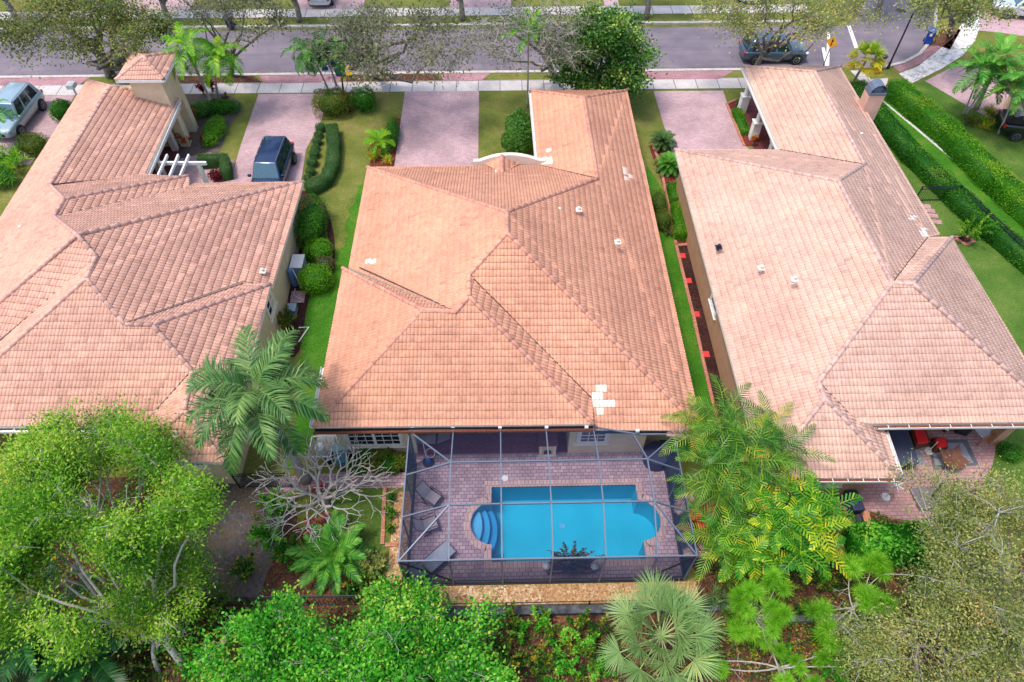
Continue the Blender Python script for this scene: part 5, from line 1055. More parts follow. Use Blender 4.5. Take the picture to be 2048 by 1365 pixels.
def frond_geo(Lf, L, e0, bend, n, ll, lw, az, org, up=.35, fwd=.55, plum=0., v0=.5, droop=.25, seed=0, cut=.15, tipw=.0):
    rg = np.random.default_rng(seed); N = 12; p = np.array(org, float); pts = [p.copy()]; dirs = []
    h = np.array([math.cos(az), math.sin(az), 0.]); side = np.array([-math.sin(az), math.cos(az), 0.]); sw = rg.normal() * .25
    for i in range(N):
        t = (i + .5) / N; el = e0 - bend * t ** 1.3; d = h * math.cos(el) + np.array([0, 0, math.sin(el)]) + side * sw * t * .4; d /= np.linalg.norm(d); dirs.append(d); p = p + d * L / N; pts.append(p.copy())
    pts = np.array(pts); dirs.append(dirs[-1]); dirs = np.array(dirs); w = .02 + .006 * L
    for i in range(N):
        wa, wb = w * (1 - i / N * .85), w * (1 - (i + 1) / N * .85); Lf.raw([pts[i] - side * wa, pts[i] + side * wa, pts[i + 1] + side * wb, pts[i + 1] - side * wb], [[0, 1, 2, 3]], .72)
    t = np.linspace(cut, 1, n); ft = t * N; i0 = np.minimum(ft.astype(int), N - 1); f = (ft - i0)[:, None]; c = pts[i0] * (1 - f) + pts[i0 + 1] * f; d = dirs[i0] * (1 - f) + dirs[i0 + 1] * f
    for sg in (-1, 1):
        s_ = np.broadcast_to(side * sg, d.shape); nn = np.cross(d, s_) * sg; 
        pl = rg.normal(size=(n, 1)) * plum; ln = ll * np.sin(np.pi * (.18 + .76 * t)) ** .7 * rg.uniform(.88, 1.1, n)
        dr = s_ * (1 - fwd * t[:, None]) + d * (fwd * .6 + fwd * t[:, None]) + np.array([0, 0, 1.]) * (up + pl) ; dr = unit(dr) 
        b0 = c; m1 = c + dr * (ln * .5)[:, None]; d2 = unit(dr + np.array([0, 0, -1.]) * droop); e = m1 + d2 * (ln * .5)[:, None]; ws = unit(np.cross(dr, nn) + 1e-6) * lw / 2
        k = n; V = np.stack([b0 - ws * .5, b0 + ws * .5, m1 + ws, m1 - ws, e + ws * (.12 + tipw), e - ws * (.12 + tipw)], 1).reshape(-1, 3); o = np.arange(k)[:, None] * 6
        F = np.concatenate([o + np.array([0, 1, 2, 3]), o + np.array([3, 2, 4, 5])]); vv = np.clip(v0 + rg.normal(size=k) * .2 + (t - .5) * .1 + (.1 if sg > 0 else -.08), 0, 1); Lf.raw(V, F, np.concatenate([vv, vv]))  # one leaflet side lighter: shading of the V fold put into the colour
def palm(name, label, base, top, nf=14, L=1.8, ll=.45, lw=.035, n=34, mat='lf_palm', trunk='palmtrunk', tr=.09, seed=1, group=None, e_hi=1.2, e_lo=-.35, bend=1.3, plum=.1, shaft=None, up=.35, droop=.25, extra=None, cat='palm tree', bulge=1.0):
    rg = np.random.default_rng(seed); T_ = thing(name, tuple(base), 0, label, cat, group); B, T = Vector(base), Vector(top); inv = Matrix.Translation(-B)
    if (T - B).length > .15:
        m_ = (B + T) / 2 + Vector((0, 0, .0)); w_ = MB(); pts = [Vector(x) for x in bez(np.array(B), np.array([B.x + (T.x - B.x) * .3, B.y + (T.y - B.y) * .3, B.z + (T.z - B.z) * .5]), np.array(T), 12)]
        w_.tube(pts, [tr * (1.35 - .5 * min(1, i / 4)) * (1 if i % 2 else .96) for i in range(13)], 10); o = w_.build('trunk', M[trunk], T_, smooth=True); o.matrix_parent_inverse = inv
        if shaft: s_ = MB(); d = (pts[-1] - pts[-2]).normalized(); s_.tube([T - d * .05, T + d * .25, T + d * shaft], [tr * .95, tr * 1.05, tr * .5], 10); o = s_.build('crownshaft', M['shaft'], T_, smooth=True); o.matrix_parent_inverse = inv; T = T + d * shaft * .9
    for i in range(nf):
        u = (i + .5) / nf; az = i * 2.39996 + seed; e0 = e_hi + (e_lo - e_hi) * u ** 1.1 + rg.normal() * .08; Lf = Leaves(); vv = .62 - .35 * u + rg.normal() * .08  # lower fronds darker: crown self-shadow put into the leaf colour
        frond_geo(Lf, L * rg.uniform(.85, 1.1) * (.75 + .25 * min(1, u * 3)), e0, bend * rg.uniform(.8, 1.15), n, ll, lw, az, tuple(T), up=up, plum=plum, v0=vv, droop=droop, seed=seed * 97 + i); o = Lf.build('frond', M[mat], T_); o.matrix_parent_inverse = inv
    if extra:
        for (az, e0, l_, mt) in extra: Lf = Leaves(); frond_geo(Lf, l_, e0, .9, n, ll, lw, az, tuple(T), seed=int(az * 10)); o = Lf.build('frond', M[mt], T_); o.matrix_parent_inverse = inv
    return T_
def fan_geo(Lf, org, az, el, pet, rad, nseg, v0, seed, spread=2.6, lw=.06, droop=.35):
    rg = np.random.default_rng(seed); h = np.array([math.cos(az) * math.cos(el), math.sin(az) * math.cos(el), math.sin(el)]); side = np.array([-math.sin(az), math.cos(az), 0]); o = np.array(org, float); c = o + h * pet; upv = np.cross(h, side) * -1
    if upv[2] < 0: upv = -upv
    Lf.raw([o - side * .02, o + side * .02, c + side * .015, c - side * .015], [[0, 1, 2, 3]], .8)
    a = np.linspace(-spread / 2, spread / 2, nseg) + rg.normal(size=nseg) * .03; ln = rad * (1 - .25 * np.abs(a) / (spread / 2)) * rg.uniform(.9, 1.08, nseg)
    d = h * np.cos(a)[:, None] + side * np.sin(a)[:, None] + upv * (.12 + rg.normal(size=(nseg, 1)) * .12); d = unit(d); s_ = unit(np.cross(d, upv)) * lw / 2; m = c + d * (ln * .55)[:, None]; d2 = unit(d + np.array([0, 0, -1]) * droop * rg.uniform(.3, 1.6, (nseg, 1))); e = m + d2 * (ln * .5)[:, None]; cc = np.broadcast_to(c, m.shape)
    V = np.stack([cc - s_ * .25, cc + s_ * .25, m + s_, m - s_, e + s_ * .1, e - s_ * .1], 1).reshape(-1, 3); k = np.arange(nseg)[:, None] * 6; F = np.concatenate([k + np.array([0, 1, 2, 3]), k + np.array([3, 2, 4, 5])]); vv = np.clip(v0 + rg.normal(size=nseg) * .1, 0, 1); Lf.raw(V, F, np.concatenate([vv, vv]))

def blob_leaves(Lf, c, r, k, leaf, v=(.2, .9), seed=0, squash=None, core=True, jit=.12):
    rg = np.random.default_rng(seed); r = np.array(r if hasattr(r, '__len__') else (r, r, r), float); c = np.array(c, float); d = unit(rg.normal(size=(k, 3))); d[:, 2] = np.where(d[:, 2] < -.5, -d[:, 2], d[:, 2])
    if squash: d = np.sign(d) * np.abs(d) ** squash; d = d / np.max(np.abs(d), axis=1, keepdims=True) ** (.35)
    bmp = 1 + .07 * np.sin(d[:, 0] * 6 + seed) + .07 * np.sin(d[:, 1] * 7 + seed * 2); pos = c + d * r * (bmp * rg.uniform(1 - jit, 1 + jit * .5, k))[:, None]
    nrm = unit(d / r); dr = unit(rg.normal(size=(k, 3)) + nrm * .5); Lf.add(pos, dr, nrm + rg.normal(size=(k, 3)) * .45, leaf[0] * rg.uniform(.7, 1.3, k), leaf[1] * rg.uniform(.7, 1.3, k), rg.uniform(v[0], v[1], k) * .7 + .3 * (np.sin(pos[:, 0] * 4) * .25 + .5))
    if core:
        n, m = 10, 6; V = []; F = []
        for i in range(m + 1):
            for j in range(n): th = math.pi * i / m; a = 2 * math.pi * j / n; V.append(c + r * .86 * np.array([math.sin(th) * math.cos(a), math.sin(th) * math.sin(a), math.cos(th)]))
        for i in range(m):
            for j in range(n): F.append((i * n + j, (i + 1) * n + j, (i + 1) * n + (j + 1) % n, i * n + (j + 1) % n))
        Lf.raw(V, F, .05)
def bush(label, px, py, r, mat='lf_hedge', k=None, leaf=(.07, .045), z=None, name='shrub', cat='shrub', group=None, seed=None, squash=None, sub=None, flowers=None):
    seed = seed or int(px * 7 + py); p = P(px, py, 0); r = r if hasattr(r, '__len__') else (r, r, r * .8); cz = z if z is not None else r[2] * .85; Lf = Leaves(); p = P(px, py, cz); k = k or int(2600 * (r[0] * r[1] + r[0] * r[2] + r[1] * r[2]) / 3 / .5 * .07 ** 2 / (leaf[0] ** 2))
    blob_leaves(Lf, (p.x, p.y, cz), r, k, leaf, seed=seed, squash=squash)
    for (dx, dy, dz, rr) in (sub or ()): blob_leaves(Lf, (p.x + dx, p.y + dy, cz + dz), rr, int(k * (rr / r[0]) ** 2), leaf, seed=seed + int(dx * 50))
    o = Lf.build(name, M[mat]); return tag(o, label, cat, group)
def loose(label, px, py, r, h, mat, k=300, leaf=(.2, .06), name='shrub', cat='shrub', stems=14, group=None, seed=None, upright=.6, arch=.3, world=None):
    """open leafy plant: arching stems that carry leaves"""
    seed = seed or int(px * 3 + py); rg = np.random.default_rng(seed); p = P(px, py, 0) if world is None else Vector(world); T_ = thing(name, (p.x, p.y, 0), 0, label, cat, group); st = MB(); Lf = Leaves(); per = max(2, k // stems)
    for i in range(stems):
        a = rg.uniform(0, 6.28); rr = r * rg.uniform(.3, 1); q = np.array([rr * math.cos(a), rr * math.sin(a), h * rg.uniform(.55, 1.05)]); m = np.array([q[0] * .35, q[1] * .35, q[2] * .8]); c = bez(np.array([0, 0, 0.]) + np.append(rg.normal(size=2) * .06 * r, 0), m, q, 5); st.tube([Vector(x) for x in c], [.014, .012, .01, .008, .006, .004], 4, False)
        c = np.array(c); t = rg.uniform(.35, 1, per) * 5; i0 = np.minimum(t.astype(int), 4); f = (t - i0)[:, None]; pos = c[i0] * (1 - f) + c[i0 + 1] * f; d = rdir(per) + unit(q) * .5 + np.array([0, 0, upright * .6]); d[:, 2] -= arch * .3; Lf.add(pos, d, rg.normal(size=(per, 3)) * .4 + np.array([0, 0, 1]), leaf[0] * rg.uniform(.6, 1.3, per), leaf[1] * rg.uniform(.7, 1.3, per), np.clip(rg.uniform(.2, .8) + rg.normal(size=per) * .2, 0, 1))
    st.build('stems', M['browntrunk'], T_); Lf.build('foliage', M[mat], T_); return T_
def hedge(label, pts, width, h, mat='lf_hedge', dens=520, leaf=(.08, .05), name='hedge', z0=.0, wob=.06, group=None, patch=None):
    Lf = Leaves(); pts = [np.array([p[0], p[1], 0.]) for p in pts]; rg = np.random.default_rng(int(abs(pts[0][0] * 31 + pts[0][1] * 17)))
    ns = []
    for i in range(len(pts)):
        d = pts[min(i + 1, len(pts) - 1)] - pts[max(i - 1, 0)]; d /= np.linalg.norm(d); ns.append(np.array([-d[1], d[0], 0]))
    for i in range(len(pts) - 1):
        a, b_, na, nb = pts[i], pts[i + 1], ns[i], ns[i + 1]; L = np.linalg.norm(b_ - a); hw = width / 2
        def surf(kind, k):
            u = rg.uniform(0, 1, k)[:, None]; c = a + (b_ - a) * u; n_ = unit(na + (nb - na) * u)
            if kind == 0: s_ = rg.uniform(-1, 1, (k, 1)); edge = np.clip((np.abs(s_) - .8) / .2, 0, 1); pos = c + n_ * s_ * hw + np.array([0, 0, h]) - np.array([0, 0, .12]) * edge ** 2; nn = np.broadcast_to(np.array([0, 0, 1.]), pos.shape)
            elif kind in (1, 2): sg = 1 if kind == 1 else -1; pos = c + n_ * sg * hw + np.array([0, 0, 1.]) * rg.uniform(.04, 1, (k, 1)) * h; nn = n_ * sg
            else: e = a if kind == 3 else b_; ne = na if kind == 3 else nb; dd = unit(a - b_) if kind == 3 else unit(b_ - a); pos = e + ne * rg.uniform(-1, 1, (k, 1)) * hw + np.array([0, 0, 1.]) * rg.uniform(.04, 1, (k, 1)) * h; nn = np.broadcast_to(dd, pos.shape)
            w_ = wob * (np.sin(pos[:, :1] * 3.1) + np.sin(pos[:, 1:2] * 2.7 + 1)); pos = pos + nn * (w_ + rg.normal(size=(k, 1)) * .025); pv = .5 + .3 * np.sin(pos[:, 0] * 1.7 + pos[:, 1] * .9) * np.sin(pos[:, 1] * 1.3)
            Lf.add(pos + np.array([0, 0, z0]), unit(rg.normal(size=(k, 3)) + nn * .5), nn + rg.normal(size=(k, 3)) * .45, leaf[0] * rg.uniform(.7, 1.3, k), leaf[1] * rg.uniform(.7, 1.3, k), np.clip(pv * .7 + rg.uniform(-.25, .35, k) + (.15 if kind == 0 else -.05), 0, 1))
        surf(0, int(dens * L * width)); surf(1, int(dens * .8 * L * h)); surf(2, int(dens * .8 * L * h))
        if i == 0: surf(3, int(dens * width * h))
        if i == len(pts) - 2: surf(4, int(dens * width * h))
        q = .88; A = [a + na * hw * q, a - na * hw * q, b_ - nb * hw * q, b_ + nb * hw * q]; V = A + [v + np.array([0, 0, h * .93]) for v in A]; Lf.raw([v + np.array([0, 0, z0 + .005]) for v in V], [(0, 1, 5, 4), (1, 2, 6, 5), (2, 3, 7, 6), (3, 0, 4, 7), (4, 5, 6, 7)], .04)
    return tag(Lf.build(name, M[mat]), label, 'hedge', group)
# ---------------------------------------------------------------- street trees
SG = 'street trees along the near kerb'
def st(label, bx, by, tx, ty, z, rad, **k): return tree('street_tree', label, tuple(P(bx, by)), tuple(P(tx, ty, z)), rad, group=SG, **k)
st("leaning street oak with a thick forked trunk behind the left house's tower", 222, 152, 165, 55, 5.6, (5.6, 2.6, 1.7), K=110, per=150, leaf=(.17, .1), mat='lf_oak', tr=.3, seed=3, limbs=11, cr=.5, twigs=6, fork=.3)
st("thin street tree between the two palm pairs with its crown at the top edge", 462, 152, 470, 22, 6.2, (3.4, 2.2, 1.5), K=50, per=90, leaf=(.16, .09), mat='lf_oakg', tr=.16, seed=4, limbs=8, twigs=8)
st("sparse grey-green street tree right of the yellow tub, hanging over the sidewalk", 737, 150, 770, 82, 5.4, (4.9, 3.4, 1.7), K=105, per=85, leaf=(.17, .095), mat='lf_oakg', bark='bark', tr=.22, seed=5, limbs=12, cr=.55, twigs=10)
st("twiggy nearly bare street tree left of the magnolia", 1107, 150, 1070, 72, 5.4, (4.2, 2.3, 1.7), K=90, per=60, leaf=(.15, .08), mat='lf_oakg', bark='barkp', tr=.24, seed=6, limbs=12, cr=.55, twigs=13)
st("yellowing street oak whose trunk crosses in front of the slate grey SUV", 1510, 138, 1565, 26, 6.2, (5.4, 2.2, 1.5), K=90, per=100, leaf=(.15, .085), mat='lf_yel', bark='bark', tr=.18, seed=7, limbs=11, cr=.5, twigs=7)
st("street tree in the leaf-littered verge by the curved sidewalk", 1900, 68, 1905, 5, 5.0, (3.4, 2.6, 1.5), K=60, per=110, leaf=(.17, .1), mat='lf_yel', tr=.2, seed=8)
tree('magnolia_tree', "dense dark glossy magnolia in front of the middle house's garage roof", tuple(P(1190, 172)), tuple(P(1205, 118, 3.3)), (2.7, 2.3, 3.1), K=120, per=190, leaf=(.22, .12), mat='lf_mag', tr=.14, seed=9, cr=.42, twigs=2, fork=.25)
FG = 'trees along the far side of the street'
for i, (x, lb) in enumerate(((45, "far street tree at the top left corner"), (345, "far street tree above the left palm pair"), (600, "far street tree above the folding trolley and blue bin"), (925, "far street tree left of the twiggy bare tree"), (1290, "far street tree right of the magnolia, trunk in view"), (1760, "far street tree by the side road mouth"))):
    b_ = P(x, 40); tree('street_tree', lb, (b_.x, 53.4, 0), (b_.x - .3, 54.0, 5.6), (3.8, 2.6, 1.6), K=75, per=110, leaf=(.17, .095), mat=('lf_oak', 'lf_oakg', 'lf_oakg', 'lf_oak', 'lf_oak', 'lf_yel')[i], tr=.2, seed=20 + i, group=FG, twigs=6)
# ---------------------------------------------------------------- palms
palm('christmas_palm', "slanting palm of the left pair, on the side of the tower", P(429, 220), P(379, 112, 4.4), 18, 2.3, .55, .06, 24, 'lf_palmb', 'palmtrunk', .1, 2, 'palm pair by the left porch', e_lo=-.6, bend=1.7, shaft=.7, droop=.7)
palm('christmas_palm', "upright palm of the left pair with a pale trunk", P(437, 199), P(432, 118, 3.9), 16, 2.1, .55, .06, 24, 'lf_palmb', 'palmtrunk', .09, 3, 'palm pair by the left porch', e_lo=-.6, bend=1.7, shaft=.6, droop=.7)
palm('christmas_palm', "left leaning palm rising from the round olive bush", P(660, 190), P(622, 112, 3.3), 17, 1.9, .5, .06, 22, 'lf_palm', 'palmtrunk', .075, 4, 'palms rising from the round bush', e_lo=-.7, bend=1.8, shaft=.5, droop=.8)
palm('christmas_palm', "darker palm in the middle of the three over the round bush", P(673, 172), P(645, 100, 3.6), 15, 1.8, .45, .06, 22, 'lf_dark', 'palmtrunk', .075, 5, 'palms rising from the round bush', e_lo=-.7, bend=1.8, shaft=.4, droop=.8)
palm('christmas_palm', "right upright palm with a brown trunk over the round bush", P(688, 192), P(681, 113, 3.2), 17, 1.8, .5, .06, 22, 'lf_palm', 'browntrunk', .07, 6, 'palms rising from the round bush', e_lo=-.7, bend=1.8, shaft=.4, droop=.8)
palm('slender_palm', "slender solitary palm with a bright small crown left of the magnolia", P(1055, 215), P(1057, 78, 5.3), 14, 1.75, .45, .06, 20, 'lf_palmb', 'palmtrunk', .06, 7, None, e_lo=.0, bend=1.0, shaft=.5)
palm('young_palm', "small bright palm in the bed left of the middle driveway", P(762, 312), P(758, 282, .75), 13, 1.1, .42, .03, 24, 'lf_palmb', 'browntrunk', .08, 8, None, e_lo=.0, bend=1.5)
for i, (b_, t_, lb) in enumerate((((1925, 232), (1960, 138, 3.9), "thin leaning palm farthest left in the right corner group"), ((1929, 233), (1985, 150, 3.4), "pair-mate palm leaning right in the corner group"), ((1951, 218), (1994, 120, 4.2), "thick pale trunked palm behind the thin pair in the corner group"), ((1995, 270), (2030, 180, 3.6), "thin palm in front of the black pickup truck"), ((2018, 257), (2068, 165, 4.3), "thick white trunked palm at the right picture edge"))):
    palm('christmas_palm', lb, P(*b_), P(*t_), 14, 2.1, .5, .06, 24, 'lf_areca' if i % 2 else 'lf_palm', 'palmtrunk', .16 if i in (2, 4) else .06, 30 + i, 'palms in the right corner lawn', e_lo=-.3, bend=1.4, shaft=.4 if i in (2, 4) else None)
palm('royal_palm', "large feathery palm leaning over the gap between left and middle houses", P(612, 962), P(512, 786, 6.1), 19, 3.2, .8, .048, 66, 'lf_royal', 'palmtrunk', .2, 11, None, e_hi=1.2, e_lo=-.1, bend=1.75, plum=.4, up=.1, droop=.6)
palm('young_palm', "young spiky palm in the left back yard bed beside the lawn", P(668, 1128), P(666, 1112, .55), 24, 1.7, .42, .042, 26, 'lf_palm', 'browntrunk', .1, 12, None, e_lo=.05, bend=1.0, extra=[(.9, .5, 1.5, 'lf_yfan')])
palm('palm', "dark shaded palm in the bottom left corner", P(60, 1290), P(60, 1270, 1.6), 16, 2.6, .6, .06, 40, 'lf_dark', 'browntrunk', .15, 13, None, e_lo=-.1, bend=1.2, extra=[(.75, .35, 2.2, 'lf_orange'), (.55, .3, 2.0, 'lf_orange')])
palm('palm', "dark palm behind the bottom left oak with the orange frond", P(190, 1330), P(185, 1310, 1.3), 14, 2.3, .55, .06, 38, 'lf_dark', 'browntrunk', .15, 14, None, e_lo=-.1, bend=1.2)
palm('palm', "palm at the left edge beside the silver SUV", P(-12, 300), P(-22, 230, 2.6), 12, 1.7, .5, .05, 28, 'lf_palm', 'palmtrunk', .1, 15, None, e_lo=-.5, bend=1.4)
palm('cycad', "dark green feathery cycad between the street oak and the tower", P(243, 150), P(245, 135, .7), 16, 1.9, .35, .03, 34, 'lf_dark', 'browntrunk', .12, 16, None, e_lo=.1, bend=.9, cat='cycad')
palm('asparagus_palm', "feathery blue-green cycad at the near-street end of the red mulch bed", P(1327, 290), P(1327, 284, .4), 30, .95, .3, .022, 30, 'lf_top', 'browntrunk', .08, 17, None, e_lo=.0, bend=1.0, cat='cycad')
palm('asparagus_palm', "second feathery cycad nearer the right house in the red mulch bed", P(1338, 337), P(1338, 330, .4), 32, 1.0, .3, .022, 30, 'lf_palm', 'browntrunk', .08, 18, None, e_lo=.0, bend=1.0, cat='cycad')
# areca clump beside the cage
def clump(name, label, base, heads, L, ll, lw, n, mat, seed, per=8, tipw=0., bend=1.3, group=None, odd=(), up=.35, droop=.3, e_hi=1.25, e_lo=.05, vb=0):
    rg = np.random.default_rng(seed); T_ = thing(name, tuple(base), 0, label, 'palm tree', group); B = Vector(base); inv = Matrix.Translation(-B)
    for h_i, (x, y, z) in enumerate(heads):
        t_ = P(x, y, z); s0 = Vector((B.x * .55 + t_.x * .45, B.y * .55 + t_.y * .45, 0)); w_ = MB(); w_.tube([s0, Vector((s0.x * .7 + t_.x * .3, s0.y * .7 + t_.y * .3, z * .5)), t_], [.05, .045, .04], 8); o = w_.build('stem', M['shaft'], T_, smooth=True); o.matrix_parent_inverse = inv
        for i in range(per):
            u = (i + .5) / per; Lf = Leaves(); frond_geo(Lf, L * rg.uniform(.85, 1.15), e_hi + (e_lo - e_hi) * u + rg.normal() * .1, bend * rg.uniform(.8, 1.2), n, ll, lw, i * 2.4 + h_i * 1.3 + seed, tuple(t_), v0=.5 + rg.normal() * .24 + vb * (h_i % 3 - 1), seed=seed * 31 + h_i * 17 + i, tipw=tipw, up=up, droop=droop, cut=.1); o = Lf.build('frond', M[mat], T_); o.matrix_parent_inverse = inv
    for (x, y, z, az, e0, l_, mt) in odd: t_ = P(x, y, z); Lf = Leaves(); frond_geo(Lf, l_, e0, .8, n, ll, lw, az, tuple(t_), seed=int(x)); o = Lf.build('frond', M[mt], T_); o.matrix_parent_inverse = inv
    return T_
clump('areca_palm', "arching areca palm clump leaning over the cage's right corner", P(1450, 985), [(1400, 862, 3.4), (1448, 830, 3.6), (1470, 880, 3.9), (1420, 930, 3.6), (1532, 872, 3.6), (1560, 915, 3.3), (1440, 985, 3.3), (1432, 1080, 2.6), (1500, 925, 3.8)], 1.85, .42, .042, 17, 'lf_areca', 41, per=11, up=.12,
      odd=[(1432, 1005, 2.9, 3.6, .2, 1.1, 'lf_red'), (1432, 1012, 2.8, 3.9, 0, 1.0, 'lf_red'), (1402, 878, 3.0, 3.0, .3, 1.3, 'lf_dry'), (1430, 1105, 2.2, 3.1, .2, 1.1, 'lf_dry'), (1480, 860, 3.7, 2.0, .2, 1.0, 'lf_dry'), (1385, 985, 2.4, 3.9, .1, 1.0, 'lf_dry')], droop=.35)
clump('fishtail_palm', "green fishtail-leaved palm clump next to the areca clump", P(1505, 1085), [(1505, 975, 3.2), (1460, 1060, 2.8), (1500, 1110, 2.7), (1550, 1060, 3.0), (1548, 1120, 2.5), (1470, 1120, 2.2), (1530, 1020, 3.1)], 1.15, .3, .055, 11, 'lf_mac', 42, per=9, tipw=.9, up=.1, bend=1.5, vb=0, e_lo=-.2, droop=.2)
clump('fishtail_palm', "yellow-green fishtail-leaved palm clump nearest the barbecue cart", P(1610, 1085), [(1620, 1005, 3.3), (1585, 1045, 3.1), (1640, 1060, 3.0), (1600, 1105, 2.8), (1660, 1020, 2.7), (1570, 970, 2.9), (1640, 1110, 2.3)], 1.25, .32, .06, 10, 'lf_mac', 43, per=9, tipw=.9, up=.1, bend=1.5, vb=.2, e_lo=-.2, droop=.2)
# sabal palm
sb = P(1322, 1290); T_ = thing('sabal_palm', tuple(sb), 0, "large silvery green fan palm below the pool cage at the bottom edge", 'palm tree'); inv = Matrix.Translation(-sb); st_ = P(1322, 1272, 2.1)
w_ = MB(); w_.tube([sb, st_], [.24, .28], 12); o = w_.build('trunk', M['browntrunk'], T_); o.matrix_parent_inverse = inv; rg = np.random.default_rng(5)
for i in range(27):
    u = (i + .5) / 27; Lf = Leaves(); el = 1.3 - 1.45 * u; fan_geo(Lf, tuple(st_), i * 2.39996, el + rg.normal() * .08, 1.5 * rg.uniform(.8, 1.1) * (.6 + .4 * u), .95 * rg.uniform(.85, 1.1), 40, .55 - .2 * u + rg.normal() * .16 + (.5 if i in (18, 24) else 0), i, lw=.04, spread=3.3, droop=.22); o = Lf.build('frond', M['lf_sabal'], T_); o.matrix_parent_inverse = inv
sb2 = P(1703, 170); T_ = thing('fan_palm', tuple(sb2), 0, "yellowing fan palm at the end of the hedge by the lamp post", 'palm tree'); inv = Matrix.Translation(-sb2); st2 = P(1732, 122, 2.3)
w_ = MB(); w_.tube([sb2, st2], [.1, .08], 10); o = w_.build('trunk', M['palmtrunk'], T_); o.matrix_parent_inverse = inv
for i in range(20): u = (i + .5) / 20; Lf = Leaves(); fan_geo(Lf, tuple(st2), i * 2.4, 1.3 - 1.9 * u, .7, .8, 28, .2 + .8 * u, i + 60, lw=.07, droop=.6); o = Lf.build('frond', M['lf_yfan'], T_); o.matrix_parent_inverse = inv
# ---------------------------------------------------------------- big near trees
tree('oak_tree', "large windblown lime green tree filling the lower left", tuple(P(372, 1335)), tuple(P(148, 1050, 6.0)), (3.6, 3.3, 1.7), K=150, per=390, leaf=(.13, .055), mat='lf_lime', bark='barkp', tr=.12, seed=51, limbs=16, cr=.33, twigs=4, fork=.34, hole=.75)
tree('oak_tree', "smaller lime green tree over the rear corner of the left house", tuple(P(250, 1180)), tuple(P(190, 885, 4.2)), (2.9, 1.2, 1.1), K=80, per=230, leaf=(.12, .055), mat='lf_lime', bark='barkp', tr=.1, seed=52, limbs=9, cr=.34, twigs=4, hole=.3)
tree('oak_tree', "low lime green tree hanging over the thicket right of the big lower left tree", tuple(P(318, 1345)), tuple(P(300, 1165, 3.6)), (1.9, 2.0, 1.3), K=62, per=230, leaf=(.12, .052), mat='lf_lime', bark='barkp', tr=.07, seed=53, limbs=8, cr=.3, twigs=5, fork=.4, hole=.3)
BG = 'vivid green trees along the bottom edge'
for i, (b_, t_, z, rad, K_, lb) in enumerate((((560, 1330), (540, 1300, 3.2), 0, (1.9, 1.4, 1.2), 55, "vivid green tree with a pale crooked limb, second from the lower left oak"), ((770, 1340), (735, 1320, 3.0), 0, (2.2, 1.1, 1.1), 58, "vivid green tree below the young spiky palm"), ((870, 1350), (860, 1295, 2.6), 0, (1.9, 1.2, 1.0), 50, "vivid green tree reaching up to the gravel strip"), ((830, 1200), (800, 1205, 1.8), 0, (1.3, .45, .7), 30, "vivid green shrub tree on the iron rail left of the gravel strip"), ((600, 1400), (620, 1372, 3.2), 0, (3.0, 1.0, 1.0), 70, "vivid green tree cut by the bottom edge, left"), ((850, 1400), (870, 1372, 3.0), 0, (2.4, .9, 1.0), 55, "vivid green tree cut by the bottom edge, nearer the fan palm"))):
    tree('green_tree', lb, tuple(P(*b_)), tuple(P(*t_)), rad, K=K_, per=180, leaf=(.135, .08), mat='lf_vivid', bark='barkp', tr=.09, seed=60 + i, group=BG, cr=.27, twigs=4, hole=.55)
tree('oak_tree', "large sparse olive-yellow oak with pale twigs filling the lower right", tuple(P(2010, 1245)), tuple(P(2025, 1110, 5.4)), (3.0, 2.9, 1.6), K=170, per=270, leaf=(.09, .045), mat='lf_yel', bark='barkp', tr=.2, seed=71, limbs=18, cr=.33, twigs=5, fork=.35, hole=.45)
tree('oak_tree', "lower olive-yellow oak at the bottom right corner", tuple(P(1950, 1350)), tuple(P(1885, 1300, 3.8)), (3.4, 1.7, 1.2), K=120, per=280, leaf=(.09, .045), mat='lf_yel', bark='barkp', tr=.12, seed=72, limbs=12, hole=.4, cr=.33, twigs=4)
# pine saplings with needle tufts
def pine(label, base, tufts, seed, r=.5):
    rg = np.random.default_rng(seed); T_ = thing('pine_sapling', tuple(P(*base)), 0, label, 'pine tree', 'pine saplings'); B = P(*base); inv = Matrix.Translation(-B); w_ = MB(); Lf = Leaves(); pts = [P(*t) for t in tufts]; c = sum(pts, Vector()) / len(pts); zt = c.z * .75; top = Vector((c.x, c.y, zt))
    w_.tube([Vector(x) for x in bez(np.array(B), np.array(B * .6 + top * .4) + rg.normal(size=3) * .2, np.array(top), 6)], [.09, .085, .08, .07, .06, .055, .05], 8)
    for p in pts:
        m = (p + top) / 2 + Vector(rg.normal(size=3) * .18); cv = [Vector(x) for x in bez(np.array(top), np.array(m), np.array(p), 5)]; w_.tube(cv, [.04, .032, .026, .02, .016, .01], 5, False)
        for _ in range(4): q = cv[rg.integers(2, 5)]; e = q + Vector(rg.normal(size=3) * .3); w_.tube([q, (q + e) / 2 + Vector(rg.normal(size=3) * .06), e], [.01, .007, .003], 3, False)
        for _ in range(3):
            cc = np.array(p) + rg.normal(size=3) * r * .36; k = 420; d = rdir(k, .35); Lf.add(np.repeat(cc[None], k, 0) + d * .03, d, rg.normal(size=(k, 3)), r * rg.uniform(.5, .95, k), .014, np.clip(rg.uniform(.2, .8) + rg.normal(size=k) * .15, 0, 1))
    o = w_.build('trunk', M['barkp'], T_, smooth=True); o.matrix_parent_inverse = inv; o = Lf.build('needles', M['lf_pine'], T_); o.matrix_parent_inverse = inv
pine("pine sapling with lime needle tufts just right of the fan palm", (1560, 1300), [(1480, 1200, 2.8), (1512, 1185, 3.0), (1550, 1178, 3.0), (1545, 1215, 2.8), (1562, 1240, 2.6), (1476, 1262, 2.3), (1500, 1225, 2.7), (1530, 1262, 2.3)], 81)
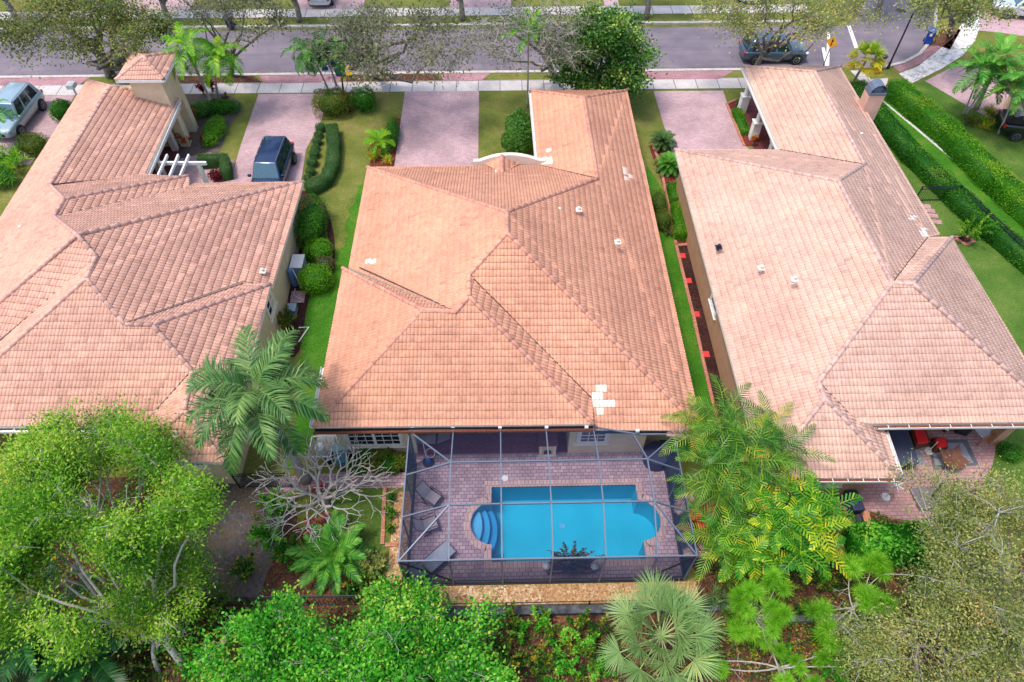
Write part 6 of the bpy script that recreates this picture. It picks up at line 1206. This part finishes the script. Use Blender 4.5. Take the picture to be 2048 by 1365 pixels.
pine("pine sapling with twisting bare limbs in front of the glossy hedge", (1680, 1260), [(1700, 1142, 2.6), (1745, 1130, 2.8), (1765, 1150, 2.8), (1640, 1225, 2.6), (1655, 1262, 2.5), (1680, 1290, 2.2), (1755, 1215, 2.5), (1740, 1190, 2.6), (1742, 1258, 2.0), (1775, 1200, 2.5)], 82)
pine("low pine sapling at the bottom edge right of the fan palm", (1590, 1365), [(1600, 1325, 1.6), (1640, 1310, 1.8), (1570, 1352, 1.5), (1620, 1360, 1.6), (1690, 1335, 1.6), (1400, 1325, 1.9), (1445, 1335, 1.7), (1550, 1300, 1.8)], 83, .36)
# bare frangipani
T_ = thing('bare_tree', tuple(P(655, 1010)), 0, "leafless grey frangipani with forking antler-like branches left of the cage", 'tree'); B = P(655, 1010); inv = Matrix.Translation(-B); w_ = MB(); rg = np.random.default_rng(90)
def fork(p, d, L, r, lev):
    e = p + d * L; m = (p + e) / 2 + rg.normal(size=3) * L * .1; w_.tube([Vector(x) for x in bez(p, m, e, 4)], [r, r * .95, r * .88, r * .8, r * .74], 6 if r > .03 else 4, lev == 0)
    if lev == 0: return
    k = 3 if (lev > 3 and rg.random() < .6) else 2; a0 = rg.uniform(0, 6.28); x = unit(np.cross(d, [0.1, .2, 1.])); y = np.cross(d, x)
    for i in range(k):
        a = a0 + 2 * math.pi * i / k + rg.normal() * .25; th = rg.uniform(.38, .72); nd = d * math.cos(th) + (x * math.cos(a) + y * math.sin(a)) * math.sin(th); nd[2] += .06; nd = unit(nd); fork(e, nd, L * rg.uniform(.72, .98), r * .7, lev - 1)
b0 = np.array(B); w_.tube([B, B + Vector((-.1, .0, .6))], [.15, .13], 8)
s0 = b0 + np.array([-.1, 0, .55])
for d in ((-.75, .1, .6), (.55, .5, .6), (.35, -.7, .55), (-.45, -.65, .6), (-.2, .7, .75), (.8, -.05, .55)): fork(s0, unit(np.array(d)), .72, .085, 5)
o = w_.build('branches', M['barkp'], T_, smooth=True); o.matrix_parent_inverse = inv
# ---------------------------------------------------------------- hedges and shrubs
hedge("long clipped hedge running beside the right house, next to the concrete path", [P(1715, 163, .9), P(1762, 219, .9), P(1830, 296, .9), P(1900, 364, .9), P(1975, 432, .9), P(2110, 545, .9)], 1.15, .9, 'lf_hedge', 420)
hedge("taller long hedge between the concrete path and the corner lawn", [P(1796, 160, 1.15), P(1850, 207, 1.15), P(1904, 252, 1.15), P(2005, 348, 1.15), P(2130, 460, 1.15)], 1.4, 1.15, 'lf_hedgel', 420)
hedge("glossy broad-leaved hedge block below the right patio", [P(1690, 1098), P(1850, 1098)], 1.35, 1.1, 'lf_vivid', 260, (.17, .09), wob=.1)
hedge("long dark topiary hedge curving round the clipped balls", [P(663, 248, .7), P(666, 285, .7), P(663, 325, .7), P(650, 352, .7), P(614, 372, .7)], .75, .75, 'lf_top', 900, (.05, .03), wob=.02)
for i, (x, y, r) in enumerate(((641, 256, .36), (637, 270, .3), (634, 283, .34), (631, 296, .28), (628, 308, .36), (624, 325, .38), (621, 343, .32), (616, 357, .3))):
    bush(("clipped topiary ball at the street end of the row", "second clipped ball of the row", "third clipped ball, a little larger", "fourth clipped ball, small", "fifth clipped ball of the row, wide", "sixth clipped ball, brownish and largest", "seventh clipped ball, nearest but one to the roof corner", "last clipped ball, beside the left house's roof corner")[i], x, y, (r, r, r * .8), 'lf_top', 1100, (.045, .03), name='topiary_ball', cat='topiary', group='clipped balls beside the left driveway')
bush("large round olive bush from which three palms rise", 665, 208, (1.15, 1.0, .8), 'lf_boxwood', 5200, (.08, .05), squash=.8)
bush("rounded dark green bush right of the larger olive bush", 727, 202, (.82, .8, .75), 'lf_hedge', 4200, (.06, .04), squash=.8)
bush("tall dark oval shrub against the left house's side wall, farthest from the pool", 622, 448, (.78, 1.75, .95), 'lf_hedge', 5200, (.07, .045), squash=.85)
bush("bright rounded shrub beside the white air conditioner, on its street side", 638, 503, (.8, .75, .6), 'lf_hedgel', 2600, (.07, .045))
bush("bright rounded shrub beside the white air conditioner, on its pool side", 630, 558, (.95, .85, .65), 'lf_hedgel', 3200, (.07, .045))
bush("sparse purple-leaved shrub between the two bright rounded shrubs", 650, 530, (.5, .5, .5), 'lf_bronze', 900, (.07, .045))
bush("clipped green shrub strip on the left edge of the middle driveway", 785, 268, (.45, 1.5, .55), 'lf_hedge', 2600, (.06, .04))
bush("large loose green shrub against the middle garage's left wall", 1040, 268, (.8, 1.9, 1.0), 'lf_mag', 5000, (.12, .07), sub=[(-.4, -.9, .1, .7), (-.3, 1.0, 0, .6)])
bush("rounded shrub beside the silver SUV", 124, 222, (.72, .9, .65), 'lf_hedge', 2600, (.07, .045))
bush("orange-tinged shrub at the far left below the silver SUV", 66, 290, (1.0, .8, .7), 'lf_boxwood', 2600, (.07, .045))
loose("broad grassy clump left of the left house roof", 25, 340, 1.4, 1.0, 'lf_palmb', 900, (.5, .05), stems=22); loose("second grassy clump at the left edge by the roof", 8, 370, 1.3, .9, 'lf_palm', 800, (.5, .05), stems=20)
hedge("bright clipped box hedge at the wall, street side", [P(1342, 380), P(1350, 412)], .62, .6, 'lf_hedgel', 900, (.05, .035), wob=.02, group='bright box hedges at the tan wall'); hedge("bright clipped box hedge at the wall, pool side", [P(1352, 420), P(1360, 482)], .7, .6, 'lf_hedgel', 900, (.05, .035), wob=.02, group='bright box hedges at the tan wall')
bush("olive clipped bush under the middle house's right eave", 1326, 440, (.55, .7, .55), 'lf_boxwood', 1800, (.05, .035)); bush("darker bush under the right eave, farther up the side lawn", 1318, 405, (.5, .9, .55), 'lf_boxwood', 1800, (.05, .035))
loose("thin straggly dark shrub in shade below the olive clipped bush", 1336, 470, .6, .5, 'lf_oak', 260, (.12, .03))
hedge("low bright hedge in the red bed by the right porch", [P(1470, 226), P(1490, 272)], .6, .4, 'lf_hedgel', 800, (.06, .04))
bush("dark potted shrub behind the far porch column", 1482, 206, (.35, .35, .4), 'lf_hedge', 600, (.07, .045))
bush("small red-leaved plant in the buff clay pot", 1509, 278, (.2, .2, .2), 'lf_croton', 160, (.1, .04), z=.55, name='potted_plant', cat='plant')
q = [P(400, 340), P(456, 338), P(458, 366)]; hedge("square-cornered clipped dark hedge by the pergola post", [P(404, 334), P(455, 332), P(458, 362)], .6, .8, 'lf_top', 900, (.05, .03), wob=.01); bush("dark low shrub inside the square clipped hedge", 432, 352, (.45, .35, .35), 'lf_ti', 400, (.14, .06))
for i, (x, y, r, h, mt, k, lb) in enumerate(((372, 218, .5, .9, 'lf_croton', 260, "orange croton at the foot of the tower"), (388, 245, .55, .9, 'lf_croton', 300, "orange croton in the middle of the porch bed"), (377, 290, .65, 1.0, 'lf_croton', 380, "red croton nearest the pergola"), (408, 190, .5, 1.0, 'lf_ti', 240, "maroon ti plant behind the left palm trunks"), (426, 184, .5, 1.0, 'lf_ti', 240, "maroon ti plant right of its twin by the palm trunks"), (455, 208, .55, .6, 'lf_ti', 200, "maroon low plant at the right end of the porch bed"), (415, 292, .45, .6, 'lf_ti', 180, "small maroon plant at the near end of the green bed plants"))):
    loose(lb, x, y, r, h, mt, k, (.22, .08), stems=10)
bush("bright yellow-green low shrub in the porch bed", 428, 262, (.65, 1.5, .45), 'lf_hedgel', 2600, (.09, .05)); bush("mid green shrub round the left palm trunks", 440, 215, (1.3, .6, .45), 'lf_hedge', 2200, (.1, .06)); bush("dark green shrub beside the orange crotons", 402, 222, (.7, .6, .5), 'lf_mag', 1400, (.1, .06))
loose("variegated spider plant below the small bright palm", 748, 318, .55, .5, 'lf_yfan', 260, (.35, .035), stems=18); loose("second variegated spider plant at the roof edge", 778, 326, .4, .4, 'lf_yfan', 160, (.3, .035), stems=12)
loose("yellow spiky plant against the green shrub by the garage wall", 1030, 292, .5, .5, 'lf_yfan', 160, (.35, .04), stems=12)
loose("yellow and dark croton shrub by the left house's side wall", 572, 652, .75, .9, 'lf_boxwood', 900, (.16, .06), stems=20); loose("brownish croton at the foot of the left house's rear wall", 412, 992, .4, .6, 'lf_croton', 150, (.26, .09), stems=10)
for i, (x, y) in enumerate(((715, 932), (748, 928), (780, 930), (800, 925), (735, 915), (770, 912))):
    bush(("yellow-green shrub under the rear window, " + ("nearest the bare tree", "front, below the left window sash", "front, below the right window sash", "against the cage's left wall", "back, tucked below the sill on the left", "back, tucked below the sill on the right")[i]), x, y, (.45, .38, .38), 'lf_boxwood' if i % 2 else 'lf_hedge', 620, (.11, .07), group='shrubs under the rear window')
loose("pink-leaved bromeliad patch under the bare tree", 642, 1058, .6, .5, 'lf_pink', 420, (.24, .07), stems=18); loose("second pink bromeliad close to the bare tree's trunk", 640, 985, .4, .4, 'lf_pink', 160, (.2, .06), stems=10)
for (x, y, r, lb) in ((786, 1000, .3, "small shrub in the gravel strip nearest the brick path"), (785, 1030, .33, "middle shrub in the gravel strip left of the cage"), (783, 1062, .24, "small shrub in the gravel strip nearest the brick row")): loose(lb, x, y, r, .4, 'lf_hedge', 260, (.11, .06), stems=12, group='small shrubs in the gravel strip')
for i, (x, y, r, h, mt, lb) in enumerate(((560, 1020, .8, 1.2, 'lf_vivid', "leafy green shrub left of the bare tree's lower branches"), (550, 1080, .9, 1.3, 'lf_vivid', "leafy green shrub at the dark soil yard's right edge"), (590, 1120, .8, 1.1, 'lf_hedge', "darker leafy shrub left of the young spiky palm"), (500, 1150, .6, .9, 'lf_under', "low yellowish shrub beside the dark soil yard"), (750, 1140, .7, .8, 'lf_yel', "tan and yellow shrub right of the young spiky palm"), (720, 1180, .8, .8, 'lf_under', "mixed green shrub at the rail near the young palm"))):
    loose(lb, x, y, r, h, mt, 1100, (.13, .08), stems=30)
bush("bronze-leaved gnarled shrub in the long planter by the pool", 1135, 1108, (.5, .2, .25), 'lf_bronze', 200, (.08, .05), z=.62, name='potted_shrub'); bpy.data.objects.remove(bpy.data.objects['potted_shrub'])
loose("bronze-leaved spreading shrub growing in the long planter by the pool", 0, 0, 1.1, 1.75, 'lf_bronze', 2600, (.11, .06), name='potted_shrub', stems=36, world=(PLANTER[0] + .0, PLANTER[1], 0)).scale = (1.25, .5, 1)
loose("open leafy citrus sapling in the brick square on the right lawn", 1930, 482, 1.15, 1.5, 'lf_hedgel', 900, (.14, .07), name='sapling', cat='tree', stems=16)
for i, (x, y) in enumerate(((1935, 252), (1962, 256), (1990, 248), (1975, 232))): loose("striped spiky bromeliad clump, " + ("closest to the thin leaning palm pair", "in the middle of its row", "closest to the black pickup truck", "behind the other three, at the paving")[i], x, y, .55, .5, 'lf_yfan' if i % 2 else 'lf_boxwood', 220, (.4, .045), stems=16, group='bromeliads at the right driveway')
loose("dark loose shrub at the patio's lower edge by the glossy hedge", 1760, 1045, .4, .4, 'lf_oak', 260, (.1, .05)); loose("silvery spiky tuft at the right end of the low wall", 1430, 1205, .5, .6, 'lf_royal', 260, (.4, .02), stems=16)
bush("low green shrub at the far end of the patio column bed", 2020, 905, (.5, .5, .3), 'lf_hedge', 900, (.07, .05))
# undergrowth plants that stand apart on the leaf litter
for x, y, lb in ((318, 1262, 'twiggy green thicket right of the lower left tree trunk fan'), (392, 1205, 'twiggy thicket at the corner of the bare yard and the rail'), (268, 1335, 'leafy thicket left of the lower left tree trunk base'), (445, 1225, 'green thicket between the bare yard and the vivid trees')):
    loose(lb, x, y, .95, 1.7, 'lf_oak' if x < 400 else 'lf_under', 1100, (.12, .055), stems=42)
UG = 'undergrowth plants on the leaf litter'
rgu = np.random.default_rng(123)
spots = [(1120, 1290), (1155, 1255), (1180, 1320), (1130, 1345), (1010, 1330), (985, 1290), (1040, 1270), (1080, 1350), (950, 1345), (1200, 1350), (430, 1270), (470, 1240), (400, 1350), (440, 1340), (300, 1345), (260, 1355), (1650, 1180), (1560, 1165), (1720, 1345), (1830, 1190), (1480, 1150), (1420, 1345), (1100, 1262), (1140, 1310), (1165, 1290), (1060, 1320), (1195, 1290), (1005, 1365), (1150, 1362), (1100, 1330), (345, 1290), (420, 1230), (385, 1310), (330, 1250), (1630, 1290), (1740, 1310), (1080, 1245), (1190, 1262), (1020, 1250), (1115, 1365), (985, 1320), (1600, 1230), (1655, 1345), (1500, 1300), (1460, 1240), (1560, 1345), (1700, 1230)]
for i, (x, y) in enumerate(spots):
    loose("leafy plant rising from the leaf litter along the bottom of the yard", x, y, rgu.uniform(.45, .85), rgu.uniform(.5, 1.2), 'lf_under' if i % 3 else 'lf_vivid', int(rgu.uniform(260, 560)), (.15, .065), stems=int(rgu.integers(6, 14)), group=UG, name='undergrowth_plant', cat='plant')
# ground litter and creeping cover
def scatter(name, poly, dens, mat, leaf, label, cat, zr=(.03, .05), up=1.0, vr=(0, 1)):
    poly = [Vector(p[:2]) for p in poly]; x0, x1 = min(p.x for p in poly), max(p.x for p in poly); y0, y1 = min(p.y for p in poly), max(p.y for p in poly); k = int(dens * (x1 - x0) * (y1 - y0)); X = RNG.uniform(x0, x1, k); Y = RNG.uniform(y0, y1, k); ins = np.zeros(k, bool); n = len(poly)
    for i in range(n):
        a, b_ = poly[i], poly[(i + 1) % n]; c = ((a.y > Y) != (b_.y > Y)); dy = (b_.y - a.y) or 1e-9; ins ^= c & (X < (b_.x - a.x) * (Y - a.y) / dy + a.x)
    X, Y = X[ins], Y[ins]; den = np.sin(X * 1.7 + 1) * np.sin(Y * 2.1) + .7 * np.sin(X * .7 + Y * 1.1); kp = RNG.uniform(-1.4, 1.4, len(X)) < den + .5; X, Y = X[kp], Y[kp]; k = len(X)
    Lf = Leaves(); d = rdir(k) * np.array([1, 1, .25]); Lf.add(np.stack([X, Y, RNG.uniform(zr[0], zr[1], k)], 1), d, RNG.normal(size=(k, 3)) * .25 + np.array([0, 0, up]), leaf[0] * RNG.uniform(.6, 1.3, k), leaf[1] * RNG.uniform(.6, 1.3, k), RNG.uniform(vr[0], vr[1], k)); return tag(Lf.build(name, M[mat]), label, cat, kind='stuff')
scatter('fallen_leaves', [(-19, 4.5), (19, 4.5), (19, 7.2), (-19, 7.6)], 55, 'lf_fallen', (.14, .07), "brown fallen leaves over the ground along the bottom edge", 'fallen leaves')
scatter('fallen_leaves', PP([(400, 960), (560, 955), (560, 1080), (520, 1200), (372, 1208), (380, 1100), (330, 980)]), 30, 'lf_fallen', (.09, .05), "scattered brown leaves on the dark bare yard", 'fallen leaves')
scatter('fallen_leaves', PP([(350, 150), (525, 148), (525, 166), (352, 168)]) , 40, 'lf_fallen', (.1, .06), "brown leaves on the verge below the thin street tree", 'fallen leaves')
scatter('fallen_leaves', PP([(700, 145), (1290, 141), (1298, 160), (690, 165)]) , 25, 'lf_fallen', (.1, .06), "brown leaves on the verge between the driveways", 'fallen leaves')
scatter('fallen_leaves', PP([(1797, 148), (1872, 70), (1925, 10), (1962, 10), (1950, 82), (1880, 140), (1822, 168)]) , 18, 'lf_fallen', (.1, .06), "brown leaves over the curved sidewalk", 'fallen leaves')
scatter('fallen_leaves', [(-3.9, 9.2), (6.8, 9.2), (6.8, 9.7), (-3.9, 9.7)], 6, 'lf_fallen', (.08, .05), "a few fallen leaves on the pool deck edge", 'fallen leaves', zr=(.04, .05))
scatter('fallen_leaves', [(-40, 45.96), (23, 45.96), (23, 46.25), (-40, 46.25)], 50, 'lf_fallen', (.09, .06), "line of brown leaves in the near street gutter", 'fallen leaves')
scatter('ground_cover', [(-19, 4.5), (-4, 4.5), (-4, 8.0), (-8.2, 8.2), (-14, 8.2), (-14.6, 13), (-19, 13)], 150, 'lf_under', (.15, .08), "dense green ground cover under the lower left trees", 'ground cover', zr=(.05, .5))
scatter('ground_cover', [(8, 4.5), (19, 4.5), (19, 11), (13, 9.6), (10, 11.3), (8, 11.5)], 130, 'lf_under', (.13, .07), "patchy green ground cover under the lower right oak", 'ground cover', zr=(.05, .4))
scatter('ground_cover', [(-4, 4.5), (8, 4.5), (8, 7.3), (-4, 7.6)], 120, 'lf_under', (.13, .06), "creeping plants on the litter below the gravel strip", 'ground cover', zr=(.05, .25))
scatter('fallen_leaves', [(-40, 46.3), (20, 46.3), (20, 52.3), (-40, 52.3)], 1.6, 'lf_fallen', (.09, .06), 'few brown leaves blown over the street', 'fallen leaves')
scatter('fallen_leaves', [(-40, 52.0), (22, 52.0), (22, 52.38), (-40, 52.38)], 45, 'lf_fallen', (.09, .06), 'line of brown leaves in the far street gutter', 'fallen leaves')
scatter('fallen_leaves', [(-40, 43.5), (22, 43.5), (22, 44.75), (-40, 44.75)], 4, 'lf_fallen', (.08, .05), 'few brown leaves on the near sidewalk', 'fallen leaves')
# grass blades on lawns near the camera
M['lf_blade'] = mat_leaf('grass_blades', [(0, C(60, 92, 24)), (.5, C(84, 122, 38)), (1, C(142, 140, 70))], .2)
M['lf_blade2'] = mat_leaf('bright_grass_blades', [(0, C(44, 100, 18)), (.5, C(64, 132, 26)), (1, C(110, 158, 44))], .2)
def blades(poly, dens, mat, label): return scatter('grass', poly, dens, mat, (.07, .018), label, 'grass', zr=(.0, .02), up=.2)
blades(PP([(675, 975), (768, 975), (762, 1120), (700, 1130), (640, 1060)]), 900, 'lf_blade', "short grass of the small back lawn")
blades(PP([(700, 395), (730, 380), (712, 470), (690, 560), (672, 700), (645, 860), (600, 930), (575, 900), (606, 740), (596, 640), (650, 560), (668, 470)]), 420, 'lf_blade2', "bright grass of the strip between left and middle houses")
blades(PP([(1350, 492), (1398, 700), (1425, 812), (1390, 812), (1360, 650), (1330, 500)]), 420, 'lf_blade2', "bright grass strip beside the dark mulch bed")
